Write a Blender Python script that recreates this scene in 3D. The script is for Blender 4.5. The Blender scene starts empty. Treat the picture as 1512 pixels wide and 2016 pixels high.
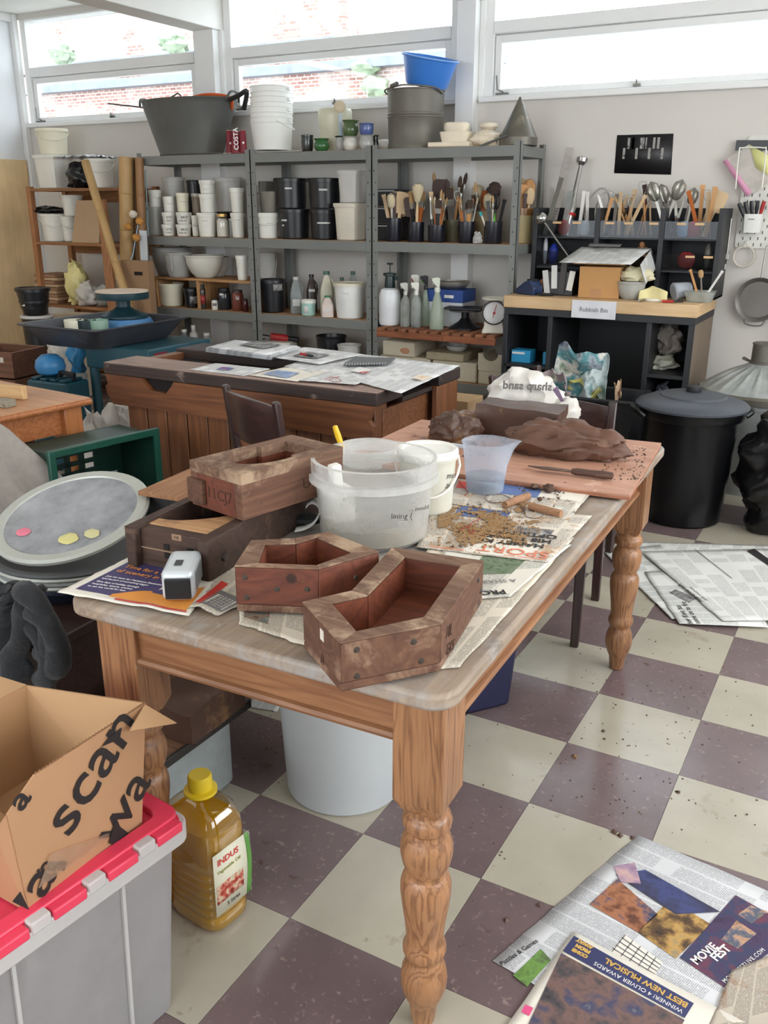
import bpy, math, random
from mathutils import Vector, Matrix
random.seed(11)
PI = math.pi
D = bpy.data
scene = bpy.context.scene
COL = scene.collection

# ---------------------------------------------------------------- camera
CAM = Vector((0.59003503, -1.81480517, 1.4204845))
RGT = Vector((0.87324066, 0.48728224, 0.00260167))
DWN = Vector((0.16106922, -0.28359905, -0.94531915))
FWD = Vector((-0.4598994, 0.82591017, -0.32613639))
FPX = 1744.55
cd = D.cameras.new('camera'); cam = D.objects.new('camera', cd); COL.objects.link(cam)
cd.sensor_fit = 'HORIZONTAL'; cd.sensor_width = 36.0; cd.lens = FPX / 1512 * 36
cd.clip_start = 0.02; cd.clip_end = 200
mw = Matrix.Identity(4)
for i in range(3):
 mw[i][0] = RGT[i]; mw[i][1] = -DWN[i]; mw[i][2] = -FWD[i]; mw[i][3] = CAM[i]
cam.matrix_world = mw
scene.camera = cam

# ---------------------------------------------------------------- light and exposure
w = D.worlds.new('overcast_sky'); scene.world = w; w.use_nodes = True
bg = w.node_tree.nodes['Background']
bg.inputs['Color'].default_value = (0.90, 0.95, 1.0, 1); bg.inputs['Strength'].default_value = 8.0
scene.view_settings.view_transform = 'Standard'; scene.view_settings.look = 'None'
scene.view_settings.exposure = -0.32; scene.view_settings.gamma = 1.0
scene.view_settings.use_curve_mapping = False

def area(name, loc, rot, sx, sy, power, col=(1, 1, 1)):
 l = D.lights.new(name, 'AREA'); l.shape = 'RECTANGLE'; l.size = sx; l.size_y = sy
 l.energy = power; l.color = col
 o = D.objects.new(name, l); COL.objects.link(o); o.location = loc; o.rotation_euler = rot
 return o
# daylight through the tall windows behind the photographer and in the right-hand wall
area('daylight_rear_window', (-1.2, -4.42, 1.75), (PI/2, 0, 0), 5.0, 1.5, 9, (0.93, 0.97, 1.0))
area('daylight_right_window', (3.12, 0.2, 1.85), (PI/2, 0, PI/2), 4.5, 1.3, 56, (0.93, 0.97, 1.0))
TUBES = [(-4.7, 1.0), (-1.9, 1.0), (0.9, 1.0)]
for tx, ty in TUBES:
 area('fluorescent_light', (tx, ty, 2.74), (0, 0, 0), 0.22, 1.45, 11.5, (1.0, 0.965, 0.91))

# ---------------------------------------------------------------- helpers: pixel of the 1512x2016 frame to a point at a known plane
def at(px, py, X=None, Y=None, Z=None):
 d = RGT*((px-756)/FPX) + DWN*((py-1008)/FPX) + FWD
 if Z is not None: s = (Z-CAM.z)/d.z
 elif Y is not None: s = (Y-CAM.y)/d.y
 else: s = (X-CAM.x)/d.x
 return CAM + d*s
def depth(p): return (Vector(p)-CAM).dot(FWD)
def S(x0, x1, yt, Y):
 """centre X, half width in metres and top height of something standing at depth Y"""
 p = at((x0+x1)/2, yt, Y=Y)
 return p.x, (x1-x0)/2*depth(p)/FPX, p.z

# ---------------------------------------------------------------- materials
MATS = {}
def _nodes(name):
 m = D.materials.new(name); m.use_nodes = True
 nt = m.node_tree; b = nt.nodes['Principled BSDF']
 return m, nt, b
def nd(nt, t, **kw):
 n = nt.nodes.new(t)
 for k, v in kw.items():
  if k in n.inputs: n.inputs[k].default_value = v
  else: setattr(n, k, v)
 return n
def mth(nt, op, a, b=None, c=None):
 n = nt.nodes.new('ShaderNodeMath'); n.operation = op
 for i, x in enumerate((a, b, c)):
  if x is None: continue
  if isinstance(x, (int, float)): n.inputs[i].default_value = x
  else: nt.links.new(x, n.inputs[i])
 return n.outputs[0]
def mix(nt, fac, a, b, mode='MIX'):
 n = nt.nodes.new('ShaderNodeMix'); n.data_type = 'RGBA'; n.blend_type = mode
 for i, x in ((0, fac), (6, a), (7, b)):
  if isinstance(x, (int, float)): n.inputs[i].default_value = x
  elif isinstance(x, tuple): n.inputs[i].default_value = (*x[:3], 1)
  else: nt.links.new(x, n.inputs[i])
 return n.outputs[2]
def coords(nt, scale=(1, 1, 1), rnd=True):
 tc = nd(nt, 'ShaderNodeTexCoord'); mp = nd(nt, 'ShaderNodeMapping'); mp.inputs['Scale'].default_value = scale
 nt.links.new(tc.outputs['Object'], mp.inputs['Vector'])
 if rnd:
  oi = nd(nt, 'ShaderNodeObjectInfo')
  cb = nd(nt, 'ShaderNodeCombineXYZ')
  for i, k in enumerate((37.0, 91.0, 53.0)): nt.links.new(mth(nt, 'MULTIPLY', oi.outputs['Random'], k), cb.inputs[i])
  nt.links.new(cb.outputs[0], mp.inputs['Location'])
 return mp.outputs[0]
def noise(nt, vec, scale=5, detail=4, rough=.55, dist=0):
 n = nd(nt, 'ShaderNodeTexNoise'); n.inputs['Scale'].default_value = scale; n.inputs['Detail'].default_value = detail
 n.inputs['Roughness'].default_value = rough; n.inputs['Distortion'].default_value = dist
 nt.links.new(vec, n.inputs['Vector']); return n.outputs[0]
def step(nt, x, lo, hi, a=0.0, b=1.0):
 n = nd(nt, 'ShaderNodeMapRange'); n.inputs[1].default_value = lo; n.inputs[2].default_value = hi
 n.inputs[3].default_value = a; n.inputs[4].default_value = b
 nt.links.new(x, n.inputs[0]); return n.outputs[0]
def set_bump(nt, b, h, strength, dist=.002):
 bp = nd(nt, 'ShaderNodeBump'); bp.inputs['Strength'].default_value = strength; bp.inputs['Distance'].default_value = dist
 nt.links.new(h, bp.inputs['Height']); nt.links.new(bp.outputs[0], b.inputs['Normal'])
def lin(c):
 """sRGB 0-255 to linear"""
 return tuple(((x/255)/12.92 if x/255 <= .04045 else ((x/255+.055)/1.055)**2.4) for x in c)
def mat(name, col, rough=.5, metal=0, var=.12, scale=6, bump=0, bscale=60, trans=0, coat=0, stain=None, sheen=0, sss=0, spec=None, ior=None, emit=None):
 """plain procedural material; col in sRGB 0-255; stain = (colour, amount 0-1, scale)"""
 if name in MATS: return MATS[name]
 m, nt, b = _nodes(name); c = lin(col)
 v = coords(nt)
 n1 = noise(nt, v, scale)
 f = step(nt, n1, .25, .75, 1-var, 1+var)
 cc = nd(nt, 'ShaderNodeVectorMath', operation='SCALE'); cc.inputs[0].default_value = c; nt.links.new(f, cc.inputs['Scale'])
 out = cc.outputs[0]
 if stain:
  for sc, am, ss in (stain if isinstance(stain, list) else [stain]):
   n2 = noise(nt, v, ss, 5, .65, .3)
   out = mix(nt, step(nt, n2, .72-am*.5, .80-am*.42), out, lin(sc))
 nt.links.new(out, b.inputs['Base Color'])
 b.inputs['Roughness'].default_value = rough; b.inputs['Metallic'].default_value = metal
 if coat: b.inputs['Coat Weight'].default_value = coat; b.inputs['Coat Roughness'].default_value = .15
 if trans: b.inputs['Transmission Weight'].default_value = trans
 if sheen: b.inputs['Sheen Weight'].default_value = sheen
 if ior: b.inputs['IOR'].default_value = ior
 if spec is not None: b.inputs['Specular IOR Level'].default_value = spec
 if sss: b.inputs['Subsurface Weight'].default_value = sss; b.inputs['Subsurface Radius'].default_value = (.01, .01, .01)
 if bump: set_bump(nt, b, noise(nt, v, bscale, 5, .6), bump, .004)
 if emit: b.inputs['Emission Color'].default_value = (*lin(emit[0]), 1); b.inputs['Emission Strength'].default_value = emit[1]
 MATS[name] = m; return m
def wood(name, c1, c2, axis='X', scale=14, rough=.5, stretch=.07, stain=None, bump=.15, knots=True, coat=0, sharp=.25):
 if name in MATS: return MATS[name]
 m, nt, b = _nodes(name)
 s = [1, 1, 1]; s['XYZ'.index(axis)] = stretch
 v = coords(nt, tuple(s))
 n1 = noise(nt, v, scale, 3, .5, .6)
 rings = mth(nt, 'FRACT', mth(nt, 'MULTIPLY', n1, 9.0))
 tri = mth(nt, 'ABSOLUTE', mth(nt, 'SUBTRACT', rings, .5))
 fib = noise(nt, v, scale*9, 3, .6)
 f = mth(nt, 'ADD', mth(nt, 'MULTIPLY', step(nt, tri, .5-sharp*2, .5), .65), mth(nt, 'MULTIPLY', step(nt, fib, .35, .7), .35))
 out = mix(nt, f, lin(c1), lin(c2))
 v0 = coords(nt)
 big = noise(nt, v0, 3.0, 2)
 sc = nd(nt, 'ShaderNodeVectorMath', operation='SCALE'); oi = nd(nt, 'ShaderNodeObjectInfo'); nt.links.new(out, sc.inputs[0]); nt.links.new(mth(nt, 'MULTIPLY', step(nt, big, .3, .7, .85, 1.12), step(nt, oi.outputs['Random'], 0, 1, .86, 1.12)), sc.inputs['Scale'])
 out = sc.outputs[0]
 if knots:
  vo = nd(nt, 'ShaderNodeTexVoronoi'); vo.inputs['Scale'].default_value = 5.0; nt.links.new(v0, vo.inputs['Vector'])
  out = mix(nt, step(nt, vo.outputs['Distance'], .035, .06, .85, 0), out, lin(tuple(x*.35 for x in c2)))
 if stain:
  for scol, am, ss in (stain if isinstance(stain, list) else [stain]):
   n2 = noise(nt, v0, ss, 6, .7, .4)
   out = mix(nt, step(nt, n2, .72-am*.5, .82-am*.42), out, lin(scol))
 nt.links.new(out, b.inputs['Base Color']); b.inputs['Roughness'].default_value = rough
 if coat: b.inputs['Coat Weight'].default_value = coat; b.inputs['Coat Roughness'].default_value = .2
 if bump: set_bump(nt, b, mth(nt, 'ADD', f, fib), bump, .0015)
 MATS[name] = m; return m
def clear(name, col, opac=.4, rough=.25, stain=None, cloud=.15):
 """translucent plastic: part see-through, part milky"""
 if name in MATS: return MATS[name]
 m, nt, b = _nodes(name)
 out = nt.nodes['Material Output']; c = lin(col)
 b.inputs['Base Color'].default_value = (*c, 1); b.inputs['Roughness'].default_value = rough
 tr = nd(nt, 'ShaderNodeBsdfTransparent'); tr.inputs[0].default_value = (*[min(1, x*.25+.75) for x in c], 1)
 tl = nd(nt, 'ShaderNodeBsdfTranslucent'); tl.inputs[0].default_value = (*c, 1)
 ad = nd(nt, 'ShaderNodeMixShader'); ad.inputs[0].default_value = .35
 nt.links.new(b.outputs[0], ad.inputs[1]); nt.links.new(tl.outputs[0], ad.inputs[2])
 mx = nd(nt, 'ShaderNodeMixShader')
 v = coords(nt); n1 = noise(nt, v, 9, 5, .65)
 fac = step(nt, n1, .3, .7, max(0, opac-cloud), min(1, opac+cloud))
 fr = nd(nt, 'ShaderNodeLayerWeight'); fr.inputs[0].default_value = .25
 fac2 = mth(nt, 'MINIMUM', mth(nt, 'ADD', fac, mth(nt, 'MULTIPLY', fr.outputs['Facing'], .25)), 1.0)
 nt.links.new(fac2, mx.inputs[0])
 nt.links.new(tr.outputs[0], mx.inputs[1]); nt.links.new(ad.outputs[0], mx.inputs[2]); nt.links.new(mx.outputs[0], out.inputs[0])
 MATS[name] = m; return m
def glass(name, tint=(255, 255, 255), gloss=.12):
 if name in MATS: return MATS[name]
 m, nt, b = _nodes(name); out = nt.nodes['Material Output']
 tr = nd(nt, 'ShaderNodeBsdfTransparent'); tr.inputs[0].default_value = (*lin(tint), 1)
 gl = nd(nt, 'ShaderNodeBsdfGlossy'); gl.inputs['Roughness'].default_value = .04
 lw = nd(nt, 'ShaderNodeLayerWeight'); lw.inputs[0].default_value = .3
 mx = nd(nt, 'ShaderNodeMixShader')
 nt.links.new(mth(nt, 'ADD', mth(nt, 'MULTIPLY', lw.outputs['Facing'], gloss*2.5), gloss*.3), mx.inputs[0])
 nt.links.new(tr.outputs[0], mx.inputs[1]); nt.links.new(gl.outputs[0], mx.inputs[2]); nt.links.new(mx.outputs[0], out.inputs[0])
 MATS[name] = m; return m
def newsprint(name, paper=(226, 222, 210), ink=(70, 68, 66), col=.048, lead=.0036, dens=.6, stain=None, block=.33, angle=0):
 """printed columns of type; coordinates are UV in metres"""
 if name in MATS: return MATS[name]
 m, nt, b = _nodes(name)
 uv = nd(nt, 'ShaderNodeUVMap'); sp = nd(nt, 'ShaderNodeSeparateXYZ'); nt.links.new(uv.outputs[0], sp.inputs[0])
 u, v = (sp.outputs[0], sp.outputs[1]) if not angle else (sp.outputs[1], sp.outputs[0])
 cf = mth(nt, 'FRACT', mth(nt, 'DIVIDE', u, col)); cm = mth(nt, 'MULTIPLY', mth(nt, 'GREATER_THAN', cf, .06), mth(nt, 'LESS_THAN', cf, .94))
 lv = mth(nt, 'DIVIDE', v, lead); lf = mth(nt, 'LESS_THAN', mth(nt, 'FRACT', lv), .58)
 cb = nd(nt, 'ShaderNodeCombineXYZ'); nt.links.new(mth(nt, 'MULTIPLY', u, 480), cb.inputs[0]); nt.links.new(mth(nt, 'MULTIPLY', mth(nt, 'FLOOR', lv), 13.7), cb.inputs[1])
 wn = noise(nt, cb.outputs[0], 1.0, 1); wm = mth(nt, 'GREATER_THAN', wn, .42)
 cb2 = nd(nt, 'ShaderNodeCombineXYZ'); nt.links.new(mth(nt, 'FLOOR', mth(nt, 'DIVIDE', u, col)), cb2.inputs[0]); nt.links.new(mth(nt, 'FLOOR', mth(nt, 'DIVIDE', v, .042)), cb2.inputs[1])
 wb = nd(nt, 'ShaderNodeTexWhiteNoise'); wb.noise_dimensions = '2D'; nt.links.new(cb2.outputs[0], wb.inputs['Vector'])
 bm = mth(nt, 'GREATER_THAN', wb.outputs['Value'], block)
 f = mth(nt, 'MULTIPLY', mth(nt, 'MULTIPLY', cm, lf), mth(nt, 'MULTIPLY', wm, bm)); f = mth(nt, 'MULTIPLY', f, dens)
 vo = coords(nt)
 pn = noise(nt, vo, 5, 4)
 pc = mix(nt, step(nt, pn, .3, .7), lin(paper), lin(tuple(x*.93 for x in paper)))
 out = mix(nt, f, pc, lin(ink))
 if stain:
  for scol, am, ss in (stain if isinstance(stain, list) else [stain]):
   n2 = noise(nt, vo, ss, 6, .72, .5); out = mix(nt, step(nt, n2, .72-am*.5, .80-am*.42), out, lin(scol))
 nt.links.new(out, b.inputs['Base Color']); b.inputs['Roughness'].default_value = .75
 MATS[name] = m; return m
def photo(name, cols, scale=22):
 """a colour picture printed on paper: soft patches of several inks"""
 if name in MATS: return MATS[name]
 m, nt, b = _nodes(name); v = coords(nt)
 n = noise(nt, v, scale*.7, 5, .6, .15)
 r = nd(nt, 'ShaderNodeValToRGB'); nt.links.new(n, r.inputs[0]); el = r.color_ramp.elements
 ps = [.28+.44*i/(len(cols)-1) for i in range(len(cols))]
 el[0].position = ps[0]; el[0].color = (*lin(cols[0]), 1); el[1].position = ps[-1]; el[1].color = (*lin(cols[-1]), 1)
 for p, c in list(zip(ps, cols))[1:-1]: e = el.new(p); e.color = (*lin(c), 1)
 nt.links.new(r.outputs[0], b.inputs['Base Color']); b.inputs['Roughness'].default_value = .7
 MATS[name] = m; return m

# ---------------------------------------------------------------- mesh helpers
class MB:
 def __init__(s): s.v = []; s.f = []; s.uv = None
 def add(s, vs, fs):
  k = len(s.v); s.v += [tuple(p) for p in vs]; s.f += [tuple(i+k for i in f) for f in fs]; return s
 def box(s, x0, x1, y0, y1, z0, z1, M=None):
  vs = [Vector((x, y, z)) for z in (z0, z1) for x, y in ((x0, y0), (x1, y0), (x1, y1), (x0, y1))]
  if M is not None: vs = [M @ p for p in vs]
  return s.add(vs, [(3, 2, 1, 0), (4, 5, 6, 7), (0, 1, 5, 4), (1, 2, 6, 5), (2, 3, 7, 6), (3, 0, 4, 7)])
 def bar(s, p0, p1, wd, th, up=(0, 0, 1), w2=None, t2=None):
  """straight bar of rectangular section between two points"""
  p0 = Vector(p0); p1 = Vector(p1); d = (p1-p0).normalized(); up = Vector(up)
  if abs(d.dot(up)) > .98: up = Vector((0, 1, 0))
  sx = d.cross(up).normalized(); sy = sx.cross(d).normalized(); vs = []
  for p, a, b in ((p0, wd, th), (p1, w2 or wd, t2 or th)):
   for i, j in ((-1, -1), (1, -1), (1, 1), (-1, 1)): vs.append(p+sx*i*a/2+sy*j*b/2)
  return s.add(vs, [(3, 2, 1, 0), (4, 5, 6, 7), (0, 1, 5, 4), (1, 2, 6, 5), (2, 3, 7, 6), (3, 0, 4, 7)])
 def lathe(s, prof, n=24, c=(0, 0, 0), shape=None, M=None, a0=0):
  c = Vector(c); vs = []; fs = []; rows = []
  for r, z in prof:
   if r < 1e-6:
    rows.append([len(vs)]); vs.append(Vector((0, 0, z)))
   else:
    row = []
    for k in range(n):
     a = a0+2*PI*k/n; q = shape(a) if shape else 1
     row.append(len(vs)); vs.append(Vector((r*q*math.cos(a), r*q*math.sin(a), z)))
    rows.append(row)
  for a, b in zip(rows, rows[1:]):
   for k in range(n):
    k2 = (k+1) % n
    if len(a) == 1 and len(b) == 1: continue
    if len(a) == 1: fs.append((a[0], b[k2], b[k]))
    elif len(b) == 1: fs.append((a[k], a[k2], b[0]))
    else: fs.append((a[k], a[k2], b[k2], b[k]))
  vs = [(M @ p if M is not None else p)+c for p in vs]
  return s.add(vs, fs)
 def prism(s, poly, z0, z1, M=None):
  n = len(poly); vs = [Vector((x, y, z0)) for x, y in poly]+[Vector((x, y, z1)) for x, y in poly]
  if M is not None: vs = [M @ p for p in vs]
  return s.add(vs, [tuple(range(n-1, -1, -1)), tuple(range(n, 2*n))]+[(i, (i+1) % n, n+(i+1) % n, n+i) for i in range(n)])
 def ring(s, outer, inner, z0, z1, M=None):
  """wall between two outlines with equal vertex counts"""
  n = len(outer); vs = [Vector((x, y, z)) for z in (z0, z1) for pl in (outer, inner) for x, y in pl]
  if M is not None: vs = [M @ p for p in vs]
  fs = []
  for i in range(n):
   j = (i+1) % n
   fs += [(i, j, 2*n+j, 2*n+i), (n+j, n+i, 3*n+i, 3*n+j), (2*n+i, 2*n+j, 3*n+j, 3*n+i), (j, i, n+i, n+j)]
  return s.add(vs, fs)
 def tube(s, pts, r, n=8, closed=False):
  pts = [Vector(p) for p in pts]; N = len(pts); rs = r if isinstance(r, (list, tuple)) else [r]*N
  vs = []; up = None
  for i, p in enumerate(pts):
   a = pts[(i-1) % N] if closed or i else p; b = pts[(i+1) % N] if closed or i < N-1 else p
   t = (b-a).normalized()
   if up is None:
    up = Vector((0, 0, 1)) if abs(t.z) < .9 else Vector((1, 0, 0))
   x = t.cross(up).normalized(); up = x.cross(t).normalized()
   for k in range(n):
    an = 2*PI*k/n; vs.append(p+(x*math.cos(an)+up*math.sin(an))*rs[i])
  fs = []
  for i in range(N if closed else N-1):
   j = (i+1) % N
   for k in range(n): fs.append((i*n+k, i*n+(k+1) % n, j*n+(k+1) % n, j*n+k))
  if not closed: fs += [tuple(range(n-1, -1, -1)), tuple((N-1)*n+k for k in range(n))]
  return s.add(vs, fs)
 def grid(s, fn, nu, nv, uvs=None):
  """fn(a,b) with a,b in 0..1; uvs=(w,h) in metres stored as UV"""
  k = len(s.v)
  vs = [fn(i/nu, j/nv) for j in range(nv+1) for i in range(nu+1)]
  fs = [(j*(nu+1)+i, j*(nu+1)+i+1, (j+1)*(nu+1)+i+1, (j+1)*(nu+1)+i) for j in range(nv) for i in range(nu)]
  if uvs: s.uv = (s.uv or {}); s.uv.update({k+j*(nu+1)+i: (i/nu*uvs[0], j/nv*uvs[1]) for j in range(nv+1) for i in range(nu+1)})
  return s.add(vs, fs)
 def blob(s, c, r, seed=0, amp=.18, nu=20, nv=12, fr=2.0, flat=None):
  """lumpy closed mass"""
  from mathutils import noise as mn
  c = Vector(c); r = Vector(r); off = Vector((seed*3.1, seed*7.7, seed*1.3)); prof = []
  vs = []; rows = []; fs = []
  for j in range(nv+1):
   ph = PI*j/nv; row = []
   for i in range(nu):
    th = 2*PI*i/nu; d = Vector((math.sin(ph)*math.cos(th), math.sin(ph)*math.sin(th), -math.cos(ph)))
    k = 1+amp*mn.noise(d*fr+off)+amp*.5*mn.noise(d*fr*2.7+off)+amp*.3*mn.noise(d*fr*6+off)
    p = Vector((d.x*r.x*k, d.y*r.y*k, d.z*r.z*k))
    if flat is not None and p.z < flat: p.z = flat
    row.append(len(vs)); vs.append(c+p)
    if j in (0, nv): break
   rows.append(row)
  for a, b in zip(rows, rows[1:]):
   for i in range(nu):
    i2 = (i+1) % nu
    if len(a) == 1: fs.append((a[0], b[i2], b[i]))
    elif len(b) == 1: fs.append((a[i], a[i2], b[0]))
    else: fs.append((a[i], a[i2], b[i2], b[i]))
  return s.add(vs, fs)
 def mesh(s, name, m, smooth=35):
  me = D.meshes.new(name); me.from_pydata(s.v, [], s.f)
  if s.uv is not None:
   ul = me.uv_layers.new(name='UVMap')
   for lp in me.loops: ul.data[lp.index].uv = s.uv.get(lp.vertex_index, (0, 0))
  if smooth:
   me.shade_smooth()
   try: me.set_sharp_from_angle(angle=math.radians(smooth))
   except Exception: pass
  if m is not None: me.materials.append(m)
  return me
 def obj(s, name, m, parent=None, loc=None, rot=None, bevel=0, seg=2, smooth=35, solid=0, sub=0):
  return link(name, s.mesh(name, m, smooth), parent, loc, rot, bevel, seg, solid, sub)
def link(name, me, parent=None, loc=None, rot=None, bevel=0, seg=2, solid=0, sub=0):
 o = D.objects.new(name, me); COL.objects.link(o)
 if parent is not None: o.parent = parent
 if loc is not None: o.location = loc
 if rot is not None: o.rotation_euler = rot
 if solid: md = o.modifiers.new('thick', 'SOLIDIFY'); md.thickness = solid; md.offset = 0
 if sub: md = o.modifiers.new('sub', 'SUBSURF'); md.levels = sub; md.render_levels = sub
 if bevel: md = o.modifiers.new('bevel', 'BEVEL'); md.width = bevel; md.segments = seg; md.limit_method = 'ANGLE'; md.angle_limit = math.radians(40)
 return o
def tag(o, label=None, cat=None, group=None, kind=None):
 if label: o['label'] = label
 if cat: o['category'] = cat
 if group: o['group'] = group
 if kind: o['kind'] = kind
 return o
def thing(name, label, cat, loc=(0, 0, 0), rz=0, group=None, rot=None):
 o = D.objects.new(name, None); COL.objects.link(o); o.location = loc; o.empty_display_size = .05
 o.rotation_euler = rot if rot is not None else (0, 0, rz)
 return tag(o, label, cat, group)
def copy_tree(o, parent=None):
 c = o.copy(); COL.objects.link(c); c.parent = parent
 for ch in o.children: copy_tree(ch, c)
 return c
def frame_m(o, x, y):
 """matrix from an origin, an x direction and a rough y direction"""
 x = Vector(x).normalized(); z = x.cross(Vector(y)).normalized(); y = z.cross(x)
 M = Matrix.Identity(4)
 for i in range(3): M[i][0] = x[i]; M[i][1] = y[i]; M[i][2] = z[i]; M[i][3] = o[i]
 return M
FONTS = {}
def text(s, size, m, parent, o, x, y, name='lettering', align='LEFT', ext=.0002, space=1.0, mirror=False, yscale=1.0, bold=0, shear=0):
 """flat lettering on a surface: origin o, reading direction x, up direction y (parent space)"""
 cu = D.curves.new(name, 'FONT'); cu.body = s; cu.size = size; cu.align_x = align; cu.extrude = ext; cu.space_character = space; cu.offset = bold; cu.shear = shear
 cu.resolution_u = 3
 cu.materials.append(m)
 ob = D.objects.new(name, cu); COL.objects.link(ob); ob.parent = parent
 M = frame_m(Vector(o), x, y)
 M = M @ Matrix.Diagonal((-1 if mirror else 1, yscale, 1, 1))
 ob.matrix_local = M
 return ob
# ================================================================ the setting
wall_m = mat('wall_paint', (211, 206, 199), .8, var=.03, scale=2, bump=.05, bscale=30)
frame_m_ = mat('window_paint', (232, 232, 230), .45, var=.03, scale=3)
ceil_m = mat('ceiling_paint', (236, 234, 228), .8, var=.02)
WX0, WX1, WY0, WY1, WH = -6.0, 3.2, -4.5, 3.8, 2.88
T = 0.305
tile_l = mat('vinyl_cream', (174, 167, 151), .21, var=.10, scale=5, bump=.10, bscale=14, stain=[((150, 138, 118), .20, 7), ((120, 104, 88), .10, 26)])
tile_d = mat('vinyl_mauve', (112, 95, 96), .21, var=.14, scale=6, bump=.10, bscale=14, stain=[((142, 124, 120), .26, 60), ((90, 72, 66), .16, 18)])
slab = mat('floor_checker_base', (120, 110, 104), .5)
def checker_floor():
 m, nt, b = _nodes('vinyl_checker')
 tc = nd(nt, 'ShaderNodeTexCoord'); ck = nd(nt, 'ShaderNodeTexChecker'); ck.inputs['Scale'].default_value = 1/T
 ck.inputs['Color1'].default_value = (*lin((106, 88, 87)), 1); ck.inputs['Color2'].default_value = (*lin((182, 174, 156)), 1)
 mp = nd(nt, 'ShaderNodeMapping'); mp.inputs['Location'].default_value = (0, 0, .5)
 nt.links.new(tc.outputs['Object'], mp.inputs[0]); nt.links.new(mp.outputs[0], ck.inputs[0]); nt.links.new(ck.outputs[0], b.inputs['Base Color']); b.inputs['Roughness'].default_value = .35
 return m
floor = MB().box(WX0, WX1, WY0, WY1, -.12, -.0035).obj('floor', checker_floor(), smooth=0); tag(floor, kind='structure')
g = .0006
tl = MB().box(g, T-g, g, T-g, -.0035, 0).mesh('tile', tile_l, 0); td = MB().box(g, T-g, g, T-g, -.0035, 0).mesh('tile', tile_d, 0)
for i in range(-11, 4):
 for j in range(-5, 12):
  if j >= 8 and i < -6: continue
  if j < -2 and i < -4: continue
  o = link('tile', tl if (i+j) % 2 else td, floor, (i*T, j*T, 0))
# walls
def struct(o, label=None): return tag(o, label, kind='structure')
SILL = 2.045
wb = MB(); wb.box(WX0-.15, WX1+.15, WY1, WY1+.2, -.1, SILL); wb.box(WX0-.15, WX1+.15, WY1, WY1+.2, 2.84, WH+.1)
wall_back = struct(wb.obj('wall_back', wall_m, smooth=0))
PILL = [(-4.065, -3.885), (-1.99, -1.865), (0.09, 0.25), (2.1, 2.25)]
for a, b_ in PILL:
 struct(MB().box(a, b_, WY1-.085, WY1+.16, 0, 2.6).obj('wall_pillar', frame_m_, smooth=0, bevel=.004))
 struct(MB().box(a-.03, a, WY1-.02, WY1+.1, SILL, 2.6).box(b_, b_+.035, WY1-.02, WY1+.1, SILL, 2.6).obj('trim_1', frame_m_, smooth=0, bevel=.004))
wl = MB().box(WX0-.2, WX0, WY0, WY1, -.1, WH+.1); wall_left = struct(wl.obj('wall_left', mat('wall_paint_left', (228, 230, 232), .8, var=.02), smooth=0))
wr = MB()
wr.box(WX1, WX1+.2, WY0, WY1, -.1, 1.15).box(WX1, WX1+.2, WY0, WY1, 2.55, WH+.1).box(WX1, WX1+.2, WY0, -2.1, 1.15, 2.55).box(WX1, WX1+.2, 2.5, WY1, 1.15, 2.55)
struct(wr.obj('wall_right', wall_m, smooth=0))
wq = MB()
wq.box(WX0, WX1, WY0-.2, WY0, -.1, .95).box(WX0, WX1, WY0-.2, WY0, 2.55, WH+.1).box(WX0, -3.8, WY0-.2, WY0, .95, 2.55).box(1.4, WX1, WY0-.2, WY0, .95, 2.55)
struct(wq.obj('wall_rear', wall_m, smooth=0))
struct(MB().box(WX0-.2, WX1+.2, WY0-.2, WY1+.2, WH, WH+.12).obj('ceiling', ceil_m, smooth=0))
for a, b_ in PILL[:3]:
 struct(MB().box(a-.015, b_+.015, WY0, WY1+.05, 2.6, WH+.01).obj('ceiling_beam', ceil_m, smooth=0, bevel=.006))
# high windows: fixed light over an opening sash
glass_m = glass('window_glass', (246, 250, 252), .06)
bays = [(WX0+.06, -4.095), (-3.85, -2.02), (-1.83, 0.06), (.285, 2.07)]
def window(n, xa, xb):
 fr = MB(); y0, y1 = WY1+.01, WY1+.11
 fr.box(xa-.01, xa+.05, y0, y1, SILL, 2.86).box(xb-.05, xb+.01, y0, y1, SILL, 2.86).box(xa+.05, xb-.05, y0, y1, 2.825, 2.86)
 o = struct(fr.obj('window_%d' % n, frame_m_, smooth=0, bevel=.004))
 MB().box(xa+.05, xb-.05, y0-.012, y1, 2.415, 2.485).obj('transom', frame_m_, o, bevel=.006)
 MB().box(xa-.02, xb+.02, y0-.05, y1, SILL-.012, SILL+.022).obj('window_sill', frame_m_, o, bevel=.005)
 sh = MB(); a, b2, z0, z1 = xa+.055, xb-.055, SILL+.03, 2.41
 sh.box(a, a+.042, y0+.015, y0+.06, z0, z1).box(b2-.042, b2, y0+.015, y0+.06, z0, z1).box(a+.042, b2-.042, y0+.015, y0+.06, z0, z0+.036).box(a+.042, b2-.042, y0+.015, y0+.06, z1-.042, z1)
 s2 = sh.obj('sash', frame_m_, o, bevel=.004)
 MB().box(a+.04, b2-.04, y0+.035, y0+.039, z0+.03, z1-.04).obj('pane', glass_m, o, smooth=0)
 MB().box(xa+.05, xb-.05, y0+.05, y0+.054, 2.485, 2.83).obj('pane', glass_m, o, smooth=0)
 mid = (a+b2)/2
 met = mat('stay_metal', (120, 118, 114), .4, .8)
 MB().box(mid-.02, mid+.02, y0-.004, y0+.016, z0+.004, z0+.018).box(mid-.004, mid+.004, y0-.012, y0, z0, z0+.04).obj('window_latch', met, o, bevel=.001)
 MB().tube([(a+.07, y0, z0+.015), (a+.03, y0-.005, z0+.03), (a+.022, y0-.005, z0+.11)], .004, 6).box(a+.02, a+.1, y0-.008, y0+.016, z0, z0+.012).obj('window_stay', met, o)
 return o
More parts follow.
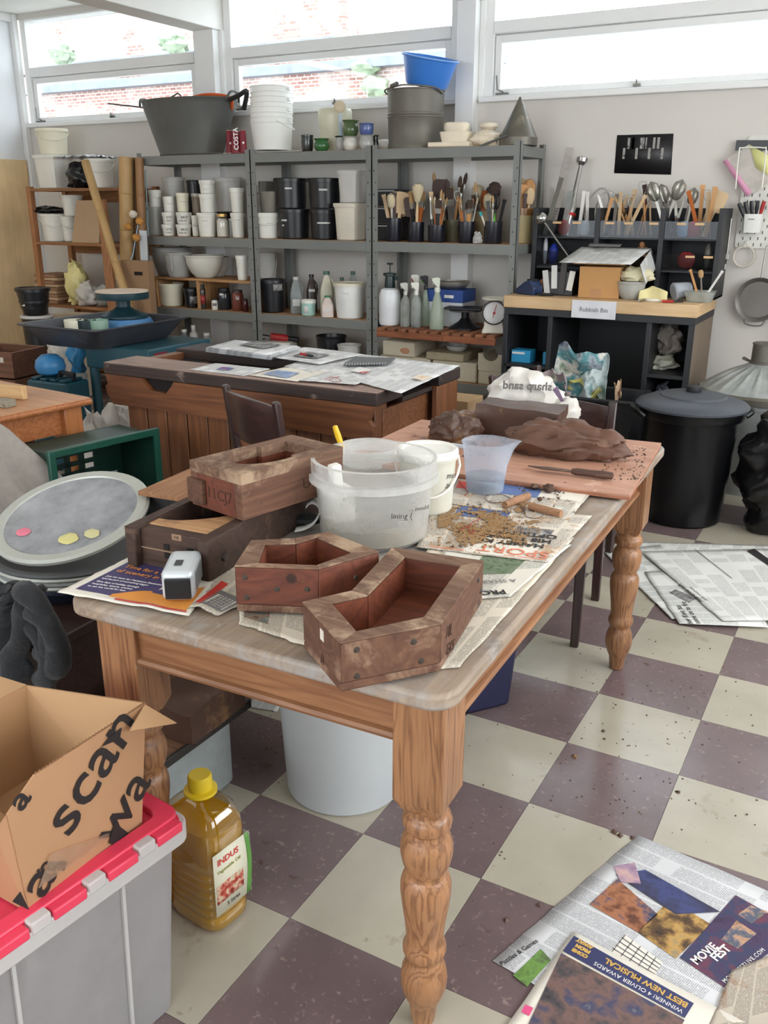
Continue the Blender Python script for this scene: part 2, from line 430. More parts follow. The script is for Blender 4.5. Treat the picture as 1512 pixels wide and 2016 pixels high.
for k, (xa, xb) in enumerate(bays): window(k+1, xa, xb)
# painted corner trunking at the left end of the window wall
struct(MB().box(WX0, WX0+.05, WY1-.05, WY1, 0, WH).obj('trim_2', frame_m_, bevel=.006))
struct(MB().box(WX0, WX0+.035, 3.45, WY1, WH-.06, WH).obj('trim_3', frame_m_, bevel=.006))
# plywood sheet screwed to the left-hand wall
tag(MB().box(WX0+.004, WX0+.028, 0.6, WY1-.06, .02, 1.78).obj('plywood_sheet', wood('ply_warm', (234, 206, 160), (226, 194, 146), 'Z', 5, .6, .1, knots=False, bump=.05), bevel=.002), 'tall warm plywood sheet standing against the white wall in the corner', 'plywood sheet')
# ceiling fluorescent fittings
tube_m = mat('lit_tube', (255, 250, 240), .4, emit=((255, 246, 232), 6.0))
for k_, (tx, ty) in enumerate(TUBES):
 t = thing('ceiling_light', 'long fluorescent ceiling light above the '+('pine rack corner', 'joiner workbench', 'black dustbin')[k_], 'ceiling light', (tx, ty, 2.78), 0, 'fluorescent lights on the ceiling')
 MB().box(-.09, .09, -.76, .76, .05, .1).obj('housing', frame_m_, t, bevel=.01)
 for s_ in (-1, 1): MB().tube([(s_*.05, -.74, .025), (s_*.05, .74, .025)], .013, 10).obj('tube', tube_m, t)
 for e in (-.75, .75): MB().box(-.08, .08, e-.012, e+.012, 0, .06).obj('end_cap', frame_m_, t, bevel=.003)
# building across the yard
def brick_mat():
 m, nt, b = _nodes('outdoor_brick')
 tc = nd(nt, 'ShaderNodeTexCoord'); mp = nd(nt, 'ShaderNodeMapping'); mp.inputs['Rotation'].default_value = (PI/2, 0, 0)
 nt.links.new(tc.outputs['Object'], mp.inputs[0])
 br = nd(nt, 'ShaderNodeTexBrick'); nt.links.new(mp.outputs[0], br.inputs[0]); br.inputs['Scale'].default_value = 1.0
 br.inputs['Brick Width'].default_value = .23; br.inputs['Row Height'].default_value = .09; br.inputs['Mortar Size'].default_value = .014
 br.inputs['Color1'].default_value = (*lin((150, 104, 92)), 1); br.inputs['Color2'].default_value = (*lin((184, 146, 132)), 1); br.inputs['Mortar'].default_value = (*lin((214, 206, 200)), 1)
 n = noise(nt, tc.outputs['Object'], .5, 5, .6)
 nt.links.new(mix(nt, step(nt, n, .46, .62), br.outputs[0], lin((222, 208, 200))), b.inputs['Base Color']); b.inputs['Roughness'].default_value = .9
 return m
YB = 20.0
bk = brick_mat(); slate = mat('slate_coping', (128, 132, 142), .7, var=.2, scale=3)
ext = MB()
z1 = at(250, 108, Y=YB).z; z2 = at(250, 168, Y=YB).z
ext.box(-42, -8.6, YB, YB+.6, -1, z2).box(-42, -13.5, YB+1.2, YB+2, -1, z1+6)
e = struct(ext.obj('exterior_building', bk, smooth=0))
MB().box(-42, -8.6, YB-.35, YB+.9, z2-.08, z2+.14).obj('coping', slate, e, smooth=0)
MB().box(-40, -13.5, YB+.8, YB+1.4, z1-.12, z1+.10).obj('coping', slate, e, smooth=0)
for k, (px, py) in enumerate(((120, 100), (125, 110), (335, 80), (345, 90), (720, 130), (740, 170))):
 p = at(px, py, Y=YB-.2)
 MB().blob((0, 0, 0), (.4, .3, .22), k, .5, 14, 8, 3).obj('ivy', mat('ivy_green', (150, 164, 138), .8, var=.3), e, p)
struct(MB().box(-60, 40, WY1+.3, 60, -.6, -.4).obj('exterior_ground', mat('yard_paving', (150, 148, 144), .9), smooth=0))
# ================================================================ the main pine table
pine = wood('pine_honey', (160, 114, 78), (126, 82, 52), 'X', 16, .5, .06, stain=((206, 196, 184), .10, 9))
pine_y = wood('pine_honey_y', (160, 114, 78), (126, 82, 52), 'Y', 16, .5, .06, stain=((206, 196, 184), .10, 9))
pine_z = wood('pine_honey_z', (168, 121, 83), (112, 72, 46), 'Z', 22, .42, .07, stain=((216, 200, 180), .07, 12), coat=.15, sharp=.16)
top_m = wood('scuffed_tabletop', (158, 140, 122), (132, 115, 100), 'Y', 12, .55, .08, stain=[((160, 156, 153), .50, 5), ((116, 104, 96), .24, 14), ((196, 192, 188), .14, 22)], knots=False)
TR = math.radians(1.8); TC = Vector((-.286, .033, 0)); TZ = .742
table = thing('pine_table', 'long pine table with turned legs and scuffed pale top', 'table', TC, TR)
TM = Matrix.Translation(TC) @ Matrix.Rotation(TR, 4, 'Z'); TI = TM.inverted()
def tl_(px, py, z=TZ):
 """table-local point under a pixel at height z"""
 return TI @ at(px, py, Z=z)
hw, hl = .385, .83
def rrect(x0, x1, y0, y1, r, n=5):
 out = []
 for cx, cy, a in ((x1-r, y1-r, 0), (x0+r, y1-r, PI/2), (x0+r, y0+r, PI), (x1-r, y0+r, 1.5*PI)):
  for k in range(n+1): out.append((cx+r*math.cos(a+k*PI/2/n), cy+r*math.sin(a+k*PI/2/n)))
 return out
MB().prism(rrect(-hw, hw, -hl, hl, .045, 7), TZ-.03, TZ-.002).obj('tabletop', top_m, table, bevel=.007, seg=3)
for y, s in ((-hl+.075, -1), (hl-.075, 1)):
 a = MB().box(-hw+.1, hw-.1, y-.011, y+.011, .605, TZ-.03).obj('apron', pine, table, bevel=.002)
 MB().tube([(-hw+.1, y+s*.012, .613), (hw-.1, y+s*.012, .613)], .009, 8).obj('bead_moulding', pine, a)
for x, s in ((-hw+.065, -1), (hw-.065, 1)):
 a = MB().box(x-.011, x+.011, -hl+.1, hl-.1, .605, TZ-.03).obj('apron', pine_y, table, bevel=.002)
 MB().tube([(x+s*.012, -hl+.1, .613), (x+s*.012, hl-.1, .613)], .009, 8).obj('bead_moulding', pine_y, a)
LEG = [(.0, 0), (.020, 0), (.022, .008), (.0265, .045), (.034, .062), (.041, .085), (.0425, .105), (.040, .125), (.033, .143), (.031, .152), (.035, .158), (.039, .168), (.039, .178), (.034, .188), (.033, .198), (.036, .23), (.041, .265), (.0445, .295), (.0445, .315), (.041, .328), (.034, .338), (.035, .345), (.041, .358), (.0455, .38), (.0455, .395), (.041, .412), (.034, .422), (.034, .43), (.041, .436), (.043, .446), (.040, .457), (.034, .463), (.034, .48), (0, .48)]
leg = MB().lathe(LEG, 28)
b_ = .045
def blk(mb):
 c = .022; pr = [(-b_, .498), (-b_+c, .472), (b_-c, .472), (b_, .498)]
 vs = []
 lv = [(.472, b_-.013), (.500, b_), (TZ-.03, b_)]
 for z, r in lv:
  vs += [(-r, -r, z), (r, -r, z), (r, r, z), (-r, r, z)]
 fs = [(3, 2, 1, 0), (8, 9, 10, 11)]
 for k in (0, 4):
  for i in range(4): fs.append((k+i, k+(i+1) % 4, k+4+(i+1) % 4, k+4+i))
 mb.add(vs, fs)
blk(leg)
lm = leg.mesh('leg', pine_z)
for x in (-hw+.072, hw-.072):
 for y in (-hl+.095, hl-.08):
  o = link('leg', lm, table, (x, y, 0), bevel=.003)
  if y > 0 and x > 0: o.location = (hw-.072, hl-.075, 0)

# ---------------------------------------------------------------- newspapers on the table
clay_st = ((122, 84, 58), .32, 7); sand_st = ((176, 134, 84), .36, 9)
np_a = newsprint('newsprint_clean'); np_b = newsprint('newsprint_warm', (224, 214, 196), stain=((186, 170, 146), .16, 6)); np_c = newsprint('newsprint_sandy', (220, 210, 196), stain=[sand_st, ((120, 92, 66), .20, 16)])
np_w = newsprint('newsprint_far', (228, 228, 224), (120, 120, 120), dens=.5)
np_r = newsprint('newsprint_turned', (224, 218, 206), angle=1)
blank = mat('paper_blank', (228, 222, 210), .8, var=.04)
ink_k = mat('ink_black', (38, 36, 36), .7, var=.1); ink_w = mat('ink_white', (232, 230, 226), .7, var=.03); ink_g = mat('ink_grey', (120, 118, 118), .7)
ink_pu = mat('ink_purple', (68, 60, 104), .6, var=.1); ink_or = mat('ink_orange', (222, 146, 62), .6, var=.08); ink_red = mat('ink_red', (206, 60, 50), .6); ink_sal = mat('ink_salmon', (226, 128, 96), .6)
ink_navy = mat('ink_navy', (52, 56, 98), .6, var=.12); ink_gold = mat('ink_gold', (208, 168, 92), .6); ink_blue = mat('ink_blue', (88, 112, 164), .6, var=.2, scale=30)
from mathutils import noise as MN
def sheet(name, label, quad, z, m, curl=.004, seed=0, nu=22, nv=16, group=None, edge=None, th=.0006, fold=True, cat='newspaper', size=None):
 """draped paper: quad = four world XY points (near-left, near-right, far-right, far-left); returns object and a surface function"""
 q = [Vector((p[0], p[1], 0)) for p in quad]
 def fn(a, b, dz=0):
  p = (q[0]*(1-a)+q[1]*a)*(1-b)+(q[3]*(1-a)+q[2]*a)*b
  n = MN.noise(Vector((p.x*4+seed*5, p.y*4, seed)))*.6+MN.noise(Vector((p.x*11+seed, p.y*11, seed*2)))*.3
  k = max(abs(a-.5), abs(b-.5))*2
  zz = z+.0012+max(0, n+.25)*curl*(.25+.9*k**3)
  if edge: zz += edge(a, b)
  wob = MN.noise(Vector((a*9, b*9, seed+3)))*.004*(k > .98)
  return Vector((p.x+wob, p.y+wob, zz+dz))
 w_ = (q[1]-q[0]).length; h_ = (q[3]-q[0]).length
 o = MB().grid(fn, nu, nv, (w_, h_)).obj(name, m, solid=th, smooth=60)
 if label: tag(o, label, cat, group)
 fn.w, fn.h = w_, h_
 return o, fn
def patch(fn, a0, a1, b0, b1, m, parent, name='printed_picture', dz=.0007, n=8):
 """ink printed on a sheet, following its surface"""
 return MB().grid(lambda a, b: fn(a0+(a1-a0)*a, b0+(b1-b0)*b, dz), n, n, ((a1-a0)*fn.w, (b1-b0)*fn.h)).obj(name, m, parent, smooth=60)
def head(fn, s, size, m, parent, a, b, da=(1, 0), flip=False, name='headline', mirror=False, bold=0, dz=.0022, space=1.0):
 """lettering on a sheet at (a,b); da = reading direction in sheet space (metres along its axes)"""
 o = fn(a, b, dz); ea = fn(min(1, a+.02), b)-fn(max(0, a-.02), b); eb = fn(a, min(1, b+.02))-fn(a, max(0, b-.02)); ea.z = eb.z = 0
 ea.normalize(); eb.normalize()
 x = ea*da[0]+eb*da[1]; y = Vector((-x.y, x.x, 0))
 return text(s, size, m, parent, o, x, y, name, mirror=mirror, bold=bold, space=space)
def W2(px, py, z=TZ): p = at(px, py, Z=z); return (p.x, p.y)
# order: lower sheets first
s0, f0 = sheet('newspaper', 'plain newsprint sheet hanging over the near table edge beneath the moulds', [W2(470, 1228), W2(650, 1290), W2(690, 1150), W2(480, 1110)], TZ-.002, np_b, .005, 1)
patch(f0, .05, .32, .12, .3, photo('photo_muted', [(60, 50, 46), (150, 120, 104), (96, 116, 110), (190, 170, 150)], 60), s0)
s1, f1 = sheet('newspaper', 'newsprint sheet along the right table edge with lamb advert under the big mould', [W2(690, 1335), W2(905, 1315), W2(1130, 1060), W2(860, 1050)], TZ-.001, np_b, .005, 2, 26, 26)
s2, f2 = sheet('newspaper', 'newspaper sheet with green garden picture beside the big mould', [W2(800, 1195), W2(1005, 1178), W2(1125, 1075), W2(885, 1070)], TZ+.001, np_a, .004, 3)
patch(f2, .36, .76, .42, .93, photo('photo_garden', [(48, 58, 44), (96, 116, 84), (120, 130, 110), (70, 76, 66)], 90), s2, 'printed_picture')
patch(f2, .76, .97, .05, .5, blank, s2, 'blank_panel')
head(f2, 'A SHARED', .020, ink_g, s2, .86, .30, (-1, 0)); head(f2, 'PROVIDENCE', .026, ink_k, s2, .86, .12, (-1, 0), bold=.0006)
patch(f1, .5, .62, .30, .36, ink_red, s1, 'printed_box'); patch(f1, .30, .55, .02, .12, ink_navy, s1, 'printed_box')
s3, f3 = sheet('newspaper', 'sandy sports page with bold black headline in the middle of the table', [W2(820, 1082), W2(1078, 1112), W2(1165, 1020), W2(850, 990)], TZ+.0025, np_c, .004, 4, 26, 20)
patch(f3, .36, .86, .02, .34, blank, s3, 'headline_panel')
head(f3, 'HAMEY KEEPS', .030, ink_k, s3, .88, .30, (-1, 0), bold=.0012); head(f3, 'HIS TRANSFERS', .030, ink_k, s3, .90, .40, (-1, 0), bold=.0012); head(f3, 'OPTIONS OPEN', .030, ink_k, s3, .91, .50, (-1, 0), bold=.0012)
head(f3, 'SPORT', .050, ink_sal, s3, .96, .17, (-1, 0)); patch(f3, .1, .97, .035, .05, ink_sal, s3, 'printed_rule')
patch(f3, .18, .52, .72, .95, ink_blue, s3); patch(f3, .62, .86, .50, .62, photo('photo_grey', [(60, 60, 62), (120, 118, 118), (180, 178, 174)], 60), s3)
s4, f4 = sheet('newspaper', 'newspaper page lying under the measuring jug and cutting wire', [W2(875, 995), W2(1120, 1028), W2(1165, 972), W2(905, 940)], TZ+.003, np_c, .004, 5, 24, 16)
patch(f4, .36, .66, .55, .92, ink_blue, s4); patch(f4, .66, .98, .60, .95, blank, s4, 'blank_panel'); head(f4, 'has broken', .021, ink_k, s4, .80, .86, (-1, 0), bold=.0006); patch(f4, .02, .2, .55, .8, ink_red, s4, 'printed_box')
patch(f4, .72, .95, .05, .35, np_a, s4, 'text_block')
s5, f5 = sheet('newspaper', 'newspaper leaf with classified boxes curling over the front table edge', [W2(345, 1195), W2(430, 1215), W2(560, 1150), W2(450, 1085)], TZ, np_b, .004, 6,
 edge=lambda a, b: .010*max(0, 1-abs(a-.55)*3)*max(0, 1-b*2.5))
patch(f5, .42, .95, .08, .42, ink_g, s5, 'printed_box'); patch(f5, .32, .46, .10, .55, ink_red, s5, 'printed_box'); patch(f5, .50, .9, .12, .34, np_a, s5, 'text_block')
s6, f6 = sheet('advert_page', 'newspaper page with purple and orange advert at the table corner', [W2(113, 1168), W2(372, 1216), W2(420, 1150), W2(262, 1096)], TZ+.0005, blank, .003, 7, 26, 18, cat='newspaper',
 edge=lambda a, b: .006*max(0, 1-b*3)*max(0, MN.noise(Vector((a*5, 1, 1)))))
patch(f6, .07, .62, .12, .95, ink_pu, s6, 'printed_panel', .0009)
MB().grid(lambda a, b: f6(.36+.60*a-(.2*(1-a))*0, .10+(.06+.62*a**1.1+.05*math.sin(a*7))*b, .0014), 16, 8).obj('printed_panel', ink_or, s6, smooth=60)
MB().grid(lambda a, b: f6(.60+.14*a, .36+.16*b*(1-abs(a-.5)*1.6), .0020), 8, 4).obj('printed_mountain', ink_pu, s6, smooth=60)
patch(f6, .42, .97, .055, .085, ink_red, s6, 'printed_rule', .0016)
for k, (tx, sz, m_, a, b) in enumerate((('Time for a change', .019, ink_or, .12, .72), ('of scenery in 2019', .019, ink_or, .12, .60), ('Join the team for Maidstone December', .0080, ink_w, .12, .46), ('and be part of something bigger', .0080, ink_w, .12, .40), ('Give days of holiday through', .0080, ink_w, .12, .32), ('hospitality, leisure, scenery', .0080, ink_w, .12, .26), ('to see the world for less.', .0080, ink_w, .12, .20))):
 head(f6, tx, sz, m_, s6, a, b, (math.cos(.12), math.sin(.12)), name='printed_lettering', dz=.0026)

# ---------------------------------------------------------------- wooden moulds
mould_in = wood('mould_inside', (118, 60, 36), (86, 42, 26), 'X', 12, .55, .1, stain=((88, 56, 40), .22, 10), bump=.25)
mould_top = wood('mould_dusty_edge', (130, 100, 80), (100, 72, 56), 'X', 12, .9, .1, stain=[((172, 146, 120), .42, 7), ((92, 64, 48), .28, 15)], bump=.5)
mould_side = wood('mould_side', (112, 78, 58), (84, 54, 40), 'X', 10, .8, .08, stain=[((150, 120, 98), .36, 7), ((70, 46, 36), .30, 11)], bump=.35)
mould_red = wood('mould_red_side', (118, 64, 44), (90, 46, 32), 'X', 10, .65, .08, stain=[((128, 88, 66), .22, 9), ((74, 42, 30), .18, 13)], bump=.3)
mould_dk = wood('mould_dark_side', (76, 54, 42), (54, 36, 28), 'X', 10, .7, .08, stain=((122, 92, 72), .22, 8), bump=.3)
screw_m = mat('screw_steel', (84, 76, 70), .5, .6)
tag_m = mat('paper_tag', (214, 206, 194), .8)
def plank(parent, p, q, pi, qi, z0, z1, side_m, name='side_board', top_m_=None):
 """one wall of a mould between outer points p,q and inner points pi,qi; dusty top edge as its own strip"""
 M = MB().prism([p, q, qi, pi], z0, z1-.0035)
 o = M.obj(name, side_m, parent, bevel=.0025)
 MB().prism([p, q, qi, pi], z1-.0035, z1).obj('top_edge', top_m_ or mould_top, o, bevel=.0012)
 return o
def screw(parent, p, nrm, r=.0035):
 M = frame_m(Vector(p), Vector((0, 0, 1)), Vector(nrm).cross(Vector((0, 0, 1))))
 x = Vector(nrm).normalized(); Mx = frame_m(Vector(p), Vector((0, 0, 1)).cross(x), Vector((0, 0, 1)))
 MB().lathe([(0, -.001), (r*1.5, -.0008), (r*1.3, .0006), (r, .0008), (r*.9, .0018), (0, .002)], 12, M=Mx.to_3x3().to_4x4() if False else None).obj('screw', screw_m, parent).matrix_local = Mx
def xy(px, py, z): p = at(px, py, Z=z); return (p.x, p.y)
def mould_chevron(label, outer, inner, z0, z1, side_ms, base_poly):
 c = Vector((sum(p[0] for p in outer)/len(outer), sum(p[1] for p in outer)/len(outer), z0))
 t = thing('wooden_mould', label, 'mould', c, 0, 'wooden brick moulds on the table')
 L = lambda P: [(x-c.x, y-c.y) for x, y in P]
 o, i = L(outer), L(inner); n = len(o); parts = []
 for k in range(n):
  k2 = (k+1) % n
  parts.append(plank(t, o[k], o[k2], i[k], i[k2], .014, z1-z0, side_ms[k]))
 MB().prism(L(base_poly), 0, .014).obj('base_board', mould_side, t, bevel=.003)
 MB().prism(i, .014, .0155).obj('inner_floor', mould_in, t)
 for k in range(n):   # inside lining
  k2 = (k+1) % n; a, b2 = Vector((*i[k], 0)), Vector((*i[k2], 0)); ce = Vector((sum(p[0] for p in i)/n, sum(p[1] for p in i)/n, 0))
  d = (b2-a).normalized(); nn = Vector((-d.y, d.x, 0)); 
  MB().prism([tuple((a+d*.0005)[:2]), tuple((b2-d*.0005)[:2]), tuple((b2+nn*.001-d*.0005)[:2]), tuple((a+nn*.001+d*.0005)[:2])], .015, z1-z0-.004).obj('inner_lining', mould_in, parts[k])
 return t, o, i
# front mould: bent channel, overhanging the table corner
z4 = .828
o4 = [xy(669, 1265, z4), xy(869, 1227, z4), xy(953, 1103, z4), xy(772, 1077, z4), xy(692, 1162, z4), xy(595, 1184, z4)]
i4 = [xy(702, 1242, z4), xy(834, 1214, z4), xy(907, 1113, z4), xy(797, 1096, z4), xy(724, 1171, z4), xy(653, 1187, z4)]
t4, a4, b4 = mould_chevron('wide bent wooden mould overhanging the near corner of the table', o4, i4, TZ+.004, z4, [mould_side, mould_side, mould_side, mould_side, mould_side, mould_side], o4)
h4 = z4-TZ-.004
def face_screws(t, p, q, pts, out):
 p = Vector((*p, 0)); q = Vector((*q, 0))
 d = q-p; n_ = Vector((d.y, -d.x, 0)).normalized()*out
 for u, z in pts: screw(t, p+d*u+n_*.0008+Vector((0, 0, z)), n_)
face_screws(t4, a4[0], a4[1], ((.16, .022), (.16, .065), (.72, .060), (.80, .025)), 1)
face_screws(t4, a4[1], a4[2], ((.85, .06), (.93, .03)), 1)
def carve(t, s, size, p, q, u, z, out=1, m=None, rot=0):
 p = Vector((*p, 0)); q = Vector((*q, 0)); d = q-p; n_ = Vector((d.y, -d.x, 0)).normalized()*out
 x = d.normalized(); y = Vector((0, 0, 1))
 if rot: x, y = x*math.cos(rot)+y*math.sin(rot), y*math.cos(rot)-x*math.sin(rot)
 return text(s, size, m or mat('carved_dark', (70, 44, 32), .9), t, p+d*u+n_*.0006+Vector((0, 0, z)), x, y, 'carved_marks', ext=.0003)
carve(t4, '10L', .028, a4[1], a4[2], .08, .045, rot=-.25); carve(t4, 'EXT', .026, a4[1], a4[2], .12, .012, rot=-.25); carve(t4, '//', .026, a4[5], a4[0], .50, .012)
p5 = Vector((*a4[5], 0)); p0 = Vector((*a4[0], 0)); dd = p0-p5; nn = Vector((dd.y, -dd.x, 0)).normalized()
tg = MB().box(-.007, .007, 0, .001, -.009, .009).obj('paper_tag', tag_m, t4); tg.matrix_local = frame_m(p5+dd*.55+nn*.001+Vector((0, 0, .062)), dd, -nn.cross(Vector((0, 0, 1))).cross(dd) if False else Vector((-dd.y, dd.x, 0)))
# second bent mould
z3 = .834
o3 = [xy(461, 1113, z3), xy(627, 1119, z3), xy(747, 1085, z3), xy(645, 1046, z3), xy(580, 1059, z3), xy(494, 1063, z3)]
i3 = [xy(508, 1108, z3), xy(623, 1112, z3), xy(694, 1087, z3), xy(623, 1057, z3), xy(582, 1069, z3), xy(522, 1071, z3)]
t3, a3, b3 = mould_chevron('reddish bent wooden mould between the clear tub and the front mould', o3, i3, TZ+.004, z3, [mould_red, mould_red, mould_dk, mould_side, mould_side, mould_side], o3)
face_screws(t3, a3[0], a3[1], ((.13, .028), (.12, .066), (.50, .046), (.86, .048)), 1); face_screws(t3, a3[1], a3[2], ((.6, .05),), 1)
# stacked pair: lower open cradle and upper box with the rounded cavity
z2 = .826
c2 = Vector((-.565, -.43, TZ+.002)); r2 = math.radians(4.5)
t2 = thing('wooden_mould', 'dark open wooden mould cradle beneath the carved box mould', 'mould', c2, r2, 'wooden brick moulds on the table')
L2, W2_, H2 = .46, .172, .082
for s in (-1, 1):
 o = MB().box(s*W2_/2-.012, s*W2_/2+.012, -L2*.44, L2*.5, .0, H2).obj('side_board', mould_dk, t2, bevel=.003)
 MB().box(s*W2_/2-.012, s*W2_/2+.012, -L2*.44, L2*.5, H2, H2+.002).obj('top_edge', mould_dk, o, bevel=.001)
 MB().lathe([(0, 0), (.009, 0), (.009, .006), (0, .006)], 6).obj('bolt', screw_m, o).matrix_local = frame_m(Vector((s*(W2_/2+.012), -L2*.33, .035)), (0, 1, 0), (0, 0, 1))
MB().box(-W2_/2+.012, W2_/2-.012, -L2*.40, -L2*.34, .008, H2-.004).obj('end_board', mould_dk, t2, bevel=.002)
MB().box(-W2_/2+.012, W2_/2-.012, L2*.4, L2*.44, .008, H2-.004).obj('end_board', mould_dk, t2, bevel=.002)
MB().box(-W2_/2+.012, W2_/2-.012, -L2*.40, L2*.44, .002, .016).obj('base_board', mould_dk, t2)
arc = [(-W2_/2+.012, -L2*.34), (W2_/2-.012, -L2*.34), (W2_/2-.012, -.02)]+[(W2_/2-.02-(W2_-.045)*k/10, -.03-.095*math.sin(PI*.5*k/10)**1) for k in range(11)]+[(-W2_/2+.012, -.125)]
MB().prism(arc, H2-.026, H2-.002).obj('curved_block', wood('curved_block_pale', (190, 150, 108), (150, 108, 72), 'X', 12, .7, .1, stain=((120, 80, 54), .3, 9)), t2, bevel=.002)
for (x, z) in ((-.012, .048), (.044, .048), (-.012, .030)): MB().box(x-.006, x+.006, -L2*.402-.001, -L2*.40, z-.006, z+.006).obj('slot', mat('slot_dark', (24, 18, 16), .9), t2)
MB().box(-W2_/2+.012, W2_/2-.012, -L2*.404, -L2*.40, .038, .040).obj('groove', mat('groove_pale', (150, 126, 100), .9), t2)
MB().box(.003, .025, -L2*.403, -L2*.40, .066, .078).obj('paper_tag', mat('brown_tag', (150, 120, 96), .8), t2)
text('158', .009, ink_k, t2, (.006, -L2*.4035, .069), (1, 0, 0), (0, 0, 1), 'tag_number')
# upper box
zb, zt = TZ+.002+H2+.004, .926
o1 = [xy(478, 933, zt), xy(678, 878, zt), xy(575, 857, zt), xy(364, 907, zt)]
c1 = Vector((sum(p[0] for p in o1)/4, sum(p[1] for p in o1)/4, zb))
ex = (Vector((*o1[1], 0))-Vector((*o1[0], 0))); r1 = math.atan2(ex.y, ex.x)
Lm = ex.length; Wm = (Vector((*o1[3], 0))-Vector((*o1[0], 0))).length; Hm = zt-zb
t1 = thing('wooden_mould', 'carved wooden box mould with one rounded end, topmost of the stacked pair', 'mould', c1, r1, 'wooden brick moulds on the table')
cav = []; CY_ = Wm/2-.022
for k in range(13):
 a = PI/2+PI*k/12; cav.append((-Lm*.5+.13+.085*math.cos(a), CY_*math.sin(a)))
ca = [(Lm*.5-.075, -.048), (Lm*.5-.075, .048), (-Lm*.5+.155, .048), (-Lm*.5+.155, .052)]
inner = cav+[(-Lm*.5+.165, -CY_), (-Lm*.5+.166, -CY_+.012), (Lm*.5-.05, -CY_+.012), (Lm*.5-.05, CY_-.012), (-Lm*.5+.166, CY_-.012), (-Lm*.5+.165, CY_)]
n_in = len(inner)
# outer outline sampled to the same count by casting to the rectangle
def ray_rect(x, y, hx, hy):
 k = min(hx/max(abs(x), 1e-6), hy/max(abs(y), 1e-6)); return (x*k, y*k)
cx_ = -.01
outer = [ray_rect(x-cx_, y, Lm/2, Wm/2) for x, y in inner]
for c_ in ((-Lm/2, -Wm/2), (Lm/2, -Wm/2), (Lm/2, Wm/2), (-Lm/2, Wm/2)):
 outer[min(range(n_in), key=lambda i: (outer[i][0]-c_[0])**2+(outer[i][1]-c_[1])**2)] = c_
MB().ring(outer, inner, Hm-.022, Hm).obj('top_board', mould_top, t1, smooth=30)
for s in (-1, 1):
 o = MB().box(-Lm/2, Lm/2, s*Wm/2-(.022 if s > 0 else 0), s*Wm/2+(.022 if s < 0 else 0), 0, Hm-.022).obj('side_board', mould_side, t1, bevel=.002)
for s in (-1, 1):
 MB().box(s*Lm/2-(.024 if s > 0 else 0), s*Lm/2+(.024 if s < 0 else 0), -Wm/2+.022, Wm/2-.022, 0, Hm-.022).obj('end_board', mould_red, t1, bevel=.002)
MB().box(-Lm/2+.024, Lm/2-.024, -Wm/2+.022, Wm/2-.022, 0, .012).obj('base_board', mould_in, t1)
MB().ring(inner, [(x*1.02, y*1.03) for x, y in inner], .012, Hm-.022).obj('inner_lining', mould_in, t1)
MB().box(-Lm/2-.012, -Lm/2, Wm/2-.05, Wm/2, .01, .062).obj('end_block', mould_side, t1, bevel=.003)
text('11CJ7', .033, mat('carved_dark', (70, 44, 32), .9), t1, (-Lm/2-.0006, .030, .028), (0, -1, 0), (0, 0, 1), 'carved_marks', ext=.0003)
text('UCJ7', .034, mat('carved_dark', (70, 44, 32), .9), t1, (.02, -Wm/2-.0006, .028), (1, 0, 0), (0, 0, 1), 'carved_marks', ext=.0003)

# small wooden board on a dark box beside the table
p = at(338, 968, Z=.70)
bx = thing('black_box', 'black speckled box with small wooden board beside the far table edge', 'box', (p.x-.06, p.y+.18, 0), .1)
MB().box(-.09, .09, -.12, .15, 0, .66).obj('body', mat('black_box_speckle', (34, 32, 32), .6, stain=((180, 176, 170), .06, 60)), bx, bevel=.004)
MB().box(-.10, .15, -.15, .19, .66, .674).obj('wooden_board', wood('board_tan', (178, 130, 92), (146, 100, 66), 'Y', 12, .7, .1), bx, bevel=.002)
# ================================================================ tubs, jug, clay and tools on the table
clear_tub = clear('clear_plastic', (240, 240, 238), .22, .25, cloud=.08); clear_rim = clear('clear_plastic_rim', (230, 230, 226), .55, .3); milky = clear('milky_plastic', (244, 242, 230), .88, .4, cloud=.05)
jug_m = clear('jug_plastic', (226, 234, 246), .20, .15, cloud=.05)
white_pl = mat('white_plastic', (236, 234, 226), .4, var=.03); sand_m = mat('wet_sand', (138, 124, 98), .9, var=.2, scale=12, bump=.3)
def lathe_open(rb, rt, h, t=.003, rim=.006, n=36, rimh=.02, base=.004):
 """open bucket: outside wall, rolled rim, inside wall"""
 return [(0, 0), (rb-.006, 0), (rb, .006), (rt-(rt-rb)*rimh/h, h-rimh), (rt+rim, h-rimh+.001), (rt+rim, h-.002), (rt+rim-.002, h), (rt-t+.001, h), (rt-t, h-.003), (rb-t, base+.004), (0, base)]
c = at(735, 1088, Z=TZ+.005); away = Vector((FWD.x, FWD.y, 0)).normalized()
pc = c+away*.117
t = thing('clear_tub', 'large clear plastic tub with murky sand in its base', 'tub', (pc.x, pc.y, TZ+.005))
MB().lathe(lathe_open(.116, .128, .172, .0022, .006, 48, .03), 48).obj('body', clear_tub, t)
MB().lathe([(.1285, .128), (.139, .127), (.139, .140), (.1285, .141)], 48).obj('rim_band', clear_rim, t)
MB().lathe([(.126, .1725), (.1345, .1725), (.1345, .1735), (.126, .1735), (.126, .1725)], 48).obj('lip', clear_rim, t)
from mathutils import noise as MN2
sg = MB().lathe([(0, .006), (.1125, .006), (.1155, .040), (.09, .046), (.05, .036), (0, .040)], 40)
sg.v = [(x, y, z+(MN2.noise(Vector((x*16, y*16, 1)))*.016 if z > .02 else 0)) for x, y, z in sg.v]
sg.obj('sand', sand_m, t)
MB().lathe([(0, .034), (.116, .05), (.1175, .10), (0, .10)], 40).obj('murky_water', clear('murky_water', (206, 200, 184), .14, .1, cloud=.06), t)
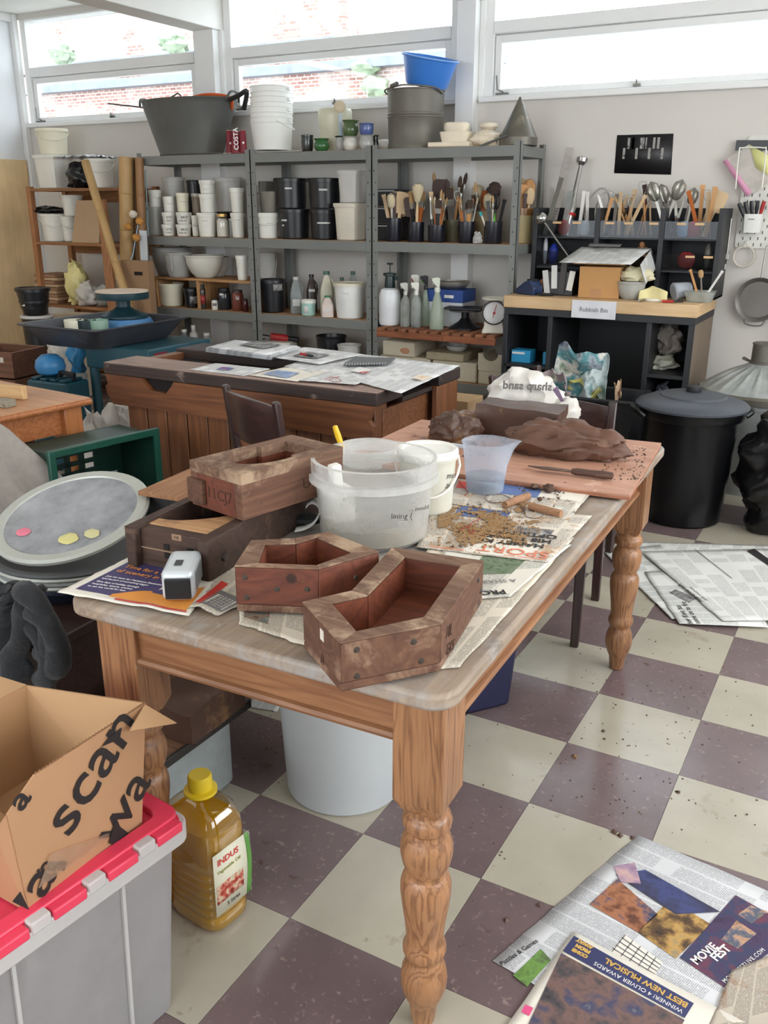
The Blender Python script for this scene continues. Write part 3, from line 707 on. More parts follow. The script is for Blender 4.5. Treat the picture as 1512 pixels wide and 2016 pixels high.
text('lining {', .016, ink_k, t, Vector(away)*-.1275+Vector((RGT.x, RGT.y, 0)).normalized()*.036+Vector((0, 0, .078)), (RGT.x, RGT.y, 0), (0, 0, 1), 'marker_writing')
text('- mould', .013, ink_k, t, Vector(away)*-.120+Vector((RGT.x, RGT.y, 0)).normalized()*.078+Vector((0, 0, .090)), (RGT.x*.86-away.x*.0+away.x*.5, RGT.y*.86+away.y*.5, 0), (0, 0, 1), 'marker_writing')
sc = thing('scoop', 'white plastic milk-bottle scoop leaning inside the clear tub', 'scoop', (pc.x-.055, pc.y-.055, TZ+.045), -.5, rot=(.1, .05, -.5))
MB().prism(rrect(-.033, .033, -.028, .028, .012), 0, .075).obj('body', white_pl, sc, bevel=.005)
MB().box(-.012, .012, -.012, .012, .075, .125).obj('neck', white_pl, sc, bevel=.004)
# white tub with bail handle
q = pc+Vector((RGT.x, RGT.y, 0)).normalized()*.122+away*.165
t = thing('white_tub', 'cream white plastic tub with bail handle behind the clear tub', 'tub', (q.x, q.y, TZ+.005)); t.scale = (.8, .8, .98)
MB().lathe(lathe_open(.074, .084, .148, .003, .004, 36, .02), 36).obj('body', milky, t)
MB().lathe([(0, .146), (.070, .146), (.074, .151), (.083, .153), (.0895, .148), (.0895, .136), (.086, .135)], 36).obj('lid', white_pl, t)
hx = Vector((RGT.x, RGT.y, 0)).normalized()
MB().tube([(-hx*.089+Vector((0, 0, .132)))]+[(hx*(-.095*math.cos(a))-away*(.090*math.sin(a)*.9)+Vector((0, 0, .132-.085*math.sin(a)))) for a in [PI*k/14 for k in range(1, 14)]]+[(hx*.089+Vector((0, 0, .132)))], .0035, 8).obj('handle', white_pl, t)
text('lime', .02, ink_k, t, -away*.0805*.8+hx*.045+Vector((0, 0, .09)), hx+away*.5, (0, 0, 1), 'marker_writing'); text('30c', .016, ink_k, t, -away*.0785*.8+hx*.045+Vector((0, 0, .066)), hx+away*.5, (0, 0, 1), 'marker_writing')
# smaller clear tub behind with a yellow tool
q = at(725, 905, Z=TZ+.04)+away*.10
t = thing('clear_tub', 'small clear plastic tub mostly hidden behind the large clear tub', 'tub', (q.x, q.y, TZ+.003))
MB().lathe(lathe_open(.078, .082, .05, .003, .006, 32, .014), 32).obj('body', clear_rim, t)
q2 = at(672, 880, Z=TZ+.10)
t = thing('trimming_tool', 'clay trimming tool with yellow handle standing in the small clear tub', 'tool', (q.x-.062, q.y-.02, TZ+.008), rot=(.1, -.3, 0))
MB().lathe([(0, 0), (.002, 0), (.002, .03), (.007, .035), (.009, .07), (.007, .10), (0, .103)], 12).obj('handle', mat('yellow_plastic', (232, 186, 40), .4), t)
# measuring jug
q = at(958, 975, Z=TZ+.006)+away*.042
t = thing('measuring_jug', 'translucent measuring jug with a little water on the newspaper', 'jug', (q.x, q.y, TZ+.006), math.atan2(RGT.y, RGT.x))
def spout(a, r0):
 d = math.atan2(math.sin(a), math.cos(a)); return 1+r0*math.exp(-(d/.30)**2)
pr = [(.044, .0), (.047, .003), (.0605, .126)]
vs = []; n = 40; mbj = MB()
prof = [(0, 0), (.043, 0), (.046, .003), (.053, .065), (.058, .105), (.0605, .124), (.0625, .126), (.0605, .1275), (.0588, .124), (.0563, .105), (.0512, .065), (.044, .005), (0, .004)]
mbj.lathe(prof, n)
mbj.v = [((x*spout(math.atan2(y, x), .38*max(0, (z-.075)/.05)**1.5), y, z) if z > .075 else (x, y, z)) for x, y, z in mbj.v]
mbj.obj('body', jug_m, t)
MB().lathe([(0, .005), (.0445, .006), (.0485, .040), (0, .040)], 32).obj('water', glass('clear_water', (232, 238, 244), .2), t)
MB().bar((-.056, 0, .112), (-.088, 0, .116), .014, .010).bar((-.085, 0, .120), (-.090, 0, .035), .014, .012, up=(1, 0, 0)).obj('handle', clear('jug_handle', (224, 226, 230), .75), t, bevel=.003)
# plywood board with the clay
bz = TZ+.0045; bt = bz+.013
ply_top = wood('ply_pink', (200, 154, 130), (182, 132, 108), 'X', 6, .65, .12, knots=False, stain=[((132, 84, 66), .24, 6), ((226, 190, 168), .2, 9)])
bq = [xy(742+0, 941, bt), xy(1240, 975, bt), xy(1302, 872, bt), xy(830, 826, bt)]
bq[0] = (bq[3][0]+.012, bq[1][1]-.075)
tb = thing('plywood_board', 'pinkish plywood board smeared with clay at the far table end', 'board')
for k in range(3): MB().prism(bq, bz+k*.0045, bz+k*.0045+.0043).obj('ply', ply_top if k == 2 else wood('ply_edge%d' % k, (190, 132, 104) if k % 2 else (164, 104, 78), (150, 96, 70), 'X', 8, .8, .1, knots=False), tb)
clay = mat('clay_brown', (98, 68, 53), .6, var=.18, scale=9, bump=.5, bscale=22, stain=((138, 100, 74), .28, 8)); clay_dk = mat('clay_dark', (80, 56, 44), .5, var=.2, scale=10, bump=.5, bscale=26, stain=((128, 96, 62), .3, 10))
p = at(1012, 866, Z=bt)
blk_ = MB().box(-.125, .125, -.035, .075, 0, .098)
o = blk_.obj('clay_block', clay_dk, None, (p.x, p.y+.03, bt+.001), (0, .02, .06))
import bmesh
def rough_box(o, cuts=6, amp=.006, seed=0, fr=9):
 bm = bmesh.new(); bm.from_mesh(o.data); bmesh.ops.subdivide_edges(bm, edges=bm.edges[:], cuts=cuts, use_grid_fill=True)
 zmin = min(v.co.z for v in bm.verts)
 for v in bm.verts:
  d = Vector((MN.noise(v.co*fr+Vector((seed, 0, 0))), MN.noise(v.co*fr+Vector((0, seed+5, 0))), MN.noise(v.co*fr+Vector((0, 0, seed+9)))))*amp+Vector((MN.noise(v.co*fr*4), MN.noise(v.co*fr*4+Vector((3, 3, 3))), 0))*amp*.35
  if v.co.z < zmin+1e-5: d.z = 0
  v.co += d
 bm.to_mesh(o.data); bm.free(); o.data.shade_smooth(); o.data.set_sharp_from_angle(angle=math.radians(50)); return o
rough_box(o, 7, .012, 3, 12); tag(o, 'upright cut slab of wet brown clay on the plywood board', 'clay')
def heap(label, c, r, seed, m, fr=2.2, amp=.3, n=(56, 32), rz=0):
 mb = MB().blob((0, 0, r[2]*.55), r, seed, amp, n[0], n[1], fr, flat=-r[2]*.55)
 mb.v = [(x, y, max(0, z+(.42*r[2]*(abs(MN.noise(Vector((x*11, y*11, seed*3.1+z*7))))-.25) if z > r[2]*.25 else 0))) for x, y, z in mb.v]
 return tag(mb.obj('clay_lump', m, None, c, (0, 0, rz), smooth=50), label, 'clay', 'lumps of clay on the plywood board')
p = at(1105, 893, Z=bt); heap('big folded heap of brown clay nearest the knife', (p.x, p.y, bt+.001), (.175, .085, .058), 4, clay, 1.9, .24, rz=.12)
p = at(890, 868, Z=bt); heap('rough torn lump of brown clay behind the measuring jug', (p.x+.01, p.y, bt+.001), (.075, .07, .055), 8, clay_dk, 2.0, .3)
p = at(925, 842, Z=bt); heap('plastic-wrapped roll of clay beside the upright slab', (p.x, p.y+.01, bt+.001), (.07, .045, .035), 2, mat('wrapped_clay', (124, 92, 74), .25, var=.2, bump=.4, bscale=18), 2.0, .2, (36, 20))
# sand bag
p = at(1040, 850, Z=bt); p = Vector((p.x-.06, p.y+.165, bt))
t = thing('sand_bag', 'white plastic bag with mirrored sharp sand lettering behind the clay', 'bag', p, .30)
bag_w = mat('bag_plastic', (208, 204, 197), .35, var=.06, scale=10, bump=.5, bscale=12)
mb = MB().blob((-.02, 0, .055), (.125, .055, .105), 21, .16, 48, 26, 1.8, flat=-.055)
mb.v = [(x+(.03*MN.noise(Vector((x*30, y*30, z*30)))) * (z > .03), y+.02*MN.noise(Vector((x*26, y*26, z*26+4))), z) for x, y, z in mb.v]
mb.obj('body', bag_w, t, smooth=60)
text('sharp sand', .036, mat('bag_print', (96, 94, 92), .6), t, (.070, -.072, .112), (1, .0, 0), (0, .35, 1), 'printed_lettering', mirror=True, bold=.001)
MB().grid(lambda a, b: Vector((.072+.05*a+.014*b, -.058+.02*a-.01*b, .112-.07*a+.014*b-.03*b*a)), 8, 6).obj('purple_stripe', mat('bag_purple', (150, 128, 156), .4), t, solid=.001)
mb = MB().blob((.115, -.03, .035), (.05, .045, .05), 9, .3, 22, 14, 2.4, flat=-.034); mb.obj('folded_end', bag_w, t, smooth=60)
# knife
p0 = at(1040, 930, Z=bt); p1 = at(1125, 937, Z=bt); p2 = at(1200, 946, Z=bt)
t = thing('palette_knife', 'clay-caked knife with wooden handle at the front of the plywood board', 'knife', (p1.x, p1.y, bt+.012), math.atan2(p2.y-p1.y, p2.x-p1.x))
MB().prism([(0, -.008), (0, .010), (-.07, .013), (-.118, .004), (-.075, -.010)], -.001, .0015).obj('blade', clay_dk, t)
MB().lathe([(0, 0), (.007, .0), (.010, .012), (.0095, .05), (.011, .085), (.009, .105), (0, .108)], 14).obj('handle', wood('knife_wood', (106, 76, 60), (76, 52, 42), 'Z', 20, .6, .1, knots=False), t, (0, 0, .001), (0, PI/2, 0))
# cutting wire with toggles
a0, a1 = at(993, 994, Z=TZ+.014), at(1040, 976, Z=TZ+.014); b0, b1 = at(1043, 996, Z=TZ+.014), at(1105, 1012, Z=TZ+.014)
t = thing('cutting_wire', 'clay cutting wire with two wooden toggle handles on the newspaper', 'clay cutter', (a1.x, a1.y, TZ+.005))
o_ = Vector((a1.x, a1.y, TZ+.005)); tog = wood('toggle_wood', (178, 134, 100), (140, 98, 70), 'X', 30, .7, .1, knots=False)
for s_, e_ in ((a0, a1), (b0, b1)): MB().tube([s_-o_, (s_+e_)/2-o_, e_-o_], [.0085, .0098, .009], 12).obj('toggle', tog, t)
m1 = (a0+a1)/2-o_; m2 = (b0+b1)/2-o_
wp = [m1, m1+Vector((-.05, -.03, -.006)), m1+Vector((-.085, .012, -.007)), m1+Vector((-.06, .045, -.007)), m1+Vector((-.02, .02, -.006)), m1+Vector((.03, -.03, -.007)), m2+Vector((-.03, -.045, -.007)), m2+Vector((.0, -.05, -.005)), m2+Vector((.012, -.02, .004)), m2]
def smooth_path(P, k=6):
 P = [Vector(p) for p in P]; out = []
 for i in range(len(P)-1):
  p0, p1, p2, p3 = P[max(i-1, 0)], P[i], P[i+1], P[min(i+2, len(P)-1)]
  for j in range(k):
   u = j/k; out.append(.5*((2*p1)+(p2-p0)*u+(2*p0-5*p1+4*p2-p3)*u*u+(3*p1-p0-3*p2+p3)*u**3))
 return out+[P[-1]]
MB().tube(smooth_path(wp), .0009, 6).obj('wire', mat('wire_brown', (92, 64, 44), .5), t)
for k, P in enumerate(([(905, 1043), (925, 1034), (930, 1028), (945, 1022)], [(925, 1034), (922, 1040), (928, 1050), (934, 1046), (930, 1042)], [(902, 945), (910, 955), (920, 968), (915, 975)])):
 tag(MB().tube(smooth_path([at(x, y, Z=TZ+.009) for x, y in P]), .0011, 6).obj('red_thread', mat('red_thread', (156, 62, 44), .7)), ['wiggly red thread lying on the sandy sports page', 'looped end of red thread on the sandy sports page', 'short red thread beside the measuring jug'][k], 'thread', 'bits of red thread on the newspapers')
# silver camcorder
p = at(352, 1184, Z=TZ+.006); fx = at(378, 1120, Z=TZ+.006)-p; rz = math.atan2(fx.y, fx.x)-PI/2
t = thing('camcorder', 'small silver camcorder with black end lying on the purple advert', 'camcorder', (p.x, p.y, TZ+.007), rz)
sil = mat('silver_plastic', (206, 212, 216), .3, .25, var=.03)
MB().prism(rrect(-.029, .029, -.002, .110, .012), 0, .056).obj('body', sil, t, bevel=.009, seg=3)
MB().prism(rrect(-.022, .024, -.008, .0, .002), .006, .045).obj('lens_cover', mat('black_gloss', (26, 26, 28), .3), t, bevel=.002)
MB().box(-.010, .004, .03, .055, .056, .0575).obj('button_plate', mat('dark_plastic', (54, 56, 60), .5), t, bevel=.0005)
MB().box(.029, .0305, .02, .085, .012, .046).obj('side_panel', mat('grey_plastic', (122, 126, 130), .4), t, bevel=.003)
# curled printed strip
p = at(602, 1052, Z=TZ+.006)
pts = [(0, 0), (.02, .004), (.04, .015), (.052, .032), (.055, .05), (.048, .062), (.036, .064), (.026, .054)]
t = thing('curled_label', 'curled black and white printed card beside the clear tub', 'card', (p.x-.03, p.y+.0, TZ+.006), math.atan2(RGT.y, RGT.x))
sp = smooth_path([(x, 0, z) for x, z in pts], 4)
MB().grid(lambda a, b: Vector((sp[int(a*(len(sp)-1))].x, b*.05, sp[int(a*(len(sp)-1))].z)), len(sp)-1, 1).obj('card', white_pl, t, solid=.0008)
MB().lathe([(0, 0), (.008, 0), (.008, .0008), (0, .0008)], 16).obj('printed_dot', ink_k, t).matrix_local = frame_m(Vector((.0545, .022, .046)), (0, 1, 0), (.05, 0, 1))
MB().blob((0, 0, 0), (.045, .02, .012), 3, .2, 18, 10).obj('dark_wrap', mat('dark_wrap', (40, 44, 42), .5), t, (.02, .045, .014))
for k, (px, py, r) in enumerate(((1080, 968, .014), (1052, 962, .009), (1113, 958, .008), (1062, 985, .006))):
 p = at(px, py, Z=TZ+.007); tag(MB().blob((0, 0, r*.6), (r, r*.9, r*.8), k+2, .4, 14, 9, 2.4, flat=-r*.6).obj('clay_chunk', clay_dk, None, p), ['largest clay chunk on the newspaper below the knife', 'flat clay chunk near the jug side of the newspaper', 'clay chunk at the corner of the newspaper', 'smallest clay chunk beside the wooden toggles'][k], 'clay', 'clay chunks on the newspaper')
# loose sand and clay crumbs on the table
def scatter(name, label, pts, m, rmin, rmax, cat='crumbs'):
 mb = MB()
 for p in pts:
  r = random.uniform(rmin, rmax); k = random.random()*6
  vs = [(p.x+r*math.cos(k+a)*random.uniform(.6, 1.2), p.y+r*math.sin(k+a)*random.uniform(.6, 1.2), p.z) for a in (0, 1.57, 3.14, 4.71)]
  vs.append((p.x, p.y, p.z+r*random.uniform(.6, 1.1)))
  mb.add(vs, [(3, 2, 1, 0), (0, 1, 4), (1, 2, 4), (2, 3, 4), (3, 0, 4)])
 return tag(mb.obj(name, m, smooth=0), label, cat, kind='stuff')
def rp(x0, x1, y0, y1, Z, n):
 out = []
 for _ in range(n):
  p = at(random.uniform(x0, x1), random.uniform(y0, y1), Z=Z); out.append(p)
 return out
P = []
for _ in range(900):
 a = random.random()*2*PI; r = random.gauss(0, 1)
 px = 955+random.gauss(0, 60); py = 1035+random.gauss(0, 22)-(px-985)*.02
 p = at(px, py, Z=TZ+.0075)
 l = TI @ p
 if l.x < hw-.03: P.append(p)
scatter('sand_grains', 'brown sand grains scattered over the sports page', P, mat('loose_sand', (168, 124, 74), .95, var=.25), .0008, .0028, 'sand')
P = rp(1180, 1270, 880, 945, bt+.0008, 130)+rp(880, 980, 850, 905, bt+.0008, 80)
scatter('clay_crumbs', 'dark clay crumbs strewn over the plywood board', P, clay_dk, .001, .005)
P = rp(1010, 1150, 945, 1010, TZ+.0075, 60)+rp(870, 1040, 990, 1080, TZ+.0075, 60)
scatter('clay_crumbs', 'dark clay crumbs dropped on the newspapers', P, clay_dk, .001, .005)
# sandy film: a thin drift of sand on the sheets
dr = MB(); G = 90
for i in range(G):
 for j in range(G):
  x = 862+240*i/G; y = 985+92*j/G
  n_ = MN.noise(Vector((x*.02, y*.05, 2)))+.5*MN.noise(Vector((x*.06, y*.14, 5)))+.7*MN.noise(Vector((x*.16, y*.34, 5)))
  e_ = 1-((x-938)/95)**2-((y-1036)/44)**2
  if n_*1.4+e_*.5 > .30 and (TI @ at(x, y, Z=TZ)).x < hw-.02:
   q = [at(x+240/G*a, y+92/G*b, Z=TZ+.0068) for a, b in ((0, 1), (1, 1), (1, 0), (0, 0))]
   dr.add(q, [(0, 1, 2, 3)])
tag(dr.obj('sand_film', mat('sand_film', (150, 120, 84), .95, var=.3, scale=30, bump=.4, stain=((126, 92, 60), .3, 30)), smooth=0, solid=.0006), 'thin drift of damp sand lying on the sports page', 'sand', kind='stuff')

# ================================================================ under the table
c = at(675, 1610, Z=0)+away*.15
t = thing('white_bucket', 'large plain pale grey bucket standing on the floor under the table', 'bucket', (c.x, c.y, 0))
MB().lathe(lathe_open(.150, .168, .34, .004, .006, 48, .03), 48).obj('body', mat('pale_bucket', (186, 190, 191), .45, var=.03), t)
gb = thing('storage_box', 'translucent grey storage box with a wooden board lid under the table', 'storage box', (-.69, -.26, 0), -.02)
MB().prism(rrect(-.31, -.012, -.36, -.02, .03), 0.003, .20).obj('body', clear('greyish_box', (196, 204, 202), .8, .35), gb, bevel=.006)
MB().box(-.325, 0, -.40, .03, .20, .212).obj('wooden_lid', wood('dark_board', (132, 98, 72), (96, 66, 46), 'X', 12, .7, .1, stain=((70, 52, 42), .25, 8)), gb, bevel=.002)
MB().box(-.003, .006, -.40, .03, .194, .216).obj('metal_edge', mat('dark_edge', (62, 58, 54), .5, .4, stain=((120, 112, 100), .2, 20)), gb, bevel=.001)
MB().box(.003, .010, -.19, -.13, .205, .222).obj('catch', screw_m, gb, bevel=.001)
p = at(375, 1440, Z=.216)
o = MB().box(-.075, .075, -.10, .10, 0, .085).obj('clay_brick', clay_dk, None, (p.x-.03, p.y+.055, .2165), (0, 0, .02)); rough_box(o, 6, .01, 7, 10); tag(o, 'dark moist clay brick sitting on the storage box lid', 'clay')
nb = at(1003, 1388, Z=0); na = at(918, 1410, Z=0)
d = (nb-na).normalized(); nrm = Vector((-d.y, d.x, 0))
t = thing('blue_bin', 'navy blue plastic bin tucked under the right side of the table', 'bin', (na.x, na.y, 0), math.atan2(d.y, d.x))
L_ = (nb-na).length
vs = [(0, 0, 0), (L_, 0, 0), (L_, .26, 0), (0, .26, 0), (-.02, -.02, .33), (L_+.02, -.02, .33), (L_+.02, .28, .33), (-.02, .28, .33)]
MB().add(vs, [(3, 2, 1, 0), (4, 5, 6, 7), (0, 1, 5, 4), (1, 2, 6, 5), (2, 3, 7, 6), (3, 0, 4, 7)]).obj('body', mat('navy_plastic', (24, 26, 60), .4), t, bevel=.012)
MB().box(-.035, L_+.035, -.035, .295, .33, .345).obj('rim', mat('navy_plastic', (24, 26, 60), .4), t, bevel=.005)
p = at(520, 1388, Z=.001)
o, fz = sheet('newspaper', 'scrap of printed paper on the floor behind the pale bucket', [xy(480, 1392, 0), xy(545, 1402, 0), xy(560, 1375, 0), xy(500, 1370, 0)], .0, np_w, .004, 9, 8, 6)

# ================================================================ foreground left: storage tub, cardboard box, oil bottle
tubc = clear('frosted_tub', (186, 184, 184), .78, .4, cloud=.06); red_pl = mat('red_lid_plastic', (226, 62, 90), .35, var=.05)
lz = .42; A = at(372, 1602, Z=lz); r_t = -math.radians(6.6)
tt = thing('storage_tub', 'frosted storage tub with bright red interlocking lid in the foreground', 'storage tub', (A.x, A.y, 0), r_t)
W_, L_ = .40, .60        # local: x from -W_ to 0, y from -L_ to 0 ; corner A at (0,0)
def taper(r, z0, z1, in0, in1):
 vs = []
 for z, i_ in ((z0, in0), (z1, in1)): vs.append([(x, y, z) for x, y in rrect(-W_+i_, -i_, -L_+i_, -i_, r)])
 return vs
mb = MB(); lo = taper(.03, .002, lz-.045, .035, .014); n = len(lo[0]); mb.add(lo[0]+lo[1], [tuple(range(n-1, -1, -1))]+[(i, (i+1) % n, n+(i+1) % n, n+i) for i in range(n)])
mb.obj('body', tubc, tt)
MB().ring(rrect(-W_-.004, .004, -L_-.004, .004, .03), rrect(-W_+.014, -.014, -L_+.014, -.014, .02), lz-.048, lz-.012).obj('rim', clear('frosted_rim', (222, 220, 218), .9, .4, cloud=.04), tt, bevel=.003)
for y in (-.14, -.34):  # vertical ribs of the long side
 MB().bar((-.012, y, lz-.05), (-.032, y, .01), .006, .006).obj('rib', clear('frosted_rim', (222, 220, 218), .9, .4, cloud=.04), tt)
MB().prism(rrect(-W_+.004, -.004, -L_+.004, -.004, .028), lz-.018, lz-.010).obj('lid', red_pl, tt, bevel=.002)
MB().ring(rrect(-W_+.004, -.012, -L_+.004, -.004, .028), rrect(-W_+.03, -.042, -L_+.03, -.034, .02), lz-.010, lz+.003).obj('lid_rim', red_pl, tt, bevel=.003)
for k, (y0, y1) in enumerate(((-.075, -.02), (-.175, -.115), (-.275, -.215), (-.375, -.315), (-.475, -.415))):
 MB().box(-.014, .006, y0, y1, lz-.020, lz-.001).obj('lid_finger', red_pl, tt, bevel=.003)
for y0, y1 in ((-.112, -.078), (-.212, -.178), (-.312, -.278), (-.412, -.378)):
 MB().box(-.03, .005, y0, y1, lz-.02, lz+.002).obj('rim_finger', clear('frosted_rim', (222, 220, 218), .9, .4, cloud=.04), tt, bevel=.003)
MB().bar((-.02, -.305, lz-.06), (-.022, -.305, lz-.11), .006, .02).obj('rib', clear('frosted_rim', (222, 220, 218), .9, .4, cloud=.04), tt, bevel=.002)
# cardboard box
card = mat('cardboard', (178, 136, 100), .8, var=.06, scale=4, bump=.05, bscale=80); card_in = mat('cardboard_inside', (188, 150, 110), .8, var=.05, scale=4)
zb_ = lz-.006
B0 = at(57, 1795, Z=zb_); B1 = at(278, 1622, Z=zb_)          # bottom edge of printed face
bd = (B1-B0); bl = bd.length; bx_ = bd.normalized(); bn = Vector((-bx_.y, bx_.x, 0))   # bn points away from viewer side
box = thing('cardboard_box', 'open cardboard box with black lettering standing on the red lid', 'cardboard box', (B0.x, B0.y, zb_), math.atan2(bx_.y, bx_.x))
BW, BH = .27, .19
BI = (Matrix.Translation((B0.x, B0.y, zb_)) @ Matrix.Rotation(math.atan2(bx_.y, bx_.x), 4, 'Z')).inverted()
def bloc(px, py, y):  # point in box space on plane local y
 o_ = BI @ CAM; d_ = (BI.to_3x3() @ (RGT*((px-756)/FPX)+DWN*((py-1008)/FPX)+FWD)); s_ = (y-o_.y)/d_.y; return o_+d_*s_
cth = .004
def panel(name, pts, m, parent=box, th=cth):
 o_ = MB().add(pts, [tuple(range(len(pts)))]).obj(name, m, parent, smooth=0, solid=th); return o_
T0 = bloc(13, 1604, 0); T1 = bloc(67, 1525, 0); T2 = bloc(285, 1384, 0)
panel('printed_side', [(0, 0, 0), (bl, 0, 0), tuple(T2), tuple(T1), (T0.x, T0.y, T0.z)], card)
panel('left_side', [(0, 0, 0), (0, BW, 0), (-.02, BW, BH), (-.02, .02, BH*.8), (T0.x, 0, T0.z)], card)
panel('right_side', [(bl, 0, 0), (bl, BW, 0), (bl+.01, BW, BH*.98), (T2.x, T2.y, T2.z)], card_in)
panel('back_side', [(0, BW, 0), (bl, BW, 0), (bl+.01, BW, BH*.98), (-.02, BW, BH*.98)], card_in)
panel('bottom', [(0, 0, .002), (bl, 0, .002), (bl, BW, .002), (0, BW, .002)], card_in)
panel('back_flap', [(-.02, BW, BH*.98), (bl+.01, BW, BH*.98), (bl-.02, BW+.10, BH*1.08), (.01, BW+.12, BH*1.06)], card_in)
p_a, p_b, p_c = bloc(285, 1388, -.005), bloc(347, 1424, -.03), bloc(254, 1440, -.022)
panel('side_flap', [tuple(p_a), tuple(p_b), tuple(p_c)], card_in)
panel('left_flap', [(-.02, BW, BH), (-.02, .03, BH*.8), (.05, .05, BH*.42), (.07, BW*.8, BH*.55)], card_in)
# corrugated top edge of the printed side
e0, e1 = Vector(T1), Vector(T2); ed = e1-e0
zz = [e0+ed*(k/70)+Vector((0, .0016*(1 if k % 2 else -1), .0015)) for k in range(71)]
MB().tube(zz, .0008, 4).obj('corrugation', mat('corrugation_dark', (120, 84, 54), .9), box)
# lettering on the printed side (runs up the face)
ik = mat('box_print', (34, 28, 28), .7)
def face(px, py, dy=-.004):
 return bloc(px, py, dy)
def ftext(s, size, p, q, name='printed_lettering', **k):
 P, Q = face(*p), face(*q); x = (Q-P).normalized(); y = Vector((0, -1, 0)).cross(x)
 return text(s, size, ik, box, P, x, y, name, bold=.0008, **k)
ftext('scan', .118, (135, 1652), (236, 1486)); ftext('wa', .105, (225, 1668), (268, 1592)); ftext('a', .10, (84, 1772), (112, 1724)); ftext('.com', .030, (72, 1716), (108, 1714))
MB().grid(lambda a, b: face(100+115*a-25*b*(1-a), 1680-40*a+70*b-(60*a*b), -.007), 5, 5).obj('packing_tape', clear('packing_tape', (214, 186, 160), .35, .12), box)
panel('print_block', [tuple(face(214, 1660, -.005)), tuple(face(232, 1665, -.005)), tuple(face(256, 1642, -.005)), tuple(face(226, 1620, -.005))], ik, th=.0004)
panel('print_block', [tuple(face(24, 1775, -.005)), tuple(face(58, 1792, -.005)), tuple(face(40, 1755, -.005))], ik, th=.0004)
ftext('a', .06, (42, 1600), (70, 1560)); panel('print_block', [tuple(face(200, 1470, -.005)), tuple(face(236, 1455, -.005)), tuple(face(240, 1432, -.005)), tuple(face(215, 1452, -.005))], ik, th=.0004)
tr_ = tag(MB().lathe([(.034, 0), (.052, .0), (.052, .05), (.034, .05), (.034, 0)], 24).obj('tape_roll', mat('brown_tape', (176, 128, 92), .4)), 'brown parcel tape roll lying inside the cardboard box', 'tape')
pp = (Matrix.Translation((B0.x, B0.y, zb_)) @ Matrix.Rotation(math.atan2(bx_.y, bx_.x), 4, 'Z')) @ Vector((.075, .10, .009)); tr_.location = pp
# oil bottle
oil = thing('oil_bottle', 'large bottle of golden cooking oil with yellow cap behind the red-lidded tub', 'bottle', (at(400, 1822, Z=0).x-.02, at(400, 1822, Z=0).y+.045, 0), -.12)
def sq(a, p=4.0, ax=1, ay=.74):
 c_, s_ = abs(math.cos(a))/ax, abs(math.sin(a))/ay; return 1/((c_**p+s_**p)**(1/p))
prof = [(0, .0), (.062, .0), (.073, .008), (.076, .02)]
for k in range(6): z = .03+k*.022; prof += [(.076, z), (.0725, z+.008), (.076, z+.016)]
prof += [(.077, .17), (.077, .215), (.074, .24), (.064, .268), (.045, .285), (.026, .296), (.021, .30), (.021, .315), (0, .315)]
def oilmat():
 m, nt, b = _nodes('golden_oil'); out = nt.nodes['Material Output']
 tr = nd(nt, 'ShaderNodeBsdfTransparent'); tr.inputs[0].default_value = (*lin((244, 208, 80)), 1)
 b.inputs['Base Color'].default_value = (*lin((220, 172, 18)), 1); b.inputs['Roughness'].default_value = .08
 mx = nd(nt, 'ShaderNodeMixShader'); mx.inputs[0].default_value = .62
 nt.links.new(tr.outputs[0], mx.inputs[1]); nt.links.new(b.outputs[0], mx.inputs[2]); nt.links.new(mx.outputs[0], out.inputs[0]); return m
MB().lathe([(r, z) for r, z in prof if z < .262]+[(0, .262)], 40, shape=sq).obj('oil', oilmat(), oil)
MB().lathe([(r*1.015, z) for r, z in prof], 40, shape=lambda a: sq(a) if True else 1).obj('bottle_body', glass('bottle_clear', (250, 246, 236), .25), oil)
MB().lathe([(0, .305), (.0245, .305), (.0245, .333), (.022, .338), (0, .338)], 28).obj('cap', mat('cap_yellow', (226, 196, 40), .35), oil, bevel=.001)
MB().lathe([(.024, .300), (.034, .298), (.034, .304), (.024, .306)], 28).obj('cap_ring', mat('cap_yellow', (226, 196, 40), .35), oil)
lb = MB().grid(lambda a, b: Vector((.0785, -.05+.10*a, .055+.15*b)), 2, 2).obj('label', mat('oil_label', (228, 224, 200), .5, var=.04), oil, solid=.0006)
lx = .0792
MB().grid(lambda a, b: Vector((lx, .035+.012*a+.008*math.sin(b*3), .055+.15*b)), 3, 8).obj('label_band', mat('label_green', (96, 150, 70), .5), lb, solid=.0002)
text('INDUS', .020, ink_red, lb, (lx+.0005, -.040, .175), (0, 1, 0), (0, 0, 1), 'label_lettering', bold=.0004); text('Vegetable Oil', .012, mat('label_olive', (150, 156, 60), .5), lb, (lx+.0005, -.042, .155), (0, 1, 0), (0, 0, 1), 'label_lettering'); text('5 litres', .013, ink_k, lb, (lx+.0005, -.02, .066), (0, 1, 0), (0, 0, 1), 'label_lettering')
MB().grid(lambda a, b: Vector((lx, -.046+.075*a, .083+.045*b)), 6, 4).obj('label_picture', photo('photo_salad', [(90, 30, 30), (180, 60, 44), (220, 200, 170), (70, 90, 50)], 90), lb, solid=.0002)
MB().grid(lambda a, b: Vector((.07-.035*a, .0605, .06+.13*b)), 2, 2).obj('back_label', mat('back_label', (196, 200, 206), .5), oil, solid=.0005)
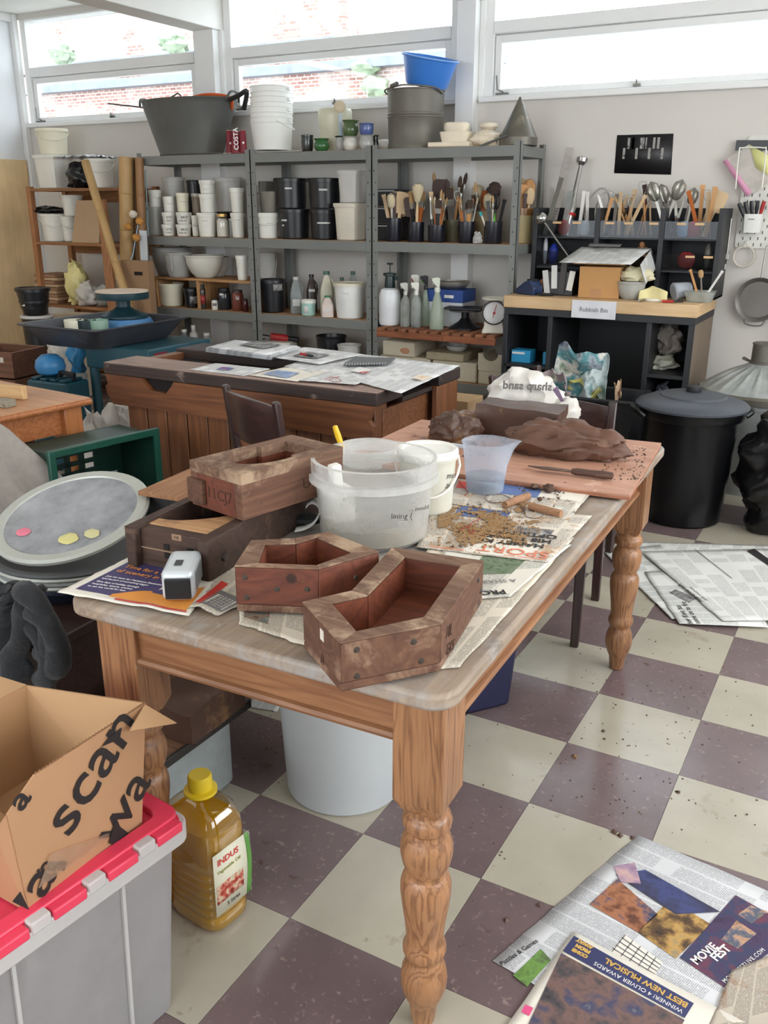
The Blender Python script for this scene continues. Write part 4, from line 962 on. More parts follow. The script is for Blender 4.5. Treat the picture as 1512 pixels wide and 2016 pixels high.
# ================================================================ floor newspapers
def ppatch(pts, z, m, parent, name='printed_picture', n=4):
 w = [at(x, y, Z=z) for x, y in pts]
 return MB().grid(lambda a, b: (w[0]*(1-a)+w[1]*a)*(1-b)+(w[3]*(1-a)+w[2]*a)*b, n, n, ((w[1]-w[0]).length, (w[3]-w[0]).length)).obj(name, m, parent, smooth=60)
def ptext(s, size, m, parent, p, q, z, name='headline', **k):
 P, Q = at(*p, Z=z), at(*q, Z=z); x = (Q-P).normalized(); return text(s, size, m, parent, P, x, Vector((-x.y, x.x, 0)), name, **k)
def fsheet(label, px, z, m, seed, curl=.0016, nu=20, nv=16):
 q = [p if isinstance(p, Vector) else at(*p, Z=0) for p in px]
 return sheet('newspaper', label, [(p.x, p.y) for p in q], z, m, curl, seed, nu, nv, 'newspapers spread on the floor')
P1, P2 = at(970, 1893, Z=0), at(1255, 1645, Z=0); ew = Vector((.99, -.147, 0))
g1, _ = fsheet('open newspaper page with film festival advert on the floor in the foreground', [P1, P1+ew*.72, P2+ew*.72, P2], .0005, newsprint('newsprint_floor', (218, 218, 220), (96, 96, 100), .05, .0036, .55, angle=1, block=.15), 31)
z1_ = .0034
ph1 = photo('photo_concert', [(36, 26, 30), (110, 66, 46), (170, 112, 78), (60, 70, 100), (40, 46, 66)], 26)
ppatch([(1160, 1780), (1255, 1835), (1295, 1800), (1215, 1730)], z1_, ph1, g1); ppatch([(1255, 1835), (1330, 1887), (1400, 1820), (1320, 1770)], z1_, photo('photo_band', [(30, 28, 30), (96, 70, 44), (190, 150, 84), (120, 124, 110)], 30), g1)
ppatch([(1212, 1722), (1330, 1800), (1418, 1795), (1270, 1712)], z1_+.0004, photo('photo_blue', [(40, 44, 74), (64, 72, 120), (52, 50, 70), (110, 88, 120)], 18), g1)
ppatch([(1208, 1705), (1222, 1736), (1262, 1740), (1250, 1698)], z1_+.0008, photo('photo_violet', [(120, 96, 134), (170, 140, 158), (206, 170, 160)], 40), g1)
ppatch([(1338, 1885), (1428, 1945), (1570, 1830), (1448, 1762)], z1_, photo('photo_night', [(40, 34, 56), (70, 52, 84), (52, 60, 92), (112, 54, 70), (58, 48, 70)], 16), g1, 'printed_advert')
ppatch([(1420, 1850), (1452, 1868), (1490, 1838), (1450, 1812)], z1_+.0004, photo('photo_portrait', [(120, 84, 66), (190, 150, 120), (70, 84, 110), (150, 130, 90)], 50), g1)
ppatch([(1452, 1800), (1480, 1818), (1512, 1795), (1478, 1782)], z1_+.0004, photo('photo_portrait', [(120, 84, 66)], 50), g1)
ptext('MOVIE', .025, ink_w, g1, (1372, 1900), (1416, 1864), z1_+.0010, bold=.0006); ptext('FEST', .025, ink_w, g1, (1411, 1893), (1445, 1865), z1_+.0010, bold=.0008); ptext('MOVIEFESTLIVE.COM', .0125, ink_w, g1, (1428, 1936), (1484, 1890), z1_+.0010, space=1.2)
ppatch([(1010, 1920), (1038, 1942), (1085, 1890), (1065, 1868)], z1_, photo('photo_leaf', [(50, 60, 40), (110, 150, 70), (70, 66, 64)], 40), g1); ppatch([(1200, 1875), (1285, 1925), (1305, 1895), (1230, 1840)], z1_, blank, g1, 'crossword_panel')
for k in range(5):
 ppatch([(1203+17*k, 1874+10*k), (1205+17*k, 1875+10*k), (1232+15*k, 1841+11*k), (1230+15*k, 1840+11*k)], z1_+.0003, ink_g, g1, 'crossword_line', 1)
 ppatch([(1200+6*k, 1875-7*k), (1285+4*k, 1925-6*k), (1286+4*k, 1923-6*k), (1201+6*k, 1873-7*k)], z1_+.0003, ink_g, g1, 'crossword_line', 1)
ptext('Puzzles & Games', .015, ink_k, g1, (988, 1902), (1018, 1882), z1_)
Q1, Q2 = at(1000, 2020, Z=0), at(1128, 1838, Z=0); e2 = (at(1372, 1968, Z=0)-Q2).normalized()
g2, _ = fsheet('newspaper with navy award banner lying over the film festival page', [Q1-(Q2-Q1)*.6, Q1-(Q2-Q1)*.6+e2*.36, Q2+e2*.36, Q2], .0046, blank, 32, .0012)
z2_ = .0078
ppatch([(1108, 1872), (1348, 2004), (1366, 1975), (1130, 1842)], z2_, ink_navy, g2, 'printed_banner')
ptext('WINNER! 4 OLIVIER AWARDS', .0135, ink_w, g2, (1346, 1989), (1190, 1903), z2_+.0006); ptext('BEST NEW MUSICAL', .0185, ink_gold, g2, (1356, 1976), (1212, 1896), z2_+.0006, bold=.0006)
for k, s_ in enumerate(('AWAY', 'FROM', 'COME')): ptext(s_, .0115, ink_gold, g2, (1168-5*k, 1864+9*k), (1134-5*k, 1846+9*k), z2_+.0006, bold=.001)
ppatch([(1020, 2060), (1290, 2110), (1348, 2008), (1105, 1876)], z2_, photo('photo_crowd', [(26, 24, 28), (70, 66, 70), (120, 92, 84), (60, 66, 96), (150, 140, 136)], 20), g2)
pk = ppatch([(1026, 1992), (1042, 2000), (1050, 1984), (1034, 1977)], z2_, mat('ink_pink', (214, 80, 128), .6), g2, 'printed_badge')
g3, _ = fsheet('water-stained brown newspaper at the lower corner of the picture', [at(1380, 2060, Z=0), at(1640, 2000, Z=0), at(1580, 1860, Z=0), at(1440, 1915, Z=0)], .0046, newsprint('newsprint_stained', (196, 184, 168), stain=[((150, 110, 82), .34, 7)]), 33, .0012)
# far sheets by the bins
g4, _ = fsheet('grey newspaper sheet at the back of the spread near the black bin', [(1210, 1108), (1540, 1150), (1540, 1075), (1255, 1068)], .0004, np_w, 41, .003)
g5, _ = fsheet('long newspaper page slanting under the other sheets near the table leg', [(1322, 1222), (1420, 1212), (1300, 1075), (1186, 1087)], .0044, newsprint('newsprint_far_b', (226, 226, 222), (100, 100, 100), angle=1), 42, .003)
g6, _ = fsheet('newspaper page with grey photo pointing toward the table leg', [(1337, 1233), (1512, 1240), (1450, 1120), (1268, 1130)], .0086, newsprint('newsprint_far_c', (230, 230, 226), (110, 110, 110), angle=1), 43, .003)
g7, _ = fsheet('uppermost large newspaper page on the floor beside the bins', [(1422, 1230), (1620, 1228), (1560, 1085), (1262, 1092)], .0130, np_w, 44, .003, 26, 20)
zz_ = .0155
ppatch([(1318, 1166), (1358, 1186), (1372, 1178), (1330, 1160)], .0125, photo('photo_grey', [(60, 60, 62)], 60), g6); ptext('User Kent has', .030, ink_k, g6, (1368, 1232), (1338, 1190), .0125); ptext('some on to fire', .030, ink_k, g6, (1380, 1228), (1352, 1188), .0125)
ptext('Post-driver tells', .026, ink_k, g7, (1385, 1184), (1348, 1156), .0175); ptext('judo cross-cut', .022, ink_g, g7, (1394, 1182), (1362, 1156), .0175)
ppatch([(1268, 1096), (1330, 1146), (1332, 1146), (1270, 1096)], .0175, ink_k, g7, 'printed_rule', 1); ppatch([(1366, 1080), (1440, 1138), (1442, 1138), (1368, 1080)], .0175, ink_g, g7, 'printed_rule', 1); ppatch([(1470, 1084), (1520, 1118), (1530, 1112), (1485, 1080)], .0175, ink_k, g7, 'printed_bar', 1)
# clay crumbs on the floor
P = []
for _ in range(420):
 px = random.choice([random.uniform(900, 1500), random.uniform(1100, 1400)]); py = random.uniform(1240, 2000); P.append(at(px, py, Z=.0005))
P = [p for p in P if not (p.y < .05 and p.x > .05)] + rp(460, 560, 1400, 1560, .0005, 60)
scatter('floor_crumbs', 'dark clay crumbs trodden on the chequered floor', P, clay_dk, .0008, .0042)
scatter('floor_crumbs', 'flattened darker clay bits on the chequered floor', [at(x, y, Z=.0005) for x, y in ((1335, 1560), (1187, 1440), (1190, 1455), (1130, 1490), (1062, 1782), (1208, 1638), (1220, 1645), (1245, 1650), (996, 1812))], clay_dk, .006, .011)

# ================================================================ joiner's workbench
bench_top = wood('bench_top_dark', (64, 48, 42), (42, 33, 31), 'X', 9, .55, .06, stain=[((150, 132, 122), .20, 7), ((34, 28, 28), .2, 5)])
bench_pale = wood('bench_top_worn', (164, 138, 124), (128, 104, 94), 'X', 8, .6, .07, stain=[((92, 72, 64), .32, 6), ((196, 186, 178), .12, 20)])
bench_brown = wood('bench_brown', (128, 80, 48), (94, 54, 32), 'X', 9, .5, .06, stain=((70, 38, 24), .14, 9), coat=.1)
bench_brown_z = wood('bench_brown_z', (138, 88, 54), (98, 58, 34), 'Z', 9, .5, .06, stain=((70, 38, 24), .16, 9), coat=.1)
BZ = .80
wbn = thing('workbench', 'old joiner workbench with dark paint-spattered top and pine panelled front', 'workbench', (-1.59, 1.18, 0))
def bx(x0, x1, y0, y1, z0, z1): return (x0+1.59, x1+1.59, y0-1.18, y1-1.18, z0, z1)
o = MB().box(*bx(-2.25, -.93, .858, 1.055, .752, BZ-.003)).obj('front_plank', bench_top, wbn, bevel=.004)
MB().box(*bx(-2.249, -.931, .862, 1.054, BZ-.003, BZ)).obj('worn_surface', bench_pale, o, bevel=.002)
o = MB().box(*bx(-2.25, -.90, 1.306, 1.505, .752, BZ)).obj('back_plank', bench_top, wbn, bevel=.006)
MB().box(*bx(-2.22, -.93, 1.055, 1.306, .735, .752)).obj('tool_well', bench_top, wbn)
MB().box(*bx(-2.25, -2.2, 1.055, 1.306, .752, .785)).obj('well_end', bench_brown, wbn, bevel=.003)
# front apron with the cut-out handhold
ax0, ax1, az0, az1 = -2.235, -.94, .628, .752
poly = [(ax0+.03, az0), (ax1, az0), (ax1, az0+.05), (ax1-.02, az0+.07), (ax1, az1-.005), (ax1, az1), (-1.86, az1), (-1.875, az1-.02), (-1.905, az1-.05), (-1.99, az1-.045), (-2.02, az1-.015), (-2.03, az1), (ax0, az1), (ax0+.01, az1-.04), (ax0-.005, az1-.05), (ax0, az1-.08)]
Mx = Matrix(((1, 0, 0, 1.59), (0, 0, -1, .872-1.18), (0, 1, 0, 0), (0, 0, 0, 1)))
MB().prism(poly, -.004, .022, Mx).obj('apron', bench_brown, wbn)
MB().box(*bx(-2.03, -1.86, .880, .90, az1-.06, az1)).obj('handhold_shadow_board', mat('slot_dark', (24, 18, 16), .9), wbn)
for x, z in ((-2.10, .70), (-2.09, .655), (-1.16, .70), (-1.12, .655), (-1.9, .66)): screw_o = MB().lathe([(0, 0), (.011, 0), (.009, .004), (0, .006)], 12).obj('bolt', mat('bolt_dark', (44, 34, 30), .5, .5), wbn); screw_o.matrix_local = frame_m(Vector((x+1.59, .868-1.18, z)), (1, 0, 0), (0, 0, 1))
# plank front
n = 11
for k in range(n):
 w_ = 1.19/n; x0 = -2.16+k*w_
 MB().box(*bx(x0+.003, x0+w_-.003, .885+.002*(k % 2), .905, .06, .63)).obj('plank', bench_brown_z, wbn, bevel=.003)
for x0, x1, y0, y1 in ((-2.17, -2.08, .90, .99), (-1.05, -.96, .90, .99), (-2.17, -2.08, 1.38, 1.47), (-1.05, -.96, 1.38, 1.47)):
 MB().box(*bx(x0, x1, y0, y1, 0, .74)).obj('leg', bench_brown_z, wbn, bevel=.004)
MB().box(*bx(-.975, -.955, .95, 1.40, .55, .72)).obj('end_rail', bench_brown, wbn, bevel=.003)
MB().box(*bx(-.93, -.905, 1.30, 1.49, .60, .752)).obj('vice_board', bench_brown_z, wbn, bevel=.004)
MB().box(*bx(-2.15, -.97, 1.455, 1.475, .1, .735)).obj('back_panel', bench_brown, wbn)
# papers on the bench
def bsheet(label, px, z, m, seed, curl=.002, edge=None, cat='newspaper', name='newspaper'):
 q = [at(x, y, Z=z) for x, y in px]; return sheet(name, label, [(p.x, p.y) for p in q], z, m, curl, seed, 18, 14, 'papers on the workbench', edge, cat=cat)
np_bench = newsprint('newsprint_bench', (232, 232, 232), (110, 110, 112), .04, .0045, .6)
b1, _ = bsheet('printed sheet with red and blue pictures toward the wheel end of the bench', [(372, 728), (480, 741), (532, 727), (425, 716)], BZ, np_bench, 51)
ppatch([(425, 727), (450, 729), (462, 724), (438, 722)], BZ+.004, photo('photo_redblue', [(170, 60, 70), (90, 100, 160), (220, 210, 210)], 30), b1)
b2, _ = bsheet('glossy sheet with yellow and blue map on the bench front plank', [(490, 739), (585, 752), (650, 733), (560, 724)], BZ+.0025, blank, 52)
ppatch([(515, 736), (565, 744), (590, 734), (545, 728)], BZ+.0065, photo('photo_map', [(206, 180, 80), (110, 140, 190), (226, 222, 214)], 30), b2)
b3, _ = bsheet('white printed page with red scribble at the bench front edge', [(588, 750), (700, 758), (735, 745), (650, 731)], BZ+.005, np_bench, 53)
tag(MB().tube(smooth_path([at(x, y, Z=BZ+.011) for x, y in ((640, 748), (650, 742), (665, 745), (672, 750), (660, 752), (648, 748), (655, 744), (668, 742))]), .001, 5).obj('red_thread', mat('red_thread', (156, 62, 44), .7)), 'tangle of dark red thread on the bench paper', 'thread', 'bits of red thread on the newspapers')
def over_edge(a, b): return 0
b4, _ = bsheet('magazine spread draped over the back plank and tool well of the bench', [(560, 722), (790, 775), (905, 722), (650, 690)], BZ+.002, np_bench, 54, .006, cat='magazine', name='magazine')
ppatch([(690, 730), (716, 735), (733, 728), (708, 722)], BZ+.010, ink_w, b4, 'title_panel'); ptext('B', .06, ink_red, b4, (704, 733), (722, 736), BZ+.011)
ppatch([(810, 744), (835, 750), (850, 742), (826, 737)], BZ+.010, photo('photo_orange', [(220, 160, 90), (236, 226, 212), (226, 200, 170)], 40), b4)
for k in range(9):
 px = [(405+2*(k % 3), 692-k*1.0), (532-(k % 2)*5, 708-k*1.0), (592-3*(k % 3), 690-k*1.0), (462+(k % 2)*4, 678-k*1.0)]
 q = [at(x, y, Z=BZ+.003+k*.004) for x, y in px]
 o, _ = sheet('newspaper', ['lowest', 'second', 'third', 'fourth', 'fifth', 'sixth', 'seventh', 'eighth', 'topmost'][k]+' folded newspaper of the pile on the bench back plank', [(p.x, p.y) for p in q], BZ+.001+k*.0042, np_bench, .0008, 60+k, 8, 6, 'folded newspapers piled on the bench', th=.003)
ppatch([(470, 678), (520, 686), (555, 678), (505, 671)], BZ+.043, photo('photo_grey', [(60, 60, 62)], 60), o)
b5, _ = bsheet('loose magazine pages fanned beside the newspaper pile on the bench', [(520, 702), (630, 718), (715, 698), (600, 684)], BZ+.012, np_bench, 75, .004, cat='magazine', name='magazine')
ppatch([(575, 700), (620, 706), (650, 698), (605, 692)], BZ+.0185, photo('photo_grey2', [(60, 60, 62), (130, 128, 128), (200, 198, 196)], 50), b5)
p = at(600, 698, Z=BZ+.022); t = thing('marker_pen', 'red and black marker pen on the fanned magazine pages', 'pen', p, -.35)
MB().tube([(-.03, 0, 0), (.02, 0, 0)], .006, 10).obj('barrel', mat('pen_red', (170, 40, 40), .4), t); MB().tube([(.02, 0, 0), (.055, 0, 0)], .0065, 10).obj('pen_cap', mat('black_gloss', (26, 26, 28), .3), t)
pq = [at(x, y, Z=BZ+.02) for x, y in ((675, 716), (762, 714), (778, 704), (700, 702))]
t = thing('spiral_notebook', 'grey spiral-bound notebook lying on the bench magazine', 'notebook', (0, 0, 0))
MB().prism([(p.x, p.y) for p in pq], BZ+.012, BZ+.02).obj('pages', mat('notebook_grey', (96, 98, 98), .6), t, bevel=.001)
for k in range(16):
 p = pq[0].lerp(pq[1], (k+.5)/16); MB().lathe([(.005, -.0012), (.007, 0), (.005, .0012), (.005, -.0012)], 8).obj('spiral_ring', mat('wire_grey', (150, 150, 152), .3, .8), t, (p.x, p.y, BZ+.016), (PI/2, 0, PI/2))

# ================================================================ dark dining chairs
chair_m = wood('chair_dark', (62, 38, 34), (40, 24, 22), 'Z', 12, .35, .08, knots=False, coat=.3, bump=.05)
chair_x = wood('chair_dark_x', (66, 40, 36), (42, 26, 24), 'X', 12, .35, .08, knots=False, coat=.3, bump=.05)
def chair(label, pL, pR, top, seat_dir, dp=.40):
 """back posts stand at pL, pR (world XY); seat_dir = +1/-1 side on which the seat lies"""
 L_, R_ = Vector((*pL, 0)), Vector((*pR, 0)); d = (R_-L_); w_ = d.length; c_ = (L_+R_)/2
 t = thing('dining_chair', label, 'chair', c_, math.atan2(d.y, d.x), 'dark wooden dining chairs'); hw_ = w_/2; s = seat_dir
 for x in (-hw_, hw_):
  MB().bar((x, 0, .45), (x, -s*.05, top), .034, .028, up=(0, 1, 0), w2=.030, t2=.022).obj('back_post', chair_m, t, bevel=.005)
  MB().bar((x, 0, .46), (x, -s*.035, 0), .036, .036, up=(0, 1, 0), w2=.03, t2=.03).obj('leg', chair_m, t, bevel=.004)
  MB().bar((x*.98, s*(dp-.03), .44), (x*.98, s*(dp-.025), 0), .036, .036, up=(0, 1, 0), w2=.028, t2=.028).obj('leg', chair_m, t, bevel=.004)
 MB().grid(lambda a, b: Vector((-hw_+.01+(w_-.02)*a, -s*(.048*(.55+.45*b))-s*.028*math.sin(PI*a), top-.175+.155*b+.012*math.sin(PI*a)*b)), 12, 4).obj('back_panel', chair_x, t, solid=.016, bevel=.003)
 MB().grid(lambda a, b: Vector((-hw_+.01+(w_-.02)*a, -s*.020-s*.015*math.sin(PI*a), top-.26+.035*b)), 12, 1).obj('back_rail', chair_x, t, solid=.014, bevel=.003)
 MB().prism(rrect(-hw_-.02, hw_+.02, min(0, s*dp), max(0, s*dp), .03), .445, .475).obj('seat', chair_x, t, bevel=.008)
 for x in (-hw_, hw_): MB().box(x-.009, x+.009, min(.02*s, s*(dp-.04)), max(.02*s, s*(dp-.04)), .395, .445).obj('seat_rail', chair_m, t)
 return t
chair('dark wooden chair tucked at the far end of the pine table', (-.60, 1.20), (-.205, 1.25), .765, -1)
chair('dark wooden chair turned sideways near the rubbish bin cabinet', (-.74, 1.56), (-.66, 1.88), .765, -1)
chair('dark wooden chair standing in front of the joiner workbench', (-1.385, .665), (-1.06, .515), .825, 1, .25)

# ================================================================ left: second pine table, towel, crate, lids, stool, fleece
t2w = wood('table2_top', (214, 164, 124), (194, 138, 98), 'X', 9, .5, .06, knots=False); t2e = wood('table2_edge', (190, 122, 72), (160, 92, 48), 'X', 9, .45, .06, coat=.2)
LZ = .72; K = [at(x, y, Z=LZ) for x, y in ((185, 782), (0, 836), (50, 757))]
ex_ = (K[2]-K[0]).normalized()
tbl2 = thing('pine_table', 'pine table with rounded edge at the left side of the room', 'table', (K[0].x, K[0].y, 0), math.atan2(-ex_.y, -ex_.x))
o = MB().prism(rrect(-1.3, 0, -.80, 0, .02), LZ-.028, LZ-.004).obj('tabletop', t2e, tbl2, bevel=.010, seg=3)
MB().prism(rrect(-1.295, -.006, -.795, -.006, .018), LZ-.004, LZ-.001).obj('top_surface', t2w, o)
for y in (-.07, -.73): MB().box(-1.22, -.09, y-.01, y+.01, LZ-.13, LZ-.028).obj('apron', t2e, tbl2)
for x in (-.07, -1.23): MB().box(x-.01, x+.01, -.72, -.08, LZ-.13, LZ-.028).obj('apron', t2e, tbl2)
for x in (-.075, -1.225):
 for y in (-.075, -.725):
  MB().box(x-.04, x+.04, y-.04, y+.04, LZ-.19, LZ-.028).lathe([(0, 0), (.02, 0), (.03, .06), (.04, .12), (.03, .18), (.036, .25), (.042, .36), (.03, .42), (.034, LZ-.19), (0, LZ-.19)], 20, (x, y, 0)).obj('leg', wood('table2_leg', (196, 128, 76), (160, 92, 48), 'Z', 9, .45, .06, coat=.2), tbl2, bevel=.004)
p = at(25, 787, Z=LZ)
tag(MB().box(-.16, .04, -.012, .012, 0, .052).obj('wooden_block', wood('pale_block', (226, 190, 140), (206, 164, 112), 'X', 10, .6, .08, knots=False), None, (at(35, 785, Z=LZ).x, at(35, 785, Z=LZ).y, LZ), (0, 0, .12), bevel=.003), 'pale wooden batten standing on edge on the second pine table', 'wood block')
tag(MB().box(-.15, .035, -.025, .025, 0, .026).obj('plaster_block', mat('dirty_plaster', (150, 142, 124), .8, stain=((96, 88, 76), .25, 14)), None, (at(22, 797, Z=LZ).x, at(22, 797, Z=LZ).y-.03, LZ), (0, 0, .12), bevel=.003), 'dirty grey flat stone lying beside the wooden batten', 'stone')
# towel over the near corner of that table
tw = mat('towel_grey', (158, 150, 142), .95, var=.1, scale=40, bump=.8, bscale=220, sheen=.3)
TW = [at(0, 838, Z=LZ+.004), at(34, 820, Z=LZ+.004)]
def towel(a, b):
 # a across, b from top fold down
 top = Vector((-1.955, .10, LZ+.006)).lerp(Vector((-1.955, -.18, LZ+.006)), a)
 if b < .16: return top+Vector((-.16*(1-b/.16), 0, .004*math.sin(a*9)))
 u = (b-.16)/.84
 sp = 1+.75*u
 y = -.04+(top.y+.04)*sp+.0
 return Vector((-1.94+.012*math.sin(u*2)+.035*u*math.sin(a*17+1)+.25*u*(1-a*.5), y+.16*u*(1-a)+.012*math.sin(a*15)*u, LZ+.004-.46*u))
tag(MB().grid(towel, 44, 26).obj('grey_towel', tw, solid=.006, smooth=70), 'thick grey towel draped over the edge of the left pine table', 'towel')
# green crate on end
gm = mat('crate_green', (10, 48, 39), .4, var=.12)
cr = thing('green_crate', 'dark green slotted plastic crate standing on end beside the towel', 'crate', (-1.80, .17, 0), math.radians(-10))
W_, H_, Dp = .42, .60, .22
def slotted(nx, nz, x0, x1, z0, z1, sw, sh, plane):
 pass
# back panel built from bars between slots
xs = [.02, .10, .125, .15, .175, .20, .225, .25, W_-.02]
bk_ = MB(); bk_.box(-Dp, -Dp+.006, 0, .12, 0, H_).box(-Dp, -Dp+.006, .29, W_, 0, H_).box(-Dp, -Dp+.006, .12, .29, 0, .10).box(-Dp, -Dp+.006, .12, .29, .52, H_).box(-Dp, -Dp+.006, .165, .19, .1, .52).box(-Dp, -Dp+.006, .225, .25, .1, .52)
for k in range(11): bk_.box(-Dp, -Dp+.006, .12, .29, .10+k*.038, .118+k*.038)
bk_.obj('back_panel', gm, cr)
MB().box(-Dp, 0, 0, .008, 0, H_).obj('side_panel', gm, cr, bevel=.002); MB().box(-Dp, 0, W_-.008, W_, 0, H_).obj('side_panel', gm, cr, bevel=.002)
MB().box(-Dp, 0, .008, W_-.008, H_-.008, H_).obj('side_panel', gm, cr, bevel=.002); MB().box(-Dp, 0, .008, W_-.008, 0, .008).obj('side_panel', gm, cr, bevel=.002)
MB().ring([(-.018, -.018), (W_+.018, -.018), (W_+.018, H_+.018), (-.018, H_+.018)], [(.008, .008), (W_-.008, .008), (W_-.008, H_-.008), (.008, H_-.008)], -.012, .008, Matrix(((0, 0, 1, 0), (1, 0, 0, 0), (0, 1, 0, 0), (0, 0, 0, 1)))).obj('rim', mat('crate_green_rim', (20, 74, 60), .35), cr, bevel=.003)
cr.location = (-1.80, .17, .018)
MB().box(-.0, .0012, .33, .385, .40, .425).obj('label', mat('crate_label', (190, 196, 190), .6), cr, (-Dp+.007, 0, 0))
# low dark table with round lids
dk = wood('low_table_dark', (58, 38, 32), (38, 26, 24), 'X', 10, .45, .08, knots=False, coat=.15)
lt = thing('low_table', 'low dark brown table under the stacked round lids', 'table', (-1.42, -.18, 0), .05)
MB().prism(rrect(-.42, .37, -.40, .20, .02), .40, .43).obj('tabletop', dk, lt, bevel=.004)
for x in (-.37, .32):
 for y in (-.35, .15): MB().box(x-.025, x+.025, y-.025, y+.025, 0, .40).obj('leg', dk, lt, bevel=.003)
for x, y, w2, h2 in ((-.025, -.365, .36, .012), (.345, -.10, .012, .27)): MB().box(x-w2, x+w2, y-h2, y+h2, .03, .40).obj('side_panel', dk, lt)
cc = at(152, 1112, Z=.47); cc = Vector((cc.x, cc.y, 0))
rim_m = mat('galv_rim', (186, 188, 180), .45, .3, var=.06); navy2 = mat('navy_tub', (30, 34, 52), .45)
t = thing('round_tub', 'low navy round tub on the dark table beneath the lids', 'tub', (cc.x, cc.y, .431)); MB().lathe(lathe_open(.18, .205, .05, .004, .006, 40, .012), 40).obj('body', navy2, t)
for k in range(4):
 lid = MB().lathe([(0, .004), (.19, .004), (.195, 0), (.212, 0), (.216, .005), (.212, .011), (.196, .012), (.19, .008), (0, .008)], 40)
 o = lid.obj('round_cover', [rim_m, mat('lid_grey', (120, 122, 120), .5), rim_m, mat('lid_dark', (70, 72, 74), .5)][k], None, (cc.x+.004*(k % 2), cc.y-.003*k, .483+k*.0125))
 tag(o, ['lowest grey-rimmed round lid on the navy tub', 'plain grey round lid second in the pile on the tub', 'pale-rimmed round lid third in the pile on the tub', 'dark grey round lid under the tilted see-through lid'][k], 'lid', 'round lids piled on the low table')
tdir = Vector((CAM.x-cc.x, CAM.y-cc.y, 0)).normalized(); axis = Vector((-tdir.y, tdir.x, 0))
Rl = Matrix.Rotation(math.radians(12), 3, tdir) @ Matrix.Rotation(math.radians(13), 3, axis); rot = Rl.to_euler()
lt2 = thing('round_cover', 'large round see-through lid with pale rim tilted on the lid pile', 'lid', (cc.x-.01, cc.y+.01, .612), rot=rot)
MB().lathe([(.180, .002), (.184, .008), (.208, .009), (.216, .003), (.214, -.006), (.206, -.008), (.186, -.003), (.180, .002)], 56).obj('rim', rim_m, lt2)
MB().lathe([(0, .0025), (.182, .0025), (.182, .004), (0, .004)], 48).obj('clear_film', clear('lid_film', (204, 206, 210), .60, .2, cloud=.3), lt2)
for k, (x, y, r, col_) in enumerate(((-.05, -.12, .03, (214, 206, 140)), (.02, -.13, .024, (206, 200, 150)), (-.15, .05, .022, (232, 130, 150)))):
 pp_ = Vector((cc.x-.01, cc.y+.01, .612))+Rl @ (tdir*((.12, .13, .02)[k])+axis*((-.02, .04, -.13)[k])+Vector((0, 0, .0065)))
 tag(MB().blob((0, 0, 0), (r, r*.8, .003), k, .2, 12, 6).obj('plaster_scrap', mat('scrap%d' % k, col_, .7), None, pp_, rot), ['yellow scrap near the front of the see-through lid', 'pale yellow scrap beside it on the see-through lid', 'pink scrap near the rim of the see-through lid'][k], 'scrap', 'scraps on the see-through lid')
# dark fleece on the near corner of the low table
fl = mat('fleece_dark', (37, 39, 42), .95, var=.3, scale=30, bump=.9, bscale=90, sheen=.15, stain=((62, 64, 67), .2, 40))
t = thing('fleece_jacket', 'dark grey fleece garment hanging from the low table corner', 'jacket', (0, 0, 0))
F = [at(x, y, Y=-.63) for x, y in ((-40, 1178), (66, 1186), (50, 1352), (-40, 1372))]
def fleece(a, b):
 p = (F[0]*(1-a)+F[1]*a)*(1-b)+(F[3]*(1-a)+F[2]*a)*b
 return p+Vector((.008*math.sin(b*13+a*4), -.022*math.sin(a*15+b*2.5)-.012*MN.noise(Vector((a*7, b*7, 3)))-.02*b, .012*math.sin(a*9)*(b > .9)+.015*MN.noise(Vector((a*5, 2, b*3)))))
MB().grid(fleece, 34, 22).obj('hanging_panel', fl, t, solid=.022, smooth=75)
MB().grid(lambda a, b: fleece(a, 0)+Vector((0, .05*b, .010*math.sin(b*3.1)+.012*MN.noise(Vector((a*6, b*6, 1))))), 24, 8).obj('top_fold', fl, t, solid=.02, smooth=75)
for k, (px, py, z) in enumerate(((84, 1208, .028), (100, 1240, .03), (82, 1262, .026))):
 q = at(px, py, Y=-.62); MB().tube(smooth_path([q+Vector((-.075, .015, .03)), q+Vector((-.03, -.01, .045)), q+Vector((.012, -.015, .028)), q+Vector((.028, -.01, -.03)), q+Vector((.012, -.005, -.085)), q+Vector((-.035, .01, -.11))], 6), [z*(.9+.1*math.sin(i_*.35)) for i_ in range(31)], 12).obj('sleeve_fold', fl, t, smooth=75)

# ================================================================ bins on the right
bin_k = mat('bin_black', (12, 12, 14), .28, var=.1, spec=.3, stain=((90, 90, 92), .03, 70)); lid_k = mat('bin_lid', (70, 74, 82), .45, var=.1, scale=4)
c = at(1362, 1043, Z=0)+away*.19
t = thing('black_bin', 'black plastic dustbin with grey-black lid on the chequered floor', 'bin', (c.x, c.y, 0))
MB().lathe([(0, 0), (.18, 0), (.188, .01), (.215, .50), (.235, .50), (.242, .515), (.242, .545), (.225, .55), (.21, .55), (.18, .02), (0, .02)], 48).obj('body', bin_k, t)
MB().lathe([(.245, .545), (.252, .545), (.254, .555), (.245, .565), (.20, .582), (.15, .592), (.145, .600), (.06, .612), (0, .614), (0, .60), (.24, .548)], 56).obj('lid', lid_k, t)
MB().lathe([(0, .61), (.032, .61), (.036, .62), (.034, .64), (0, .642)], 12).obj('lid_knob', mat('knob_black', (40, 42, 46), .4), t, bevel=.002)
for s in (-1, 1):
 d_ = hx*s; MB().tube(smooth_path([d_*.235+away*-.06+Vector((0, 0, .51)), d_*.262+away*-.05+Vector((0, 0, .53)), d_*.266+Vector((0, 0, .535)), d_*.262+away*.05+Vector((0, 0, .53)), d_*.235+away*.06+Vector((0, 0, .51))]), .014, 8).obj('handle', bin_k, t)
